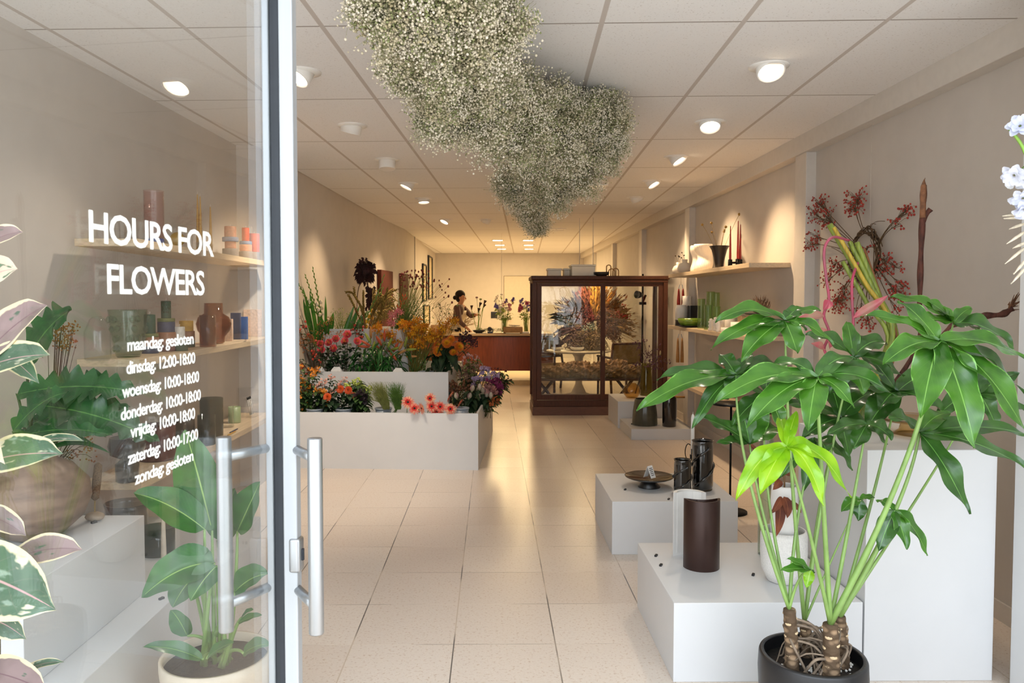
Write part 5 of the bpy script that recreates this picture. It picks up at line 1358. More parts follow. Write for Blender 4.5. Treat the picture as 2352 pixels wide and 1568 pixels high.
# ---- front step fillers
M_or = mat('blossom_orange', '#e08a1c', .6, var=.15); M_pk = mat('blossom_pink', '#dba08e', .6, var=.15); M_lime = mat('bud_lime', '#b3c05a', .6, var=.1); M_blk = fm('black_petal', '#3a2a30', '#241a22')
def sprays(name, label, cat, base, clusters, Y, m, size, per, leafn=10, lf=F_leaf, L=.08, w=.02, tm=BLOSSOM, spread=.03):
    t = thing(name, label, cat, base); b = MB(); bb = MB(); lv = MB()
    for (x, y) in clusters:
        e = g3(x, y, Y + rnd(-.06, .06)); pth = bez(V3(base) + V3((rnd(-.04, .04), 0, 0)), V3(base).lerp(e, .5) + V3((0, 0, .05)), e, n=7); b.tube(pth, .0025, 4)
        bb.inst(tm, [e + V3((rnd(-spread, spread), rnd(-spread, spread * .6), rnd(-spread, spread) * .8)) for _ in range(per)], [size * rnd(.8, 1.2) for _ in range(per)])
        foliage(lv, pth, leafn, L, w, .2, .95, .35)
    b.build('stems', F_dkstem, t); bb.build('blossoms', m, t); lv.build('leaves', lf, t)
sprays('spray_of_orange', 'bushy spray with tiny orange flowers at the far left of the front step', 'flower bunch', T0(705, .3), [(110, 980), (95, 1060), (140, 1100), (200, 1010), (225, 1040), (250, 1000), (100, 1160), (160, 1200), (100, 1220), (255, 1180), (165, 1300), (160, 1350), (330, 1290), (180, 1150), (90, 1240), (320, 1190)], 7.05, M_or, .011, 22, 20)
sprays('spray_of_pink', 'spray of small salmon pink flowers between the orange ones', 'flower bunch', T0(745, .35), [(320, 1100), (380, 1060), (430, 1130), (490, 1090), (240, 1140), (300, 1130), (395, 1190), (250, 1200), (460, 1125), (290, 1210)], 7.1, M_pk, .011, 15, 20, F_dkleaf)
sprays('lisianthus', 'lime green buds of lisianthus beside the green mist grass', 'flower bunch', T0(822, .35), [(520, 1130), (560, 1110), (600, 1095), (620, 1120), (640, 1150), (680, 1170), (690, 1200), (660, 1190), (700, 1160), (590, 1140)], 7.12, M_lime, .011, 9, 14, F_leaf, .09, .025, ICO, .025)
sprays('dark_lisianthus', 'nearly black lisianthus flowers right of the orange pompoms', 'flower bunch', T0(830, .3), [(600, 1200), (640, 1190), (640, 1230), (670, 1230), (620, 1250), (660, 1260)], 7.02, M_blk, .022, 9, 8, F_leaf, .09, .025, BLOSSOM, .03)
M_mist = [mat('mist_olive', '#7b8240', .8, var=.15), mat('mist_green', '#4f7428', .8, var=.15)]
for (px, cx, cy, mi, l) in ((880, 790, 1190, 0, 'olive tuft of fine mist grass, left of the green tuft'), (895, 935, 1190, 1, 'bright green tuft of fine mist grass beside the gerberas')):
    base = T0(px, .25); base.z = .42; t = thing('mist_grass', l, 'grass bunch', base); b = MB(); q0 = g3(cx + (60 if mi == 0 else 15), cy + 130, 7.0)
    b.tube([base, base.lerp(q0, .5), q0], .004, 5)
    for k in range(620):
        e = g3(cx + random.triangular(-112, 96, -10), cy + rnd(-88, 80), 7.05 + rnd(-.12, .12)); s_ = q0 + V3((rnd(-.03, .03), rnd(-.02, .02), rnd(-.03, .05))); b.tube([s_, s_.lerp(e, .5) + V3((0, 0, .01)), e], [.0012, .001, .0006], 3, cap=False)
    for k in range(5): b.tube([base + V3((rnd(-.04, .04), 0, 0)), q0], .003, 4)
    b.build('blades', M_mist[mi], t)
# right side of the front step
sprays('protea_bunch', 'brown leucadendron bunch with small dark cones right of the middle step', 'flower bunch', T0(1040, .85), [(1380, 1130), (1410, 1110), (1450, 1130), (1430, 1170), (1500, 1160), (1530, 1120), (1470, 1190), (1400, 1180), (1550, 1170)], 7.6, mat('leuca_brown', '#6e4326', .7, var=.2), .016, 6, 26, leafmat('olive_leaf', '#6c6a38', col2='#4c4a28', rough=.6, coat=0), .06, .008, ICO, .03)
sprays('stock_flower', 'deep magenta stock flower at the right of the stand', 'flower bunch', T0(1110, .8), [(1740, 1110), (1780, 1100), (1800, 1130), (1760, 1140), (1790, 1160), (1810, 1190), (1770, 1120), (1820, 1150)], 7.6, fm('magenta', '#8e2f62', '#6e2350'), .017, 26, 4, tm=BLOSSOM, spread=.035)
sprays('lilac_flower', 'pale lilac flowers above the pale buds', 'flower bunch', T0(1095, 1.0), [(1680, 990), (1710, 1000), (1670, 1040), (1760, 1040), (1790, 1060), (1610, 1085), (1650, 1080), (1690, 1080), (1600, 1130), (1720, 1075)], 7.75, fm('lilac', '#c9b3d3', '#b098bf'), .024, 9, 6, tm=BLOSSOM, spread=.025)
sprays('leafy_branch', 'dark green leafy branches furthest right on the stand', 'foliage bunch', T0(1120, 1.1), [(1780, 1010), (1820, 1010), (1860, 1030), (1850, 1080), (1880, 1100), (1830, 1100), (1870, 1140), (1890, 1080), (1820, 1060)], 7.85, mat('small_maroon', '#5e2a2a', .7), .01, 6, 16, F_leaf, .1, .024, OCT, .04)
sprays('pink_sedum', 'dusty pink chrysanthemum like heads beside the magenta stock', 'flower bunch', T0(1105, .8), [(1720, 1150), (1745, 1170), (1770, 1190)], 7.5, fm('dusty_pink', '#c28d86', '#9f6f6c'), .022, 26, 3, tm=BLOSSOM, spread=.035)
sprays('rust_flower', 'small rust orange flowers low at the right end of the stand', 'flower bunch', T0(1120, .7), [(1745, 1270), (1780, 1250), (1760, 1290), (1790, 1275)], 7.45, mat('rust_orange', '#b5602a', .7, var=.15), .015, 14, 3, tm=BLOSSOM)
sprays('beige_filler', 'beige pink airy filler flowers behind the lilac', 'flower bunch', T0(1080, 1.35), [(1500, 1000), (1540, 1030), (1580, 1010), (1610, 1050), (1560, 1070), (1640, 980), (1520, 1060), (1600, 990), (1490, 1040)], 8.1, mat('beige_pink', '#c09a84', .8, var=.15), .009, 40, 6, tm=OCT, spread=.05)
sprays('pale_leaf_bunch', 'light green leafy bunch with pale pink flowers behind the chrysanthemums', 'flower bunch', T0(1075, 1.4), [(1560, 880), (1600, 880), (1540, 920), (1590, 930), (1630, 930), (1560, 960), (1500, 930), (1620, 970)], 8.2, fm('pale_pink', '#dcb7bd', '#c29aa2'), .02, 4, 16, leafmat('pale_leaf', '#87955a', col2='#66753f', rough=.55, coat=0), .1, .026, BLOSSOM, .04)
sprays('burgundy_filler', 'burgundy brown flower cluster in front of the wooden counter', 'flower bunch', T1(1000, 1.25), [(1500, 710), (1540, 700), (1570, 730), (1600, 750), (1530, 740), (1600, 780), (1500, 760)], 8.1, mat('burgundy_dull', '#553036', .8, var=.2), .011, 24, 8, F_leaf, .07, .02, OCT, .04)
for px, tier, d, l in ((978, 1, .87, 'clear grey bucket under the kangaroo paw stems'), (722, 0, .2, 'grey bucket at the left of the front step'), (788, 0, .2, 'grey bucket under the orange pompoms'), (1058, 0, .25, 'grey bucket under the salmon gerberas'), (880, 0, .24, 'dark grey bucket under the mist grass')):
    bucket(px, tier, d, l)
# white paper sleeves poking out between the roses
for x, y, l in ((270, 985, 'white paper sleeve edge below the left roses'), (420, 985, 'white paper sleeve edge below the middle of the roses'), (950, 995, 'white paper sleeve edge under the lilies')):
    c = g3(x, y + 25, 7.66); b = MB(); e = c + V3((0, .02, .035))
    b.add([tuple(c + V3((-.06, 0, -.1))), tuple(c + V3((.06, .01, -.1))), tuple(c + V3((.07, .0, -.02))), tuple(e + V3((.03, 0, 0))), tuple(e + V3((-.03, .01, 0))), tuple(c + V3((-.055, .0, .0)))], [(0, 1, 2, 3, 4, 5)])
    o = one('paper_sleeve', b, M_card, l, 'paper', c + V3((0, 0, -.1)), smooth=False); s = o.modifiers.new('thick', 'SOLIDIFY'); s.thickness = .002
# ================================================================== DISPLAY CABINET
M_ebony = mat('dark_mahogany', '#54301f', .5, var=.14, scale=9, stretch=(14, 14, 1.2), coat=.03, spec=.3)
M_mahog = mat('red_mahogany', '#8a4524', .4, var=.14, scale=7, stretch=(16, 16, .8), coat=.1, spec=.3)
M_plinthwood = mat('brown_base_wood', '#6a4433', .5, var=.15, scale=7, stretch=(1.5, 8, 14))
G_cab = glass('cabinet_glass', '#eef2ee', 0, 1.1)
CX0, CX1, CY0, CY1 = .53, 2.315, 10.12, 10.84
ZC = 1.83
cab = thing('display_cabinet', 'tall dark wooden display cabinet with glass sliding doors', 'display cabinet', ((CX0 + CX1) / 2, CY0, 0))
b = MB(); b.box(CX0, CX1, CY0, CY1, 0, .115); b.build('base', M_plinthwood, cab, smooth=False, bevel=.004)
b = MB(); b.box(CX0 + .01, CX1 - .01, CY0 + .015, CY1 - .01, .1155, .20); b.build('floor_board', M_ebony, cab, smooth=False, bevel=.004)
b = MB(); b.box(CX0 - .02, CX1 + .02, CY0 - .02, CY1 + .02, ZC - .035, ZC + .015); b.box(CX0 - .005, CX1 + .005, CY0 - .005, CY1 + .005, ZC - .075, ZC - .035); b.build('cornice', M_ebony, cab, smooth=False, bevel=.012, seg=3)
for (x, y) in ((CX0, CY0), (CX1 - .055, CY0), (CX0, CY1 - .05), (CX1 - .055, CY1 - .05)):
    b = MB(); b.box(x, x + .055, y, y + .05, .2, ZC - .07); b.build('post', M_ebony, cab, smooth=False, bevel=.004)
def sliding(x0, x1, y, flip):
    b = MB(); w = .062; z0, z1 = .205, ZC - .08
    b.box(x0, x0 + w, y, y + .022, z0, z1); b.box(x1 - w, x1, y, y + .022, z0, z1); b.box(x0 + w, x1 - w, y, y + .022, z0, z0 + .07); b.box(x0 + w, x1 - w, y, y + .022, z1 - w * .7, z1)
    d = b.build('door', M_ebony, cab, smooth=False, bevel=.003)
    b = MB(); b.box(x0 + w, x1 - w, y + .009, y + .013, z0 + .07, z1 - w * .7); b.build('pane', G_cab, d, smooth=False)
    b = MB(); xx = x1 - w / 2; zz = .82
    b.lathe([(1e-6, 0), (.012, 0), (.014, .004), (1e-6, .004)], (xx, y + .002, zz), 20, R=np.array([[1, 0, 0], [0, 0, -1], [0, 2.8, 0]])); b.build('finger_pull', mat('aged_brass', '#b9a888', .35, .8), d)
sliding(CX0 + .056, CX0 + .056 + .905, CY0 + .004, 0)
sliding(CX0 + .90, CX1 - .056, CY0 + .032, 1)
for x in (CX0 + .02, CX1 - .024):
    b = MB(); b.box(x, x + .004, CY0 + .052, CY1 - .052, .2, ZC - .07); b.build('side_pane', G_cab, cab, smooth=False)
b = MB(); b.box(CX0 + .057, CX1 - .057, CY1 - .025, CY1 - .021, .2, ZC - .07); b.build('back_pane', G_cab, cab, smooth=False)
# storage boxes and oddments on the cabinet
def tbox(px0, px1, py0, Y, label, col, dy=.25, z0=ZC + .016, name='storage_box', lid=True):
    a = P(px0, py0, Y=Y); e = P(px1, py0, Y=Y); t = thing(name, label, 'box', ((a.x + e.x) / 2, Y, z0), None)
    b = MB(); b.box(a.x + .01, e.x - .01, Y, Y + dy, z0, a.z - .025); b.build('body', col, t, smooth=False, bevel=.006)
    b = MB(); b.box(a.x, e.x, Y - .008, Y + dy + .008, a.z - .0245, a.z); b.build('rim', col, t, smooth=False, bevel=.004)
M_tub = mat('white_plastic_tub', '#efe9da', .5, var=.02)
tbox(1257, 1291, 616, 10.3, 'low white storage tub at the left on top of the cabinet', M_tub)
tbox(1294, 1311, 616, 10.42, 'narrow white storage tub between the other two on the cabinet', M_tub)
tbox(1312, 1369, 607, 10.2, 'largest white storage tub on top of the cabinet', M_tub, .35)
c = P(1355, 625, Y=10.14); c.z = ZC + .0155
b = MB(); a = V3((P(1338, 625, Y=10.13).x, 0, 0)).x; e = P(1374, 625, Y=10.13).x; b.lathe([(1e-6, 0), (.06, 0), (.1, .02), (.105, .05), (.098, .05), (.09, .02), (1e-6, .012)], ((a + e) / 2 + .15, 10.16, ZC + .0155), 30)
one('bowl', b, C_blackmat, 'black shallow bowl on top of the cabinet in front of the largest tub', 'bowl', ((a + e) / 2 + .15, 10.16, ZC + .0155))
M_ply = mat('plywood', '#b7905e', .6, var=.1, scale=20)
for i, (px, w, h, l) in enumerate(((1398, .03, .15, 'upright wooden frame ornament on the cabinet'), (1405, .045, .1, 'middle wooden arch ornament on the cabinet'), (1414, .04, .11, 'rightmost wooden arch ornament on the cabinet'))):
    x = P(px, 630, Y=10.3 + .06 * i).x; y = 10.3 + .06 * i; b = MB()
    pts = [V3((x - w, y, ZC + .016))] + [V3((x - w * math.cos(a_), y, ZC + .016 + (h - w) + w * math.sin(a_))) for a_ in np.linspace(0, PI, 9)] + [V3((x + w, y, ZC + .016))]
    b.tube(pts, .008, 6); one('wooden_arch', b, M_ply, l, 'ornament', (x, y, ZC + .016), 'wooden arches on the cabinet')
# ================================================================== COUNTER
M_ctop = mat('counter_top', '#cdb48c', .45, var=.06, scale=10)
M_plat = mat('platform', '#cdb790', .6, var=.04)
b = MB(); b.box(-1.46, 1.13, 13.76, 15.6, 0, .09); tag(b.build('platform', M_plat, smooth=False, bevel=.003, origin=(-.1, 14.6, 0)), 'low pale platform under the wooden counter', 'platform')
ct = thing('counter', 'long reddish wooden shop counter with a pale top', 'counter', (-.1, 13.9, .09))
b = MB(); b.box(-1.35, 1.10, 13.86, 14.02, .25, .865); b.box(-1.33, -1.1, 14.02, 14.6, .25, .865); b.box(.9, 1.08, 14.02, 14.6, .25, .865); b.build('front_panel', M_mahog, ct, smooth=False, bevel=.004)
b = MB(); b.box(-1.34, 1.09, 13.85, 14.62, .866, .885); b.build('rail', M_ebony, ct, smooth=False)
b = MB(); b.box(-1.38, 1.13, 13.80, 14.68, .886, .925); b.build('worktop', M_ctop, ct, smooth=False, bevel=.004)
for x in (-1.25, -.1, 1.0):
    b = MB(); b.box(x, x + .05, 13.95, 14.0, .09, .25); b.box(x, x + .05, 14.5, 14.55, .09, .25); b.build('leg', M_steel, ct, smooth=False)
CT = .926
def onc(px, Y): p = P(px, 760, Y=Y); return V3((p.x, Y, CT))
# planter with twigs
c = onc(1010, 14.0)
b = MB(); b.box(c.x - .16, c.x + .2, 13.9, 14.12, CT, CT + .15); one('planter_box', b, mat('tan_planter', '#b78f5d', .6), 'tan planter box on the left end of the wooden counter', 'planter', c, smooth=False, bevel=.006)
t = thing('twig_bunch', 'curly willow twigs with a few leaves in the tan planter', 'twigs', c + V3((0, 0, .151))); b = MB(); lv = MB()
for k in range(7):
    p = [c + V3((rnd(-.1, .12), rnd(-.05, .05), .14))]
    for i in range(6): p.append(p[-1] + V3((rnd(-.06, .07), rnd(-.04, .04), .07)))
    q = smooth_path(p, 4); b.tube(q, .0035, 5); foliage(lv, q, 3, .08, .02, .4, 1)
b.build('twigs', mat('dry_twig', '#5a4335', .8), t); lv.build('leaves', F_leaf, t)
# black bowl with callas
c = onc(1100, 14.1)
t = thing('flower_bowl', 'shallow black bowl on the counter holding dark calla stems', 'bowl', c)
b = MB(); b.lathe(vessel([(.05, 0), (.1, .02), (.12, .055)], .006), c, 32); b.build('bowl', C_blackmat, t)
M_calla = mat('calla_dark', '#3a1a26', .4, var=.1)
for (px, py, l) in ((1083, 712, 'dark calla leaning left in the black bowl'), (1098, 718, 'low dark calla touched by the hand'), (1101, 705, 'dark calla in the middle of the black bowl'), (1109, 708, 'dark calla right of the middle one'), (1111, 700, 'highest dark calla, furthest right')):
    e = P(px, py, Y=14.12 + rnd(-.03, .03)); q = c + V3((rnd(-.05, .05), 0, .03)); s = thing('calla', l, 'calla', q, 'dark callas in the black bowl')
    b = MB(); b.tube(bez(q, q.lerp(e, .5) + V3((0, 0, .02)), e, n=6), .0055, 6); b.build('stem', mat('calla_stem', '#8fae3e', .5), s)
    b = MB(); d = (e - q).normalized(); b.lathe([(.005, 0), (.012, .03), (.024, .07), (.03, .085), (.024, .075), (.009, .03)], e, 12, R=frame(d + V3((.2, -.2, 0))), wob=lambda a, z: 1 + .25 * math.cos(a)); b.build('bloom', M_calla, s)
for (px, py, l, m) in ((1095, 683, 'thin stem with a round pinkish scabious head on the counter', mat('scabious', '#a77f7a', .7)), (1104, 687, 'thin stem with a green seed head on the counter', mat('seed_green', '#9aa05a', .7))):
    e = P(px, py, Y=14.12); q = c + V3((rnd(-.02, .02), .02, .03)); s = thing('scabious', l, 'flower stem', q); b = MB(); b.tube(bez(q, q.lerp(e, .5), e, n=6), .003, 5); b.build('stem', F_stem, s); b = MB(); b.ball(e, .026, 0, 10, 6, sc_=(1, 1, .7)); b.build('bloom', m, s)
# mixed bouquets in glass vases
MB_COL = [mat('bq_violet', '#6f63b5', .6), mat('bq_white', '#efe6da', .6), mat('bq_pink', '#dc8f9f', .6), mat('bq_lime', '#b6c862', .6), mat('bq_magenta', '#b8446e', .6), mat('bq_cream', '#e6d590', .6)]
def bouquet(px, Y, label, heads, white=None):
    c = onc(px, Y); t = thing('bouquet_vase', label[0], 'vase', c, 'glass vases on the counter')
    b = MB(); b.lathe(vessel([(.05, 0), (.06, .01), (.062, .17), (.055, .19)], .004), c, 28); b.build('glass', G_clear, t)
    q = c + V3((0, 0, .02)); t = thing('mixed_bouquet', label[1], 'bouquet', q); st = MB(); lf = MB()
    for (hx, hy, mi, n, r, sp) in heads:
        e = P(*z3(hx, hy), Y=Y + rnd(-.08, .06)); st.tube(bez(q + V3((rnd(-.03, .03), rnd(-.03, .03), 0)), q + V3((0, 0, .2)), e, n=6), .003, 4)
        b = MB()
        if n == 1: b.ball(e, r * 1.6, 0, 12, 8)
        else: b.inst(BLOSSOM, [e + V3((rnd(-sp, sp), rnd(-sp, sp), rnd(-sp * 1.6, sp * 1.6))) for _ in range(n)], [r * rnd(.7, 1.2) for _ in range(n)])
        b.build('bloom', MB_COL[mi], t)
    for k in range(60):
        p = q + V3((rnd(-.13, .13), rnd(-.1, .1), rnd(.2, .34))); lf.leaf(bez(p, p + V3((rnd(-.04, .04), rnd(-.04, .02), .03)), p + V3((rnd(-.09, .09), rnd(-.07, .04), rnd(-.03, .04))), n=4), .018, cols=1)
    for k in range(18): a = q + V3((rnd(-.04, .04), rnd(-.04, .04), 0)); st.tube([a, a + V3((rnd(-.04, .04), 0, .26))], .0035, 4)
    st.build('stems', mat('bq_stem', '#8fae3e', .5), t); lf.build('leaves', mat('bq_leaf', '#8da544', .6, var=.15), t)
bouquet(1158, 14.25, ('clear glass vase on the counter under the left bouquet', 'left mixed summer bouquet in a glass vase on the counter'),
        [(1790, 455, 0, 16, .03, .03), (1785, 400, 1, 10, .02, .025), (1800, 385, 1, 8, .018, .03), (1835, 385, 3, 12, .014, .02), (1880, 415, 0, 14, .022, .025), (1940, 405, 0, 14, .024, .025), (1930, 430, 5, 10, .022, .03), (1830, 490, 1, 1, .045, 0), (1800, 495, 3, 14, .03, .04), (1905, 465, 2, 12, .036, .035), (1860, 440, 2, 8, .03, .03), (1880, 480, 1, 10, .025, .04), (1830, 440, 1, 12, .024, .04), (1850, 510, 3, 10, .03, .05)])
bouquet(1209, 14.3, ('clear glass vase on the counter beside the cabinet edge', 'right mixed bouquet with magenta dahlia beside the cabinet'),
        [(2010, 415, 0, 18, .026, .035), (2000, 470, 4, 14, .036, .03), (2050, 420, 4, 12, .03, .03), (2065, 475, 0, 14, .03, .03), (2030, 450, 1, 12, .024, .04), (2040, 510, 3, 14, .03, .05), (1985, 490, 2, 10, .03, .03), (2080, 440, 2, 10, .03, .03)])
# crate with papers, tape dispenser, greenery, papers
a = onc(1156, 13.95); e = onc(1200, 13.95)
t = thing('wooden_crate', 'small light wooden crate of papers on the counter', 'crate', (a + e) / 2)
b = MB()
for (x0, x1, y0, y1) in ((a.x, e.x, 13.85, 13.865), (a.x, e.x, 14.085, 14.1), (a.x, a.x + .015, 13.865, 14.085), (e.x - .015, e.x, 13.865, 14.085)): b.box(x0, x1, y0, y1, CT + .012, CT + .115)
b.box(a.x, e.x, 13.866, 14.084, CT + .012, CT + .02); b.build('sides', mat('crate_wood', '#b08a5a', .65, var=.1), t, smooth=False, bevel=.002)
b = MB()
for x in (a.x + .03, e.x - .03): b.lathe([(1e-6, 0), (.012, 0), (.012, .0115), (1e-6, .0115)], (x, 13.88, CT), 12); b.lathe([(1e-6, 0), (.012, 0), (.012, .0115), (1e-6, .0115)], (x, 14.07, CT), 12)
b.build('feet', C_blackmat, t)
b = MB()
for k in range(9): b.obox(((a.x + e.x) / 2 + rnd(-.05, .05), 13.98, CT + .06 + .011 * k), np.array(Euler((rnd(-.1, .1), rnd(-.15, .15), rnd(-.3, .3))).to_matrix()), (.1, .07, .003))
o = one('paper_stack', b, mat('paper_cream', '#e6dcc4', .7), 'loose cream papers and cards lying in the wooden crate', 'papers', ((a.x + e.x) / 2, 13.98, CT + .021), smooth=False)
c = onc(1126, 13.95); t = thing('tape_dispenser', 'black tape dispenser on the counter', 'tape dispenser', c); b = MB(); b.box(c.x - .05, c.x + .05, 13.92, 13.98, CT, CT + .035); b.box(c.x + .03, c.x + .05, 13.92, 13.98, CT + .03, CT + .08); b.build('body', C_blackmat, t, smooth=False, bevel=.005)
b = MB(); b.lathe([(.02, -.02), (.042, -.02), (.042, .02), (.02, .02), (.02, -.02)], c + V3((-.01, 0, .075)), 24, R=np.array([[1, 0, 0], [0, 0, -1], [0, 1, 0]])); b.build('roll', mat('tape', '#3a342c', .4), t)
for px, w, l, m in ((1075, .14, 'white sheets of paper under the hand on the counter', M_card), (1107, .08, 'black notebook lying on the counter', C_blackmat), (1145, .1, 'tan sheet of wrapping paper on the counter', mat('kraft', '#b8925f', .7))):
    c = onc(px, 13.92); b = MB(); b.obox(c + V3((0, 0, .004)), np.array(Euler((0, 0, rnd(-.3, .3))).to_matrix()), (w, .06, .004)); one('paper_sheet', b, m, l, 'paper', c, smooth=False)
t = thing('greenery_sprigs', 'loose green sprigs lying along the counter', 'greenery', onc(1125, 14.2)); b = MB()
for k in range(150):
    p = onc(rnd(1098, 1155), 14.2 + rnd(-.1, .15)) + V3((0, 0, rnd(.004, .07))); b.leaf([p, p + V3((rnd(-.03, .03), rnd(-.02, .02), .015)), p + V3((rnd(-.06, .06), rnd(-.04, .04), rnd(0, .02)))], .012, cols=1)
b.build('leaves', mat('sage_leaf', '#8b9a68', .7, var=.2), t)
b = MB(); c = onc(1203, 14.1); b.box(c.x - .06, c.x + .09, 13.95, 14.1, CT, CT + .025); one('white_tray', b, M_card, 'white tray lying on the counter beside the crate', 'tray', c, smooth=False, bevel=.004)
# ================================================================== BEHIND THE CABINET
M_tul = mat('white_table', '#d8ccb4', .35, var=.02)
TX, TY = 1.37, 12.15
t = thing('round_table', 'white round pedestal table behind the display cabinet', 'table', (TX, TY, 0))
b = MB(); b.lathe([(1e-6, .0), (.27, 0), (.26, .02), (.12, .06), (.055, .2), (.045, .4), (.07, .62), (.12, .70), (1e-6, .70)], (TX, TY, 0), 36); b.build('pedestal', M_tul, t)
b = MB(); b.lathe([(1e-6, .701), (.45, .701), (.52, .722), (.515, .735), (1e-6, .735)], (TX, TY, 0), 56); b.build('tabletop', M_tul, t)
c = V3((1.32, TY - .2, .736)); b = MB(); b.lathe(vessel([(.05, 0), (.1, .03), (.11, .06)], .005), c, 30); one('bowl', b, C_ivory, 'low white bowl on the round table behind the glass', 'bowl', c)
c = V3((1.02, TY - .1, .736)); b = MB(); b.lathe(vessel([(.05, 0), (.09, .03), (.1, .05)], .005), c, 30); one('bowl', b, C_ivory, 'second low white bowl further left on the round table', 'bowl', c)
c = V3((TX + .18, TY, .736)); b = MB(); b.lathe(vessel([(.07, 0), (.085, .01), (.09, .2), (.08, .23)], .005), c, 32); one('glass_vase', b, G_clear, 'wide clear glass vase on the round table under the dried bouquet', 'vase', c); DV = c
# dried bouquet: grasses fanned out from a hidden core
t = thing('dried_bouquet', 'huge fan of dried grasses and flowers seen through the cabinet glass', 'dried bouquet', DV + V3((0, 0, .02)))
z4 = lambda x, y: (980 + .2679 * x, 560 + .2679 * y)
core = P(*z4(1430, 690), Y=TY)
st = MB()
for k in range(40): e = core + V3((rnd(-.2, .2), rnd(-.12, .12), rnd(-.15, .1))); st.tube([DV + V3((rnd(-.05, .05), rnd(-.05, .05), .01)), e], .003, 4)
st.build('stems', mat('straw_stem', '#a98d5b', .8), t)
def plume(lbl, a0, a1, r0, r1, col, n, kind, w=.02):
    b = MB()
    for k in range(n):
        a = math.radians(rnd(a0, a1)); r = rnd(r0, r1); d = V3((math.cos(a), rnd(-.55, .35), math.sin(a) * .86)).normalized()
        p0 = core + d * rnd(.05, .18); p1 = core + V3((d.x * r, d.y * .35, d.z * r)); sag = V3((0, 0, -.05 * abs(d.x)))
        pth = bez(p0, p0.lerp(p1, .6) - sag, p1 + sag, n=6)
        if kind == 'plume': b.tube(pth, [.002, .004, .008, w * .6, w * .8, w * .5, .002], 5)
        if kind == 'plume':
            for q in range(9): c = pth[int(rnd(2, 6.9))]; b.inst(BLADE, [c], [rnd(.05, .10)], aniso=np.array([1.6, 1.6, 1]), R=frame(d + V3((rnd(-.4, .4), rnd(-.4, .4), rnd(-.4, .4))))[None])
        if kind == 'spray':
            b.tube(pth, .0015, 3); b.inst(OCT, [pth[int(rnd(3, 6.9))] + V3((rnd(-.04, .04), rnd(-.04, .04), rnd(-.04, .04))) for _ in range(34)], .0125)
        if kind == 'leaf': b.leaf(pth, w, up=(0, -1, .3), cols=1, fold=.3)
        if kind == 'blade': b.tube(pth, [.003, .003, .0028, .0025, .002, .0015, .001], 3)
    b.build(lbl, mat('dry_' + lbl, col, .9, var=.25, scale=30), t)
plume('mauve_plumes', 115, 168, .40, .68, '#7d5c52', 60, 'plume')
plume('rust_plumes', 96, 124, .35, .64, '#8f4f3a', 46, 'plume')
plume('golden_plumes', 62, 102, .4, .66, '#d39a3e', 60, 'plume')
plume('amber_plumes', 28, 64, .4, .68, '#a86a34', 70, 'plume')
plume('straw_ears', -28, 30, .45, .82, '#b98b4c', 90, 'blade')
plume('straw_plumes', -20, 24, .4, .7, '#b48a4e', 34, 'plume')
plume('red_spray', 20, 42, .45, .6, '#b02c22', 30, 'spray')
plume('plum_leaves', 158, 222, .35, .78, '#4d2c34', 46, 'leaf', .035)
plume('burgundy_spray', 100, 200, .1, .36, '#7a2f2c', 80, 'spray')
plume('blush_flowers', 140, 235, .15, .55, '#a57f70', 110, 'spray')
plume('pale_mint', 165, 215, .03, .2, '#c6d0bd', 80, 'spray')
plume('trailing_straw', -100, -25, .3, .62, '#c9ab78', 80, 'blade')
plume('beige_flowers', 205, 300, .12, .45, '#b89c74', 110, 'spray')
plume('brown_filler', -40, 70, .1, .48, '#86583a', 120, 'spray')
# bench with paper-wrapped bundles
t = thing('trestle_bench', 'low dark trestle bench with paper bundles behind the cabinet', 'bench', (1.35, 11.25, 0))
b = MB(); b.box(.6, 2.25, 11.05, 11.5, .36, .39); b.build('seat', M_ebony, t, smooth=False, bevel=.003)
for x in (.78, 1.95):
    for s in (-1, 1):
        b = MB(); b.tube([(x - .12 * s, 11.27, .36), (x + .16 * s, 11.27, 0.01)], .022, 4); b.build('leg', M_ebony, t)
M_kraft = mat('kraft_paper', '#ad8657', .6, var=.2, scale=14, bump=.6)
M_straw = mat('straw_bundle', '#a5894f', .9, var=.2)
for i, (x0, x1, y, z, r, l) in enumerate(((.66, 1.12, 11.2, .39, .085, 'paper wrapped dried bundle at the left of the trestle bench'), (1.15, 1.62, 11.2, .39, .09, 'paper wrapped dried bundle in the middle of the trestle bench'), (1.65, 2.15, 11.2, .39, .09, 'paper wrapped dried bundle at the right of the trestle bench'), (1.0, 1.45, 11.4, .39, .11, 'paper wrapped bundle behind on the trestle bench, left of centre'), (1.5, 2.0, 11.4, .39, .12, 'largest paper wrapped bundle at the back of the trestle bench'))):
    c = V3(((x0 + x1) / 2, y, z)); t = thing('wrapped_bundle', l, 'wrapped bundle', c, 'wrapped bundles on the bench')
    b = MB(); pts = [(x0 + (x1 - x0) * k / 7, y + .01 * math.sin(k * 2), z + r * (.75 + .25 * math.sin(k))) for k in range(8)]
    b.lathe([(1e-6, 0)] + [(r * (.55 + .45 * math.sin(PI * (.1 + .62 * k / 23)) + .08 * math.sin(k * 2.3)), (x1 - x0) * k / 23) for k in range(24)] + [(1e-6, x1 - x0 - .03)], (x0, y, z + r), 30, R=np.array([[0, 0, 1.], [0, 1, 0], [1, 0, 0]]), wob=lambda a, zz: 1 + .16 * math.sin(5 * a + zz * 34) + .07 * math.sin(9 * a - zz * 61) + .06 * math.sin(17 * a + zz * 90))
    b.build('paper', M_kraft, t, smooth=False)
    b = MB()
    for k in range(150): a = V3((x1 - .07, y + rnd(-r, r) * .5, z + r + rnd(-r, r) * .5)); b.tube([a, a + V3((rnd(.05, .24), rnd(-.08, .08), rnd(-.07, .08) - .02))], .0024, 3)
    b.build('stalks', M_straw, t)
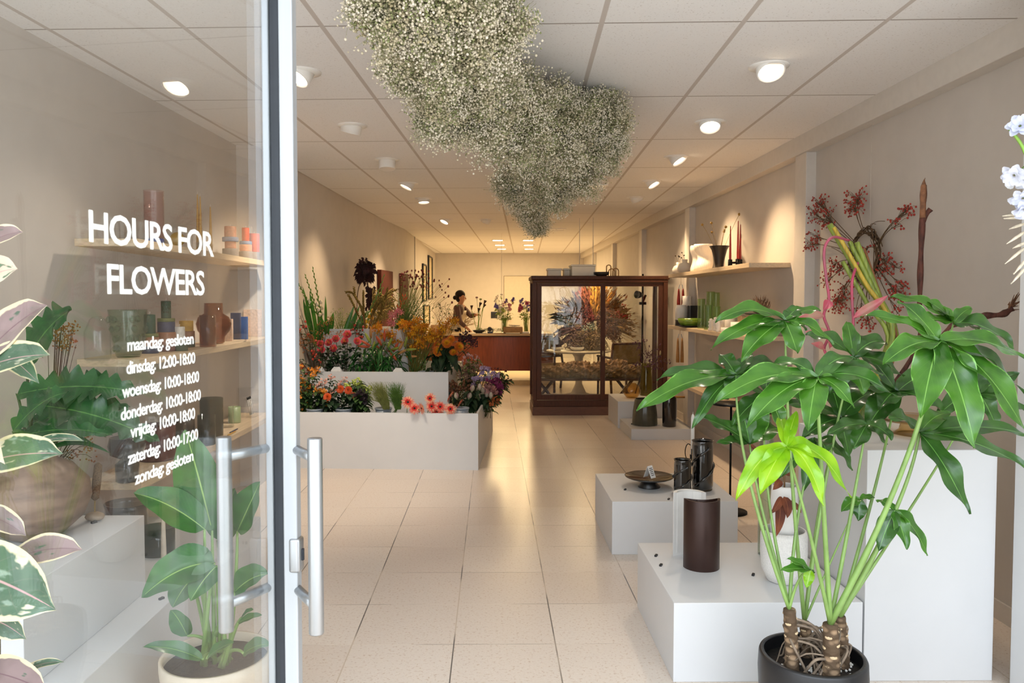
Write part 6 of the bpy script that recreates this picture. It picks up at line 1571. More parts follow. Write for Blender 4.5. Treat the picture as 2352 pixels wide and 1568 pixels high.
# cane chairs
M_cane = mat('cane_weave', '#a98a55', .7, var=.3, scale=220, bump=.4)
def cane_chair(c, rz, label):
    t = thing('cane_chair', label, 'chair', (0, 0, 0), 'cane back chairs at the round table')
    b = MB(); b.box(-.25, .25, -.25, .25, .40, .45); b.build('seat', M_cane, t, smooth=False, bevel=.008)
    for (x, y) in ((-.24, -.24), (.24, -.24)): b = MB(); b.tube([(x, y, .64), (x * 1.02, y, .0)], .02, 8); b.build('leg', M_ebony, t)
    for (x, y) in ((-.24, .24), (.24, .24)): b = MB(); b.tube([(x, y + .1, .86), (x, y, .45), (x, y + .06, .0)], .02, 8); b.build('leg', M_ebony, t)
    b = MB(); b.tube([(-.24, .34, .86), (.24, .34, .86)], .02, 8); b.tube([(-.24, .28, .56), (.24, .28, .56)], .016, 8); b.build('back_frame', M_ebony, t)
    b = MB(); b.add([(-.22, .285, .57), (.22, .285, .57), (.22, .335, .85), (-.22, .335, .85), (-.22, .30, .57), (.22, .30, .57), (.22, .35, .85), (-.22, .35, .85)], [(0, 1, 2, 3), (7, 6, 5, 4), (0, 4, 5, 1), (2, 6, 7, 3), (1, 5, 6, 2), (0, 3, 7, 4)]); b.build('back_panel', M_cane, t, smooth=False)
    for x in (-.25, .25): b = MB(); b.tube([(x, .3, .64), (x, -.26, .64)], .018, 8); b.build('armrest', M_ebony, t)
    t.location = c; t.rotation_euler = (0, 0, rz); return t
cane_chair((1.98, 12.02, 0), PI + .25, 'cane backed dark chair with its back to the cabinet, right of the table stem')
cane_chair((1.12, 12.95, 0), .5, 'cane backed chair on the far side of the round table')
# light stand
t = thing('light_stand', 'black light stand with a spot head behind the right glass door', 'light stand', (P(1476, 700, Y=11.0).x, 11.0, 0)); x = t.location.x
b = MB(); b.tube([(x, 11.0, .05), (x, 11.0, 1.9)], .014, 10); b.build('pole', M_wire, t)
for k in range(3): a = k * 2.094 + .5; b = MB(); b.tube([(x, 11.0, .5), (x + .3 * math.cos(a) * .5, 11.0 + .2 * math.sin(a), .012)], .009, 6); b.build('leg', M_wire, t)
b = MB(); b.lathe([(1e-6, 0), (.03, .0), (.05, .05), (.055, .10), (.048, .10), (.03, .04)], (x - .02, 10.99, 1.6), 22, R=frame((-.8, -.6, .05))); b.build('lamp_head', M_wire, t)
b = MB(); b.box(x - .05, x + .05, 10.98, 11.02, 1.46, 1.5); b.build('clamp', M_wire, t, smooth=False, bevel=.004)
b = MB(); b.tube([(x, 11, 1.5), (x + .04, 10.98, 1.6)], .018, 8); b.build('bracket', M_wire, t)
# pendants
def pendant(px, Y, zb, label, r=.1, power=16, group=None):
    c0 = P(px, 600, Y=Y); t = thing('pendant_lamp', label, 'pendant lamp', (c0.x, Y, H), group)
    b = MB(); b.tube([(c0.x, Y, H), (c0.x, Y, zb + r)], .006 if r > .05 else .004, 6); b.build('cord', M_fix, t)
    b = MB(); b.lathe([(.02, r * 1.05), (r * .7, r * .75), (r, .02), (r * .98, 0), (r * .9, .01), (r * .62, r * .68), (.02, r * .95)], (c0.x, Y, zb), 28); b.build('shade', M_fix, t)
    b = MB(); b.ball((c0.x, Y, zb + r * .42), r * .42, 0, 16, 10); b.build('bulb', M_lens, t)
    if power:
        l = bpy.data.lights.new('pendant_bulb', 'POINT'); l.energy = power; l.color = WARM; l.shadow_soft_size = .05; o = bpy.data.objects.new('pendant_bulb', l); COL.objects.link(o); o.parent = t; o.location = (0, 0, zb - .03 - H)
    return t
pendant(1331, 11.7, 1.83, 'left white dome pendant above the round table', .11)
pendant(1362, 11.6, 1.83, 'right white dome pendant above the round table, on a pale rod', .11)
pendant(1152, 14.4, 1.62, 'slim white pendant on a long cord over the counter bouquet', .022, 0)
# left wall boards, frames, cable
M_maroon = mat('maroon_board', '#5e2f25', .75, var=.06, spec=.15)
def wall_board(name, y0, y1, z0, z1, label, m, dep=.04, frame_only=False, group=None):
    xa, xb = wall_x(y0), wall_x(y1); a = V3((xa, y0, 0)); e = V3((xb, y1, 0)); u = (e - a).normalized(); nn = V3((u.y, -u.x, 0)); R = np.array([list(u), list(nn), [0, 0, 1]]).T
    c = (a + e) / 2 + nn * (dep / 2 + .004); L = (e - a).length / 2; t = thing(name, label, 'wall panel' if not frame_only else 'picture frame', c + V3((0, 0, z0)), group)
    b = MB()
    if not frame_only: b.obox(c + V3((0, 0, (z0 + z1) / 2)), R, (L, dep / 2, (z1 - z0) / 2)); b.build('board', m, t, smooth=False, bevel=.003)
    else:
        w = .03
        for (du, dz, hu, hz) in ((-L + w / 2, 0, w / 2, (z1 - z0) / 2), (L - w / 2, 0, w / 2, (z1 - z0) / 2), (0, (z1 - z0) / 2 - w / 2, L - w, w / 2), (0, -(z1 - z0) / 2 + w / 2, L - w, w / 2)):
            b.obox(c + u * du + V3((0, 0, (z0 + z1) / 2 + dz)), R, (hu, dep / 2, hz))
        b.build('frame', m, t, smooth=False, bevel=.002)
        b = MB(); b.obox(c - nn * dep * .25 + V3((0, 0, (z0 + z1) / 2)), R, (L - w, .003, (z1 - z0) / 2 - w)); b.build('picture', mat('frame_paper', '#c4b48f', .6), t, smooth=False)
wall_board('wall_board', 11.5, 12.3, 1.10, 1.98, 'maroon board on the left wall behind the dark dried flower', M_maroon, .06)
wall_board('wall_board', 13.05, 13.56, 1.05, 1.98, 'maroon board on the left wall behind the burnet', M_maroon, .06)
wall_board('picture_frame', 18.0, 19.0, 1.55, 2.58, 'tall thin black picture frame high on the left wall near the corner', M_black, .04, True)
wall_board('picture_frame', 16.6, 17.4, 1.5, 2.32, 'black picture frame nearer than the tall one on the left wall', M_black, .04, True)
wall_board('picture_frame', 16.8, 18.2, .95, 1.42, 'lower black picture frame under the other two on the left wall', M_black, .04, True)
b = MB(); y = 15.1; b.tube([(wall_x(y) + .012, y, H), (wall_x(y) + .012, y, 1.5)], .006, 5); o = one('power_cable', b, C_blackmat, 'thin black cord running down the left wall from the ceiling', 'cord', (wall_x(y) + .012, y, 1.5))
# switch
c = P(1135, 723, Y=BACK - .012); b = MB(); b.box(c.x - .085, c.x + .085, BACK - .02, BACK + .004, c.z - .085, c.z + .085); t = one('light_switch', b, C_blackmat, 'square black switch plate on the back wall', 'switch', c, smooth=False, bevel=.005)
b = MB(); b.box(c.x - .05, c.x + .05, BACK - .025, BACK - .0205, c.z - .05, c.z + .05); b.build('rocker', M_black, t, smooth=False)
for q in b.v: pass
# hanging dark dried flower head on the left wall
t = thing('dark_dried_flower', 'large shaggy dark dried flower head hanging at the left wall', 'dried flower', P(838, 625, Y=9.6)); c = P(839, 622, Y=9.6)
b = MB(); b.ball(c, .075, 0, 12, 8, sc_=(1, 1, 1.35))
for k in range(260):
    d = V3((rnd(-1, 1), rnd(-1, 1), rnd(-1, 1))).normalized(); p = c + V3((d.x * .1, d.y * .1, d.z * .14)) * rnd(.5, 1); b.leaf([p, p + d * .03, p + d * .06 + V3((0, 0, -.02))], .018, up=(d.y, -d.x, .3), cols=1, fold=.5)
for k in range(90):
    p = P(rnd(842, 862), rnd(655, 705), Y=9.62 + rnd(-.05, .05)); b.leaf([p, p + V3((rnd(-.02, .02), 0, -.03)), p + V3((rnd(-.03, .03), 0, -.07))], .016, up=(0, -1, 0), cols=1, fold=.4)
b.build('petals', leafmat('dark_dry', '#45262a', col2='#2a1619', rough=.8, coat=0, trans=.05), t)
b = MB(); b.tube(smooth_path([P(838, 640, Y=9.6), P(824, 660, Y=9.5), P(820, 700, Y=9.3), P(821, 752, Y=8.3)]), .005, 6); b.tube([c, P(853, 700, Y=9.62)], .008, 6); b.build('stem', mat('dry_twig', '#5a4335', .8), t)
t = thing('dried_fan_grass', 'brown dried fan grass standing behind the person', 'dried grass', (P(1052, 760, Y=15.9).x, 15.9, 0)); x = t.location.x
b = MB()
for k in range(120): a = V3((x + rnd(-.05, .05), 15.9, .7)); b.tube([a, a + V3((rnd(-.12, .14), rnd(-.08, .08), rnd(.2, .4))), a + V3((rnd(-.35, .4), rnd(-.1, .1), rnd(.3, .62)))], .003, 3)
b.build('blades', mat('fan_brown', '#8a6a3a', .9, var=.2), t); b = MB(); b.lathe(vessel([(.1, 0), (.13, .02), (.12, .6), (.1, .72)], .008), (x, 15.9, .001), 24); b.build('jar', mat('jar_brown', '#6a5136', .6), t)

# ================================================================== PERSON AT THE COUNTER
def skinned(nodes, edges, root, sub=2):
    """nodes: name -> (point, radius or (rx, ry)); one continuous surface grown round the joints"""
    names = list(nodes); me = bpy.data.meshes.new('tmp'); me.from_pydata([tuple(nodes[n][0]) for n in names], [(names.index(a), names.index(b_)) for a, b_ in edges], [])
    o = bpy.data.objects.new('tmp', me); COL.objects.link(o)
    o.modifiers.new('s', 'SKIN'); sk = me.skin_vertices[0].data if me.skin_vertices else None
    if sk is None: me.attributes; 
    for i, n in enumerate(names):
        r = nodes[n][1]; sk[i].radius = (r, r) if np.isscalar(r) else r; sk[i].use_root = (n == root)
    o.modifiers['s'].use_smooth_shade = True
    u = o.modifiers.new('u', 'SUBSURF'); u.levels = sub; u.render_levels = sub
    bpy.context.view_layer.update()
    e = o.evaluated_get(bpy.context.evaluated_depsgraph_get()); m = e.to_mesh()
    v = np.zeros(len(m.vertices) * 3); m.vertices.foreach_get('co', v); f = [tuple(p.vertices) for p in m.polygons]; e.to_mesh_clear(); bpy.data.objects.remove(o)
    return v.reshape(-1, 3), f
PY = 14.95
pc = P(1051, 750, Y=PY); FX = V3((.93, -.36, 0)); LX = V3((.36, .93, 0))      # forward, her left
O = V3((pc.x, PY, .09))
def bp(f, l, z): return O + FX * f + LX * l + V3((0, 0, z))
hd = P(1060.5, 682, Y=PY); 
hz = hd.z; HC = V3((hd.x, hd.y, hz))                                            # head centre
per = thing('person', 'person with dark hair bun, checked shirt and pale apron behind the counter', 'person', O)
handL = P(1096, 722, Y=PY - .45); handR = P(1078, 752, Y=PY - .42); handR.z = CT + .035
nk = HC + FX * -.03 + V3((0, 0, -.13))
shL = nk + LX * .155 + V3((0, 0, -.075)); shR = nk - LX * .155 + V3((0, 0, -.075))
elL = shL.lerp(handL, .5) + V3((0, 0, -.10)) + LX * .04; elR = shR.lerp(handR, .5) + V3((0, 0, -.06)) - LX * .06 - FX * .04
hip = bp(-.03, 0, .90)
N = dict(hip=(hip, (.125, .10)), waist=(bp(-.02, 0, 1.05), (.115, .088)), chest=(nk + FX * -.01 + V3((0, 0, -.2)), (.125, .095)), up=(nk + V3((0, 0, -.085)), (.085, .065)), neck=(nk + V3((0, 0, .0)), .047), jaw=(HC + V3((0, 0, -.055)) + FX * .015, (.055, .062)), skull=(HC + V3((0, 0, .035)), (.072, .085)), crown=(HC + V3((0, 0, .085)) - FX * .01, (.05, .06)),
         shL=(shL, .052), elL=(elL, .036), wrL=(handL - (handL - elL).normalized() * .06, .024), shR=(shR, .052), elR=(elR, .036), wrR=(handR - (handR - elR).normalized() * .06, .024),
         pL=(handL, (.030, .016)), pR=(handR, (.030, .016)))
for s, n in ((1, 'L'), (-1, 'R')):
    N['th' + n] = (bp(-.02, s * .09, .82), .085); N['kn' + n] = (bp(.01, s * .095, .47), .055); N['an' + n] = (bp(-.03, s * .1, .07), .038); N['to' + n] = (bp(.13, s * .11, .03), .03)
E = [('hip', 'waist'), ('waist', 'chest'), ('chest', 'up'), ('up', 'neck'), ('neck', 'jaw'), ('jaw', 'skull'), ('skull', 'crown'), ('up', 'shL'), ('shL', 'elL'), ('elL', 'wrL'), ('wrL', 'pL'), ('up', 'shR'), ('shR', 'elR'), ('elR', 'wrR'), ('wrR', 'pR')] + [e_ for n in 'LR' for e_ in (('hip', 'th' + n), ('th' + n, 'kn' + n), ('kn' + n, 'an' + n), ('an' + n, 'to' + n))]
for n, h, el in (('L', handL, elL), ('R', handR, elR)):
    d = (h - el).normalized(); sd = d.cross(V3((0, 0, 1))).normalized(); dn = V3((0, 0, -1)) if n == 'R' else (FX * .2 + V3((0, 0, -.5))).normalized()
    for k in range(4):
        a = h + sd * (-.026 + .0175 * k) + d * .03; L = (.06, .072, .068, .052)[k]
        N['f%s%d' % (n, k)] = (a, .0088); N['g%s%d' % (n, k)] = (a + d * L * .55 + dn * .012, .0078); N['h%s%d' % (n, k)] = (a + d * L * .8 + dn * .035, .0064)
        E += [('p' + n, 'f%s%d' % (n, k)), ('f%s%d' % (n, k), 'g%s%d' % (n, k)), ('g%s%d' % (n, k), 'h%s%d' % (n, k))]
    ts = -1 if n == 'R' else 1
    N['t' + n] = (h - sd * .034 * ts - d * .012, .0095); N['u' + n] = (h - sd * .05 * ts + d * .03 + dn * .014, .0075); E += [('p' + n, 't' + n), ('t' + n, 'u' + n)]
v, f = skinned(N, E, 'hip')
M_skin = mat('skin', '#c98f6c', .5, var=.04, sss=.1)
b = MB(); b.add(v, f)
Rh = np.array([list(FX), list(LX), [0, 0, 1]]).T
b.ball(HC + FX * .082 + V3((0, 0, -.03)), .016, 0, 10, 7, R=Rh, sc_=(1, .75, 1.3))
b.ball(HC + FX * .068 + V3((0, 0, -.065)), .014, 0, 10, 6, R=Rh, sc_=(.5, 1.4, .35))
for s in (-1, 1): b.ball(HC + FX * -.005 + LX * s * .078 + V3((0, 0, -.02)), .022, 0, 10, 7, R=Rh, sc_=(.8, .3, 1.3))
b.build('body', M_skin, per)
M_hair = mat('dark_hair', '#1d1310', .65, spec=.25, var=.15, scale=80, stretch=(1, 1, .2))
b = MB()
for s in (-1, 1):
    b.ball(HC + FX * .068 + LX * s * .03 + V3((0, 0, -.005)), .008, 0, 8, 6)
    b.obox(HC + FX * .071 + LX * s * .031 + V3((0, 0, .016)), Rh, (.003, .017, .003))
b.build('eyes', mat('eye_dark', '#2a1c16', .3), per)
b = MB(); b.ball(HC + FX * .071 + V3((0, 0, -.063)), .011, 0, 8, 5, R=Rh, sc_=(.6, 1.5, .45)); b.build('lips', mat('lips', '#a85a4c', .5), per)
b = MB(); b.ball(HC + FX * -.034 + V3((0, 0, .046)), .100, 0, 22, 14, R=Rh, sc_=(1.02, .86, .92)); b.ball(HC + FX * -.142 + V3((0, 0, -.012)), .043, 0, 14, 10); b.ball(HC + FX * -.055 + V3((0, 0, -.03)), .075, 0, 16, 10, R=Rh, sc_=(.9, .9, 1)); b.build('hair', M_hair, per)
# shirt
def plaid():
    m, nt, bb = _nt('checked_shirt'); NN, L = nt.nodes, nt.links
    tc = NN.new('ShaderNodeTexCoord'); base = None
    cur = None
    for ax, sc_, col in (('Z', 34, '#6a4a46'), ('X', 30, '#6a4a4c'), ('X', 17, '#8d6a5c')):
        wv = NN.new('ShaderNodeTexWave'); wv.bands_direction = ax; wv.inputs['Scale'].default_value = sc_; wv.inputs['Distortion'].default_value = 1.2; L.new(tc.outputs['Object'], wv.inputs['Vector'])
        r = NN.new('ShaderNodeMapRange'); r.inputs[1].default_value = .66; r.inputs[2].default_value = .8; r.inputs[4].default_value = .75; L.new(wv.outputs[0], r.inputs[0])
        mx = NN.new('ShaderNodeMixRGB'); L.new(r.outputs[0], mx.inputs[0]); mx.inputs[2].default_value = lin(col)
        if cur is None: mx.inputs[1].default_value = lin('#17131a')
        else: L.new(cur, mx.inputs[1])
        cur = mx.outputs[0]
    L.new(cur, bb.inputs['Base Color']); bb.inputs['Roughness'].default_value = .8
    return m
S = {k: N[k] for k in ('hip', 'waist', 'chest', 'up', 'shL', 'elL', 'shR', 'elR')}
S = {k: (p, tuple(x + .016 for x in r) if not np.isscalar(r) else r + .017) for k, (p, r) in S.items()}
S['col'] = (nk + V3((0, 0, -.025)), .062); S['cL'] = (elL.lerp(N['wrL'][0], .85), .040); S['cR'] = (elR.lerp(N['wrR'][0], .85), .040)
v, f = skinned(S, [('hip', 'waist'), ('waist', 'chest'), ('chest', 'up'), ('up', 'col'), ('up', 'shL'), ('shL', 'elL'), ('elL', 'cL'), ('up', 'shR'), ('shR', 'elR'), ('elR', 'cR')], 'hip')
b = MB(); b.add(v, f); b.build('shirt', plaid(), per)
Tn = {k: (p, r + .02) for k, (p, r) in ((k, N[k]) for k in ('thL', 'knL', 'thR', 'knR'))}; Tn['hip'] = (hip + V3((0, 0, -.03)), (.135, .112)); Tn['aL'] = (N['anL'][0] + V3((0, 0, .03)), .06); Tn['aR'] = (N['anR'][0] + V3((0, 0, .03)), .06)
v, f = skinned(Tn, [('hip', 'thL'), ('thL', 'knL'), ('knL', 'aL'), ('hip', 'thR'), ('thR', 'knR'), ('knR', 'aR')], 'hip'); b = MB(); b.add(v, f); b.build('trousers', mat('dark_trousers', '#2a2a30', .8), per)
for n in 'LR': b = MB(); p = N['to' + n][0]; b.ball(p - FX * .06 + V3((0, 0, .012)), .055, 0, 14, 8, R=Rh, sc_=(2.2, .85, .75)); b.build('shoe', C_blackmat, per)
# apron: bib, skirt, straps following the body
M_apr = mat('apron_cream', '#e6d8bd', .8, var=.04)
def shell(rows):
    b = MB(); vv = []; k = 11
    for (c, rx, ry, w, z) in rows:
        for j in range(k):
            a = -w + 2 * w * j / (k - 1); vv.append(tuple(c + FX * rx * math.cos(a) + LX * ry * math.sin(a) + V3((0, 0, z))))
    b.add(vv, [(i * k + j, i * k + j + 1, (i + 1) * k + j + 1, (i + 1) * k + j) for i in range(len(rows) - 1) for j in range(k - 1)]); return b
ch = N['chest'][0]; wa = N['waist'][0]
b = shell([(hip, .19, .2, 1.7, -.42), (hip, .17, .19, 1.75, -.1), (wa, .142, .165, 1.6, -.02), (wa.lerp(ch, .5), .148, .16, 1.05, 0), (ch, .15, .165, .75, .0), (ch, .142, .16, .62, .07)])
o = b.build('apron', M_apr, per); s_ = o.modifiers.new('thick', 'SOLIDIFY'); s_.thickness = .005
b = MB()
for s in (-1, 1): b.tube(smooth_path([ch + FX * .125 + LX * s * .085 + V3((0, 0, .07)), nk + FX * .08 + LX * s * .085 + V3((0, 0, -.055)), nk + LX * s * .088 + V3((0, 0, -.015)), nk - FX * .075 + LX * s * .07 + V3((0, 0, -.07)), ch - FX * .145 + LX * s * .0 + V3((0, 0, -.02))], 5), .011, 6)
b.build('apron_strap', M_apr, per)
# ================================================================== LARGE GREEN PLANT, RIGHT
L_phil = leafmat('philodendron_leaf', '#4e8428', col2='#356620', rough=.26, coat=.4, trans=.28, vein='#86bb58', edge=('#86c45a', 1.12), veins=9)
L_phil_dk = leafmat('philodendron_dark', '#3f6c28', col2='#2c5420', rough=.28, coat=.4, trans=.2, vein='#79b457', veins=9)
L_phil_lt = leafmat('philodendron_lime', '#a0d024', col2='#84bf1c', rough=.25, coat=.4, trans=.4, vein='#c9e85a', veins=8)
M_stalk = mat('plant_stalk', '#86a95a', .4, var=.12, scale=14, coat=.2)
PP = P(1866, 1515, Y=2.6); POTC = V3((PP.x, 2.6, 0))
def lanc(t): return max(0, math.sin(PI * t ** .82)) ** .75 * (1 if t < .8 else 1 - (t - .8) * 1.2)
pot = thing('plant_pot', 'black matt pot with cut-off foot of the big green plant', 'pot', POTC)
pot['label'] = 'black matt ceramic pot holding the big green plant at the lower right'
PR = P(1985, 1500, Y=2.6).x - POTC.x
rimz = P(1866, 1500, Y=2.6).z
b = MB(); b.lathe(vessel([(PR * .72, 0), (PR * .8, .02), (PR * .97, rimz * .45), (PR * 1.0, rimz * .8), (PR * .985, rimz - .008), (PR * .965, rimz)], .014), POTC, 56); b.build('pot_body', mat('black_pot', '#232325', .42, var=.15, scale=12, coat=.1), pot)
b = MB(); sz = rimz - .045; b.lathe([(1e-6, sz), (PR * .955, sz - .004), (PR * .95, sz - .03), (1e-6, sz - .03)], POTC, 40); b.build('soil', mat('potting_soil', '#2e241c', .95, var=.4, scale=60, bump=.8), pot)
b = MB(); q = [POTC + V3((rnd(-.14, .14), rnd(-.14, .02), sz + .003)) for _ in range(120)]; b.inst(OCT, [p for p in q if (p - POTC).xy.length < PR * .85], .006); b.build('perlite', mat('perlite', '#e6e2da', .9), pot)
plant = thing('philodendron', 'large glossy green plant with finger-like leaves in the black pot', 'plant', POTC + V3((0, 0, sz)))
# scarred trunks
def trunk_mat():
    m, nt, bb = _nt('scarred_trunk'); NN, L = nt.nodes, nt.links
    tc = NN.new('ShaderNodeTexCoord'); mp = NN.new('ShaderNodeMapping'); mp.inputs['Scale'].default_value = (26, 26, 44); vo = NN.new('ShaderNodeTexVoronoi'); vo.inputs['Scale'].default_value = 1
    L.new(tc.outputs['Object'], mp.inputs[0]); L.new(mp.outputs[0], vo.inputs['Vector'])
    r = NN.new('ShaderNodeValToRGB'); r.color_ramp.elements[0].position = .25; r.color_ramp.elements[0].color = lin('#9a8064'); r.color_ramp.elements[1].position = .5; r.color_ramp.elements[1].color = lin('#54422f')
    L.new(vo.outputs['Distance'], r.inputs[0]); L.new(r.outputs[0], bb.inputs['Base Color']); bb.inputs['Roughness'].default_value = .85
    bp = NN.new('ShaderNodeBump'); bp.inputs['Strength'].default_value = .9; bp.inputs['Distance'].default_value = .008; L.new(vo.outputs['Distance'], bp.inputs['Height']); L.new(bp.outputs[0], bb.inputs['Normal'])
    return m
M_trunk = trunk_mat(); M_scar = mat('leaf_scar', '#d6bd97', .8, var=.15, scale=60); M_root = mat('aerial_root', '#8b7a68', .9, var=.2, scale=40)
TR = {}
for nm, (bx, by, tx, ty, Y, r) in dict(a=(1818, 1545, 1813, 1398, 2.56, .022), b=(1850, 1500, 1848, 1428, 2.68, .019), c=(1908, 1545, 1907, 1432, 2.50, .026), d=(1936, 1530, 1929, 1415, 2.60, .020)).items():
    p0 = P(bx, by, Y=Y); p0.z = sz - .01; p1 = P(tx, ty, Y=Y); TR[nm] = p1
    pth = smooth_path([p0, p0.lerp(p1, .4) + V3((.004, 0, 0)), p1], 14); n = len(pth)
    b = MB(); b.tube(pth, [r * (1.12 - .22 * i / n) * (1 + .07 * (i % 3 == 0)) for i in range(n)], 14); tk = b.build('trunk', M_trunk, plant)
    b = MB()
    for k in range(16):
        t = .12 + .86 * k / 16; i = min(int(t * (n - 1)), n - 2); p = pth[i].lerp(pth[i + 1], t * (n - 1) - i); a = k * 2.4 + 4.2
        d = V3((math.cos(a), math.sin(a), .25)).normalized(); b.ball(p + d * r * .93, r * .42, 0, 10, 6, R=frame(d), sc_=(1.15, .62, .32))
    b.build('leaf_scars', M_scar, tk)
b = MB()
for k in range(46):
    nm = random.choice('abcd'); p = TR[nm] + V3((0, 0, -rnd(.02, .14))); a = rnd(0, 6.28); q = POTC + V3((math.cos(a) * rnd(.05, PR * .8), math.sin(a) * rnd(.05, PR * .8), sz + .004))
    b.tube(smooth_path([p, p.lerp(q, .35) + V3((math.cos(a) * .03, math.sin(a) * .03, .03)), q.lerp(p, .15) + V3((0, 0, .004)), q], 4), rnd(.0022, .0048), 6)
b.build('aerial_roots', M_root, plant)
# whorls: hub pixel, depth, stalk origin, leaf list (tip pixel, depth shift, half width m, droop)
def bigleaf(hub, tip, w, droop, m, ph=0., wave=.2, fold=.22, up=None):
    hub, tip = V3(hub), V3(tip); d = tip - hub
    ctrl = hub + d * .5 + V3((0, 0, droop)); mid = bez(hub, ctrl, tip, n=22)
    b = MB(); b.leaf(mid, w * 1.03, up=up or V3((0, -.55, 1)), fold=fold, prof=lanc, cols=4, wave=wave, nwave=2.2, ph=ph, curl=.0)
    return b.build('leaf', m, plant)
def whorl(hx, hy, Y, frm, leaves, m=None, bend=(0, 0), sr=.0075, up=None):
    hub = P(hx, hy, Y=Y); o = TR[frm]
    mid = o.lerp(hub, .55) + V3((bend[0], bend[1], .06)); pth = bez(o, mid, hub, n=16)
    b = MB(); b.tube(pth, list(np.linspace(sr * 1.12, sr * .48, 17)), 10); b.build('stalk', M_stalk, plant)
    for i, L in enumerate(leaves):
        tx, ty, dy, w, dr = L[:5]
        bigleaf(hub, P(tx, ty, Y=Y + dy), w, dr, L[5] if len(L) > 5 else (m or L_phil), ph=i * 1.7, up=up)
D, G, K_ = L_phil_dk, L_phil, L_phil_lt
# back whorls first
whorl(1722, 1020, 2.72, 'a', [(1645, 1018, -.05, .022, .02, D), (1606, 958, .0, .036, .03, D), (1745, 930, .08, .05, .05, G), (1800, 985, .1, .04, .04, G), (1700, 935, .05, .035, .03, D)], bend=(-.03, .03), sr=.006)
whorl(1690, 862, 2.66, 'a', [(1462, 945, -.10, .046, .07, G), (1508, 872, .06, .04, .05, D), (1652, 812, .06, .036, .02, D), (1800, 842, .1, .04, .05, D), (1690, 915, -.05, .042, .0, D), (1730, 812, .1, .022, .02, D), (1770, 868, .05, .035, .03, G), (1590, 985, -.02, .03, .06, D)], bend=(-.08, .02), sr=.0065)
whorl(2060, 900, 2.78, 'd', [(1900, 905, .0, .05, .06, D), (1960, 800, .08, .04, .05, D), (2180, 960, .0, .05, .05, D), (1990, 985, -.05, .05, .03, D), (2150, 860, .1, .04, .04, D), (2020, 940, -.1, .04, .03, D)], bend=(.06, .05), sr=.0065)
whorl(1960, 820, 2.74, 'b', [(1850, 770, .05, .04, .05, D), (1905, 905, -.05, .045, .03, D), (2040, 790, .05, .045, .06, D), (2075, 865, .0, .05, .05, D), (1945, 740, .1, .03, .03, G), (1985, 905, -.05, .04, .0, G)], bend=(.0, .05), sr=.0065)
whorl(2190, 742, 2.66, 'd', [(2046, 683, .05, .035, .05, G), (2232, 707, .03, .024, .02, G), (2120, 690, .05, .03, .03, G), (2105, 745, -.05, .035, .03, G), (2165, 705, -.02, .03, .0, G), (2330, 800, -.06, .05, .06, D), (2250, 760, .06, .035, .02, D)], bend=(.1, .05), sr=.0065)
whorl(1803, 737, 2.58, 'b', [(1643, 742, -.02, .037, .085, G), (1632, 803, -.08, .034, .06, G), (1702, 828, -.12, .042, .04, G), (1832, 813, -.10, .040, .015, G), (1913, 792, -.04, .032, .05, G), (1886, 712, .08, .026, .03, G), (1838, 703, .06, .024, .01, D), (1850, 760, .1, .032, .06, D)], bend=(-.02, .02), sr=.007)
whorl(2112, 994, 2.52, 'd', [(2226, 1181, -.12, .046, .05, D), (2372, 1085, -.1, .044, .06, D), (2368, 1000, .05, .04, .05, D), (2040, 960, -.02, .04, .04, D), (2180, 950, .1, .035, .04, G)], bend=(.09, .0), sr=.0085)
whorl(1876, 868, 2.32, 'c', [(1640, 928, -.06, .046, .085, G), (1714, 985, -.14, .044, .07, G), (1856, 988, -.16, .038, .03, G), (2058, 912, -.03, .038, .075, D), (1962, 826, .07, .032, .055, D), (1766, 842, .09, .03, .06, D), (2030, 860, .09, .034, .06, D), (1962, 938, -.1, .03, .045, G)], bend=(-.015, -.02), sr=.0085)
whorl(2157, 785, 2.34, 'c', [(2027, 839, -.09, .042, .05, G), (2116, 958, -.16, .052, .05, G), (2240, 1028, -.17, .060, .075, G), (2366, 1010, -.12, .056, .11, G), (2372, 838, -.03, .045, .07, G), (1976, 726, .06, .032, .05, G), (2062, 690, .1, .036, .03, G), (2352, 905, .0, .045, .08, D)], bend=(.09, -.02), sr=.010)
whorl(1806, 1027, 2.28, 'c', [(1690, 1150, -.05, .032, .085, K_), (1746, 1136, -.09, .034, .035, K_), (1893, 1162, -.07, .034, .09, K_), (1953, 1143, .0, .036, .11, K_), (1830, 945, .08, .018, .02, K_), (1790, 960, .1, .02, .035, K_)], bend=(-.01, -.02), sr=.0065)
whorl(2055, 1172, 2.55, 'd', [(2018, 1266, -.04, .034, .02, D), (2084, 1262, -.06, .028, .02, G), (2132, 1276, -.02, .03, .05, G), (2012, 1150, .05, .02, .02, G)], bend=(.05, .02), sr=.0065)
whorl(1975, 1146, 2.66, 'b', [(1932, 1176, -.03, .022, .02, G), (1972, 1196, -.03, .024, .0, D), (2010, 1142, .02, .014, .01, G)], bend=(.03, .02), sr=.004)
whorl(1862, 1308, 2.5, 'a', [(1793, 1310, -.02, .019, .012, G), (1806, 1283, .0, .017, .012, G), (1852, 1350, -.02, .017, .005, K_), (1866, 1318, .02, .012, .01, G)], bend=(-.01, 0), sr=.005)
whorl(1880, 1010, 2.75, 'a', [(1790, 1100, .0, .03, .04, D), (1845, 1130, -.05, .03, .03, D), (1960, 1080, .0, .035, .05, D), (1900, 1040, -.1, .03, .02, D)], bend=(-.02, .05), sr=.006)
whorl(1990, 975, 2.62, 'c', [(1900, 1000, .0, .03, .03, D), (2050, 1010, -.05, .035, .03, D), (1960, 1030, -.05, .03, .0, D)], bend=(.03, .03), sr=.007)
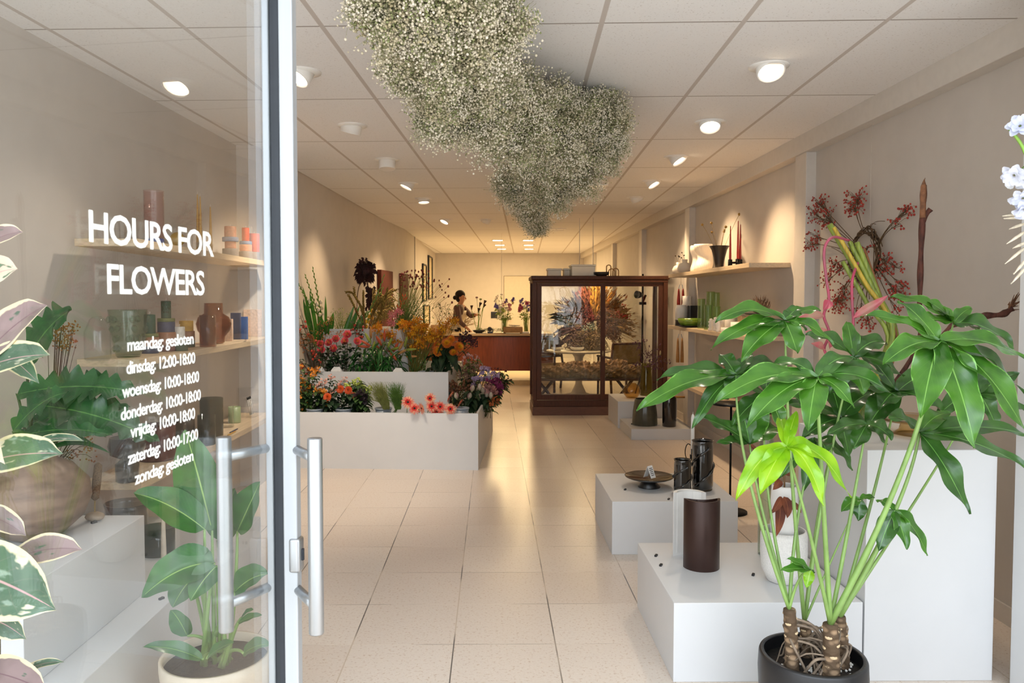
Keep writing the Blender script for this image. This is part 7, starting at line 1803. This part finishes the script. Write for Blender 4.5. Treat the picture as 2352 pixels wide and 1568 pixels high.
whorl(1930, 960, 2.8, 'b', [(1800, 930, .0, .04, .05, D), (1840, 1010, -.05, .035, .03, D), (2040, 1020, .0, .04, .05, D), (1900, 870, .1, .04, .04, D), (2010, 900, .05, .04, .04, D), (1950, 1050, -.08, .03, .02, D)], bend=(.0, .06), sr=.0055)
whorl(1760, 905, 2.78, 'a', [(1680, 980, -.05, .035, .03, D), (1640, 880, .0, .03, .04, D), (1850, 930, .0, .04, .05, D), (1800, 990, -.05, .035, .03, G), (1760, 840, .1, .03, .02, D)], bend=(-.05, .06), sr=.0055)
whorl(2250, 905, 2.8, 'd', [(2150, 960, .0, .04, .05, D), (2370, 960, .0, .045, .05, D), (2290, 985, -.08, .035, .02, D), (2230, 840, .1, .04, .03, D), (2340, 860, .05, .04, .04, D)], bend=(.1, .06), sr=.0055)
# ================================================================== THICK STEMS, HELICONIA, BRANCHES IN THE GREEN VASE
vz = VASE_PED
def leaves_none(): pass
t = thing('cut_stem_bundle', 'bundle of thick green cut stems leaning left above the plant', 'cut stems', vz + V3((.05, 0, .03)))
M_thick = mat('thick_green_stem', '#8c9a3e', .5, var=.25, scale=10, stretch=(8, 8, 1), col2='#5f6e2c')
M_ydry = mat('thick_yellow_stem', '#c2a63a', .6, var=.2, scale=10, stretch=(8, 8, 1))
for (tx, ty, bx, by, r, m) in ((1905, 515, 2045, 760, .0145, M_thick), (1915, 522, 2050, 770, .009, M_ydry), (1952, 556, 2050, 770, .012, M_thick), (1968, 556, 2058, 790, .012, M_thick), (1985, 570, 2060, 800, .005, mat('thin_brown_stem', '#8c5a30', .7)), (1935, 600, 2040, 790, .01, M_thick)):
    a = P(bx, by, Y=3.45 + rnd(-.03, .03)); e = P(tx, ty, Y=3.5 + rnd(-.05, .05)); lo = vz + V3((rnd(-.03, .03) + .05, 0, .03)); b = MB()
    b.tube(smooth_path([lo, a, a.lerp(e, .5) + V3((.006, 0, 0)), e], 6), [r] * 18 + [r * .95], 10); b.build('stem', m, t)
M_hpink = mat('heliconia_pink', '#bd4a66', .5, var=.2, scale=12, col2='#9c5a66'); M_bract = leafmat('heliconia_bract', '#d8647a', col2='#c9a08c', rough=.45, coat=.2, vein='#e39aa0')
for lbl, stem, br in (('hanging pink heliconia with zigzag bracts, left one', [(1950, 552), (1912, 545), (1893, 575), (1898, 640), (1904, 690), (1892, 724), (1905, 765), (1893, 800), (1905, 820), (1918, 820)], [(1892, 724, 1835, 728), (1905, 765, 1848, 762), (1904, 690, 1890, 712), (1893, 800, 1862, 788), (1905, 800, 1900, 768)]),
                      ('hanging pink heliconia half behind the leaves, right one', [(1972, 600), (1958, 640), (1957, 690), (1960, 740), (1955, 790), (1957, 830)], [(1960, 730, 2040, 678), (1957, 760, 1925, 800), (1956, 800, 1990, 770)])):
    s0 = P(*stem[0], Y=3.42); t = thing('heliconia', lbl, 'heliconia', s0, 'pink heliconias'); b = MB(); b.tube(smooth_path([vz + V3((.04, .02, .05)), P(2052, 790, Y=3.53), P(2000, 670, Y=3.56), P(stem[0][0], stem[0][1], Y=3.5)], 6), .006, 8); b.build('stalk', M_thick, t); b = MB(); b.tube(smooth_path([P(stem[0][0], stem[0][1], Y=3.5)] + [P(x, y, Y=3.42) for x, y in stem[1:]], 6), .0062, 8); b.build('stem', M_hpink, t)
    for (x0, y0, x1, y1) in br:
        b = MB(); a = P(x0, y0, Y=3.40); e = P(x1, y1, Y=3.36); b.leaf(bez(a, a.lerp(e, .5) + V3((0, 0, -.012)), e, n=9), .021, up=(0, -1, .6), fold=1.0, cols=2); b.build('bract', M_bract, t)
M_branch = mat('twisted_bark', '#5e3326', .8, var=.3, scale=24, bump=.6, stretch=(3, 3, 1)); M_split = mat('split_wood', '#85583a', .8, var=.3, scale=40)
t = thing('driftwood_branch', 'tall upright brown branch with a forked tip', 'branch', vz + V3((.12, .02, .03)))
pts = [vz + V3((.1, .02, .03)), P(2105, 800, Y=3.5), P(2112, 700, Y=3.5), P(2114, 620, Y=3.5), P(2117, 540, Y=3.5), P(2120, 470, Y=3.5), P(2122, 425, Y=3.5)]
b = MB(); q = smooth_path(pts, 7); b.tube(q, [.0105 + .002 * math.sin(i * .7) + .003 * (i / len(q)) for i in range(len(q))], 10); b.tube(smooth_path([P(2119, 520, Y=3.5), P(2128, 492, Y=3.49), P(2138, 480, Y=3.48)], 5), [.007 + .0006 * i for i in range(11)], 8); b.build('wood', M_branch, t)
b = MB(); b.tube(smooth_path([P(2119, 500, Y=3.492), P(2121, 440, Y=3.49), P(2122, 418, Y=3.5), P(2125, 408, Y=3.5)], 5), [.013] * 8 + [.01, .008, .006, .004, .003, .002, .001, .001], 8); b.build('split_tip', M_split, t)
t = thing('driftwood_branch', 'wavy brown branch bending right with a frayed end', 'branch', vz + V3((.15, -.01, .03)))
pts = [vz + V3((.13, -.02, .04)), P(2150, 795, Y=3.35), P(2185, 748, Y=3.32), P(2225, 740, Y=3.30), P(2255, 726, Y=3.28), P(2300, 722, Y=3.26), P(2325, 708, Y=3.25)]
q = smooth_path(pts, 7); b = MB(); b.tube(q, [.009 + .003 * math.sin(i * .9) + .005 * i / len(q) for i in range(len(q))], 10); b.build('wood', M_branch, t)
b = MB()
for k in range(16): a = P(2320 + rnd(-4, 4), 706 + rnd(-6, 6), Y=3.25); b.tube([a, a + V3((rnd(.01, .06), rnd(-.01, .01), rnd(.0, .07)))], [.004, .001], 5)
b.build('frayed_end', M_split, t)
# green bottle with a white label, half hidden by the leaves
c = P(1757, 1272, Z=.32); c.z = .32
t = thing('labelled_bottle', 'tall green glass bottle with a white label behind the big plant leaves', 'bottle', c)
b = MB(); tp = P(1757, 955, Y=c.y).z - .32; b.lathe(vessel([(.03, 0), (.034, .008), (.034, tp * .86), (.024, tp * .95), (.02, tp)], .003), c, 28); b.build('glass', G_green, t)
q = P(1756, 994, Y=c.y - .036); b = MB(); b.obox(q, np.eye(3), (.026, .0008, .034)); lb = b.build('label', M_card, t, smooth=False)
b = MB()
for k in range(4): b.obox(q + V3((0, -.0012, .018 - .012 * k)), np.eye(3), (.018 if k % 2 else .014, .0004, .0022))
b.build('print', M_ink, lb, smooth=False)
# ================================================================== BERRY WREATH on the right wall
M_vine = mat('vine_brown', '#6e543a', .85, var=.25, scale=50); M_berry = mat('berry_red', '#b5301f', .4, coat=.2, var=.2)
WC = P(1990, 587, X=RX - .04)
t = thing('berry_wreath', 'wall wreath of twisted vines with red berry sprays', 'wreath', WC)
b = MB(); RW = .165
for k in range(10):
    ph = rnd(0, 6.28); pts = []
    for i in range(30):
        a = i / 29 * rnd(5.2, 6.6) + ph; r = RW + .022 * math.sin(a * 2.3 + k) + rnd(-.004, .004); pts.append(WC + V3((-.012 + .016 * math.sin(a * 3 + k), -r * math.cos(a) * 1.05, r * math.sin(a))))
    b.tube(pts, rnd(.003, .0045), 5)
b.build('ring', M_vine, t)
tw = MB()
def berries(px, py, n, s, via=None):
    c = P(px, py, X=RX - rnd(.05, .10)); d = (c - WC); st = WC + V3((0, d.y, d.z)).normalized() * RW
    pth = bez(st, st.lerp(c, .5) + V3((-.03, 0, .03)), c, n=7); tw.tube(pth, .0025, 5); be = MB()
    for k in range(n):
        q = c + V3((rnd(-.04, .02), rnd(-1, 1) * s * 2.1, rnd(-1, 1) * s * 1.2)); q.x = min(q.x, RX - .012); tw.tube([pth[-int(rnd(1, 3.9))], q.lerp(c, .35) + V3((0, 0, .01)), q], .0011, 3, cap=False); be.inst(ICO, [q], rnd(.005, .0075), R=np.eye(3)[None], aniso=np.array([1, 1, 1.15]))
    be.build('berry_spray', M_berry, t)
for (px, py, n, s) in ((1885, 470, 46, .06), (1900, 500, 46, .06), (1870, 490, 26, .05), (1970, 455, 56, .06), (1965, 475, 40, .05), (2082, 490, 18, .03), (2065, 515, 14, .03), (2090, 478, 12, .02), (1862, 560, 30, .045), (1875, 545, 24, .04), (1915, 610, 30, .05), (1930, 620, 24, .04), (1900, 650, 24, .05), (2035, 600, 28, .045), (2060, 615, 22, .035), (2030, 625, 18, .04), (2060, 670, 30, .04), (2075, 660, 22, .03), (2070, 690, 22, .05), (1935, 690, 46, .06), (1920, 700, 40, .05), (1995, 745, 30, .04), (1990, 575, 14, .03), (1940, 665, 24, .05), (2062, 720, 12, .03), (1980, 720, 16, .04)):
    berries(px, py, n, s)
for k in range(16):
    a = rnd(0, 6.28); s_ = WC + V3((0, RW * math.cos(a), RW * math.sin(a))); e = WC + V3((-rnd(.02, .08), rnd(.2, .42) * math.cos(a + .4), rnd(.2, .4) * math.sin(a + .4))); tw.tube(bez(s_, s_.lerp(e, .5) + V3((-.03, .03, .04)), e, n=7), .002, 4)
tw.build('twigs', M_vine, t)
b = MB(); s0 = P(2006, 215, X=RX - .02); b.tube([V3((RX - .02, WC.y, H - .14)), WC + V3((.02, 0, RW + .01))], .0012, 4); b.build('hanging_wire', mat('nylon', '#e4ddd0', .5), t)
# ================================================================== WHITE DELPHINIUM and oat grass at the right edge
vzb = V3((1.78, 2.12, 0))
b = MB(); b.lathe(vessel([(.09, 0), (.11, .02), (.12, .3), (.13, .42)], .005), vzb, 32); one('floor_vase', b, M_buck, 'grey floor bucket just outside the frame under the white delphinium', 'bucket', vzb)
t = thing('delphinium', 'white delphinium stem entering at the upper right edge', 'delphinium', vzb + V3((0, 0, .05)))
b = MB(); tip = P(2318, 288, Y=2.05); mid = P(2366, 420, Y=2.06); pth = smooth_path([vzb + V3((0, 0, .03)), P(2400, 800, Y=2.08), mid, P(2352, 345, Y=2.05), P(2320, 297, Y=2.05), P(2310, 290, Y=2.05)], 8); b.tube(pth, .0042, 7); b.build('stem', mat('bright_stem', '#8fbf4e', .5), t)
M_del = fm('delphinium_white', '#e9ebf4', '#cdd3ea')
def belled(c, d, r): b = MB(); ray_head(b, c, d, r, 6, .34, ((1, 0, .2), (.7, .1, .3)), curl=.5); b.build('floret', M_del, t)
for (px, py, dx, dz, r) in ((2343, 290, -.5, .2, .034), (2330, 402, -1, -.6, .036), (2352, 410, -.2, -.4, .034), (2350, 455, -.6, -.5, .033), (2352, 480, -.2, -.6, .034), (2360, 300, .6, .2, .036), (2366, 440, .4, -.2, .036)):
    c = P(px, py, Y=2.03); belled(c, V3((dx, -.6, dz)), r); b = MB(); b.tube([c, P(2358, py - 25, Y=2.05)], .002, 5); b.build('floret_stalk', F_stem, t)
t = thing('oat_grass', 'pale dried oat grass ears pointing left at the right edge', 'dried grass', vzb + V3((.03, 0, .05)))
M_oat = mat('oat_ear', '#d8cbb4', .85, var=.15, scale=50)
for k, (x0, y0, x1, y1) in enumerate(((2356, 490, 2302, 496), (2356, 498, 2305, 502), (2356, 512, 2318, 526), (2360, 528, 2312, 560), (2360, 555, 2326, 570), (2362, 562, 2308, 606), (2362, 590, 2328, 630), (2360, 610, 2322, 652))):
    a, e = P(x0, y0, Y=2.1), P(x1, y1, Y=2.06); b = MB(); b.tube([vzb + V3((.02, 0, .05)), P(2420, 900, Y=2.12), a], .0014, 4)
    b.tube([a, a.lerp(e, .3), a.lerp(e, .6), e], [.0015, .0042, .004, .0008], 6)
    for j in range(8): q = a.lerp(e, j / 8); b.inst(BLADE, [q], .014, R=frame((e - a) + V3((0, rnd(-.02, .02), rnd(-.015, .015))))[None])
    b.build('ear', M_oat, t)
# ================================================================== VARIEGATED RUBBER PLANT, LEFT EDGE
L_fic = leafmat('rubber_leaf', '#5d7a62', col2='#3f5f4a', rough=.3, coat=.4, trans=.15, vein='#c9a0a0', edge=('#efe2b8', .98), patch=['#8fa593', '#e3dcc0'], patch_edge=.62, veins=7)
L_ficp = leafmat('rubber_pink', '#9c8584', col2='#84706e', rough=.3, coat=.35, trans=.15, vein='#7d5f66', edge=('#f0dfbb', .98), patch=['#556a58'], patch_edge=.64, veins=7)
L_ficw = leafmat('rubber_white', '#efe0c4', col2='#e6c8b4', rough=.35, coat=.3, trans=.2, vein='#d9a8a0', patch=['#6b8468'], patch_edge=.58)
FB = V3((P(-40, 1100, Y=1.75).x, 1.75, 0))
t = thing('rubber_plant', 'variegated rubber plant with cream edged leaves at the left edge', 'plant', FB)
b = MB(); b.lathe(vessel([(.11, 0), (.13, .02), (.15, .26), (.155, .28)], .008), FB, 36); b.lathe([(1e-6, .25), (.14, .25)], FB, 30); b.build('pot', C_white, t)
b = MB(); b.tube(smooth_path([FB + V3((0, 0, .25)), FB + V3((.02, 0, .8)), FB + V3((-.01, .02, 1.3)), FB + V3((0, 0, 1.72))], 8), .011, 8); b.build('stem', mat('rubber_stem', '#7a6a4a', .7), t)
def oval(tt): return max(0, math.sin(PI * tt ** .9)) ** .6 * (1 if tt < .86 else 1 - (tt - .86) * 5.5)
for (bx, by, tx, ty, Y, w, m, up) in ((-70, 600, 54, 533, 1.70, .030, L_ficp, (.2, -.8, .5)), (-70, 680, 40, 618, 1.66, .042, L_ficw, (.1, -.9, .35)), (-60, 850, 107, 700, 1.68, .052, L_ficp, (-.2, -.85, .4)), (-80, 870, 116, 815, 1.60, .043, L_fic, (0, -.8, .6)),
                                      (-80, 1080, 146, 1042, 1.58, .047, L_fic, (0, -.8, .6)), (60, 1030, 192, 1012, 1.72, .013, L_fic, (0, -.6, .8)), (20, 1290, 190, 1262, 1.68, .036, L_ficp, (0, -.75, .6)), (-110, 1300, 128, 1400, 1.60, .080, L_fic, (.0, -.9, .4)),
                                      (-40, 1420, 60, 1468, 1.7, .03, L_fic, (0, -.9, .3)), (-60, 1540, 110, 1590, 1.62, .04, L_ficp, (0, -.7, .7)), (30, 1560, 148, 1520, 1.72, .012, L_fic, (0, -.6, .8)), (-60, 770, 90, 880, 1.74, .03, L_fic, (0, -.6, .6)), (-60, 980, 12, 1066, 1.55, .025, L_ficw, (0, -1, .2)), (-60, 1180, 60, 1230, 1.76, .03, L_ficp, (0, -.6, .8))):
    a = P(bx, by, Y=1.74); e = P(tx, ty, Y=Y); b = MB()
    b.leaf(bez(a, a.lerp(e, .5) + V3((0, -.01, .03)), e, n=18), w, up=up, fold=.25, cols=5, prof=oval, wave=.05, nwave=2, ph=bx); b.build('leaf', m, t)
# ================================================================== SPLIT-LEAF FOLIAGE IN THE ROUND BROWN VASE
L_mon = leafmat('split_leaf', '#2c5c30', col2='#1c4424', rough=.3, coat=.35, trans=.15, vein='#5f8f4a', veins=10)
t = thing('split_leaf_foliage', 'dark green lobed leaves rising from the round brown vase', 'foliage', VASE_L + V3((0, 0, .2)))
def lobed(a, e, w, ctrl, lobes=9, up=(0, -.8, .6), depth=.45, m=None):
    mid = bez(a, a.lerp(e, .5) + V3(ctrl), e, n=lobes * 8)
    def pr(tt):
        base = max(0, math.sin(PI * tt ** .75)) ** .7; s = (tt * lobes) % 1
        return base * (1 - depth * (1 - min(1, abs(s - .5) * -2.2 + 1.1 if abs(s - .5) < .5 else 0)))
    b = MB(); b.leaf(mid, w, up=up, fold=.2, cols=3, prof=pr, wave=.12, nwave=3); return b.build('leaf', m or L_mon, t)
vt = VASE_L + V3((0, 0, .29))
for (bx, by, tx, ty, Y, w, lob) in ((60, 830, 165, 712, 3.0, .105, 6), (40, 905, 335, 905, 2.95, .085, 10), (70, 930, 368, 1015, 2.9, .09, 11), (60, 980, 300, 935, 3.05, .07, 9), (30, 990, 160, 900, 2.8, .06, 7), (100, 950, 250, 860, 3.1, .06, 8), (20, 1010, 260, 1000, 2.85, .045, 6)):
    a, e = P(bx, by, Y=Y), P(tx, ty, Y=Y - .05); lobed(a, e, w, (0, 0, .06), lob); b = MB(); b.tube(bez(vt + V3((0, 0, -.2)), vt.lerp(a, .5) + V3((0, 0, .02)), a, n=7), .005, 6); b.build('stalk', F_dkstem, t)
for (tx, ty, cz) in ((255, 1042, .1), (245, 1005, .12), (190, 900, .05), (215, 1020, .1)):
    e = P(tx, ty, Y=2.9); b = MB(); b.leaf(bez(vt, vt.lerp(e, .5) + V3((0, 0, cz)), e, n=12), .014, up=(0, -.6, .8), cols=1, fold=.3); b.build('blade', L_mon, t)
t = thing('dried_stem_spray', 'thin dried brown seed sprays behind the round brown vase', 'dried flowers', VASE_L + V3((.1, .12, .25))); b = MB(); bb = MB()
for k in range(46):
    cx, cy, s = random.choice(((175, 960, 45), (160, 1010, 40), (155, 770, 25), (120, 760, 20), (185, 1030, 30))); e = P(cx + rnd(-s, s), cy + rnd(-s, s), Y=3.1 + rnd(-.1, .1)); b.tube(bez(vt + V3((.03, .05, -.1)), vt.lerp(e, .6) + V3((0, .05, .05)), e, n=6), .0013, 3); bb.inst(OCT, [e + V3((rnd(-.02, .02), rnd(-.02, .02), rnd(-.02, .02))) for _ in range(7)], .0045)
b.build('twigs', mat('dry_twig', '#5a4335', .8), t); bb.build('seeds', mat('seed_rust', '#a0622f', .8), t)
# ================================================================== POTTED STRELITZIA BEHIND THE GLASS
SC = V3((P(497, 1500, Y=2.72).x, 2.72, 0)); srz = P(497, 1500, Y=2.72).z; sr_ = .5 * (P(620, 1500, Y=2.72).x - P(374, 1500, Y=2.72).x)
t = thing('plant_pot', 'large cream pot on the floor behind the glass door', 'pot', SC)
b = MB(); b.lathe(vessel([(sr_ * .8, 0), (sr_ * .86, .02), (sr_, srz - .03), (sr_, srz)], .012), SC, 52); b.build('pot_body', mat('cream_pot', '#e6d9c4', .45, var=.04), t)
b = MB(); b.lathe([(1e-6, srz - .03), (sr_ * .96, srz - .034), (sr_ * .96, srz - .06), (1e-6, srz - .06)], SC, 40); b.build('soil', mat('potting_soil', '#2e241c', .95), t)
L_str = leafmat('strelitzia_leaf', '#3f7a36', col2='#2b5f2c', rough=.32, coat=.35, trans=.2, vein='#9cc46a', veins=16)
t = thing('strelitzia', 'broad leaved green plant in the large cream pot behind the glass', 'plant', SC + V3((0, 0, srz - .03)))
def broad(tt): return max(0, math.sin(PI * tt ** .72)) ** .7
for (ax, ay, tx, ty, Y, w, dr, bend, up) in ((470, 1215, 306, 1132, 2.66, .062, .04, 0, (0, -.7, .7)), (487, 1218, 425, 985, 2.72, .085, .02, 0, (.2, -1, .1)), (492, 1292, 325, 1372, 2.6, .072, .06, 0, (0, -.75, .65)), (545, 1220, 598, 1105, 2.8, .06, .0, .05, (-.3, -.9, .3)), (538, 1360, 616, 1318, 2.6, .05, .03, .03, (0, -.7, .7)), (440, 1330, 396, 1395, 2.7, .05, .02, 0, (0, -.8, .6)), (497, 1300, 437, 1380, 2.58, .045, .02, 0, (0, -.9, .4)), (465, 1515, 328, 1485, 2.58, .028, .03, 0, (0, -.5, .85)), (475, 1512, 538, 1476, 2.55, .025, .02, 0, (0, -.5, .85)), (548, 1430, 602, 1412, 2.62, .016, .01, .03, (0, -.6, .8)), (555, 1418, 582, 1400, 2.66, .014, .01, .03, (0, -.6, .8)), (560, 1500, 620, 1480, 2.6, .03, .02, .02, (0, -.6, .8)), (430, 1460, 392, 1400, 2.7, .035, .02, 0, (0, -.8, .5)), (500, 1240, 540, 1120, 2.85, .06, .0, 0, (.1, -1, .1)), (450, 1300, 480, 1265, 2.66, .03, .02, 0, (0, -.8, .6))):
    a, e = P(ax, ay, Y=Y), P(tx, ty, Y=Y - .06); base = SC + V3((rnd(-.05, .05), rnd(-.05, .05), srz - .035))
    b = MB(); b.tube(bez(base, base.lerp(a, .6) + V3((bend * .3, 0, .05)), a, n=10), list(np.linspace(.009, .0045, 11)), 8); b.build('stalk', M_stalk, t)
    b = MB(); b.leaf(bez(a, a.lerp(e, .5) + V3((0, 0, dr)), e, n=20), w, up=up, fold=.35, cols=4, prof=broad, wave=.08, nwave=2.5, ph=ax); b.build('leaf', L_str, t)
# ================================================================== GYPSOPHILA CLOUD
def cloud():
    K = 1.06
    nodes = [(985, -60, 2.45, .27), (1015, 20, 2.6, .28), (1042, 95, 2.8, .27), (1060, 170, 3.1, .27), (1100, 232, 3.4, .27), (1170, 272, 3.75, .28), (1255, 298, 4.1, .30), (1335, 300, 4.4, .30), (1315, 360, 4.7, .29), (1265, 405, 5.1, .27), (1205, 432, 5.5, .20), (1225, 478, 6.0, .17), (1235, 520, 6.4, .09), (1180, 425, 5.35, .16), (1375, 265, 4.4, .20), (1390, 330, 4.5, .16), (900, 10, 2.5, .19), (1130, 60, 2.75, .17), (935, 150, 2.95, .13), (1005, 270, 3.35, .14)]
    root = P(1100, 180, Z=H)
    t = thing('gypsophila_cloud', "long cloud of cream baby's breath flowers hanging from the ceiling", 'hanging flowers', root)
    C = [(np.array(P(px, py, Y=Y * K)), r * K * (.70 if i < 5 or i > 15 else .80)) for i, (px, py, Y, r) in enumerate(nodes)]
    st = MB(); bl = MB(); lv = MB(); wire = MB()
    g = np.random.default_rng(3)
    pts = []
    for c, r in C:
        n = int(10500 * (r / .28) ** 1.6)
        d = g.normal(size=(n, 3)); d /= np.linalg.norm(d, axis=1)[:, None]
        lump = 1 + .30 * np.sin(d[:, 0] * 5 + c[1] * 3) * np.cos(d[:, 2] * 6 + c[0] * 5) + .14 * np.sin(d[:, 1] * 11 + d[:, 2] * 9)
        rad = r * lump * np.sqrt(g.uniform(.30, 1.1, n))
        p = c + d * rad[:, None] * np.array([1, 1, .92])
        pts.append(p[p[:, 2] < H - .02])
    pts = np.concatenate(pts)
    # florets sit in small sprays of seven or so
    n0 = len(pts); m = 7
    ctr = pts[g.permutation(n0)[:n0 // 4]]
    pts = (ctr[:, None, :] + g.normal(size=(len(ctr), m, 3)) * np.array([.016, .016, .013])).reshape(-1, 3)
    pts = pts[pts[:, 2] < H - .015]
    n = len(pts)
    bl.inst(ICO, pts, g.uniform(.0026, .0054, n), R=rotmats(n, g))
    k = n // 4
    lv.inst(OCT, pts[:k] + g.normal(size=(k, 3)) * .012, g.uniform(.003, .005, k), R=rotmats(k, g), aniso=np.array([1, 1, 1.6]))
    # branching stems: from inside the cloud out to the sprays
    for i in range(0, n, 14):
        p = pts[i]; j = int(np.argmin([np.linalg.norm(p - c) / r for c, r in C])); c, r = C[j]
        q = c + (p - c) * .45 + g.normal(size=3) * .03; m_ = q + (p - q) * .6 + g.normal(size=3) * .01
        st.tube([q, m_, p], [.0014, .0011, .0007], 3, cap=False)
        for s in range(3): st.tube([m_, m_ + (p - m_) * .8 + g.normal(size=3) * .022], .0007, 3, cap=False)
    # loose sprigs that break the outline
    for c, r in C:
        for s in range(26):
            d = g.normal(size=3); d /= np.linalg.norm(d); e = c + d * r * g.uniform(1.08, 1.38)
            if e[2] > H - .02: continue
            a = c + d * r * .85; st.tube([a, e], [.0014, .0008], 3, cap=False)
            m = 26; z = g.uniform(.45, 1, m)[:, None]; f = a + (e - a) * z + g.normal(size=(m, 3)) * .026
            bl.inst(ICO, f, g.uniform(.003, .006, m), R=rotmats(m, g))
            for q in f[::3]: st.tube([a + (e - a) * .5, q], .0006, 3, cap=False)
    for c, r in C[2::4]: wire.tube([c, (c[0], c[1], H)], .0012, 4)
    M_gyp = mat('gypsophila_cream', '#f2e9d6', .8, var=.10, scale=9, col2='#c5b992', trans=.15)
    bl.build('blossoms', M_gyp, t); lv.build('calyxes', mat('gypsophila_green', '#99a06c', .8, var=.15), t)
    st.build('stems', mat('gypsophila_stem', '#a2a374', .8, var=.15), t); wire.build('hanging_wire', M_wire, t)
cloud()
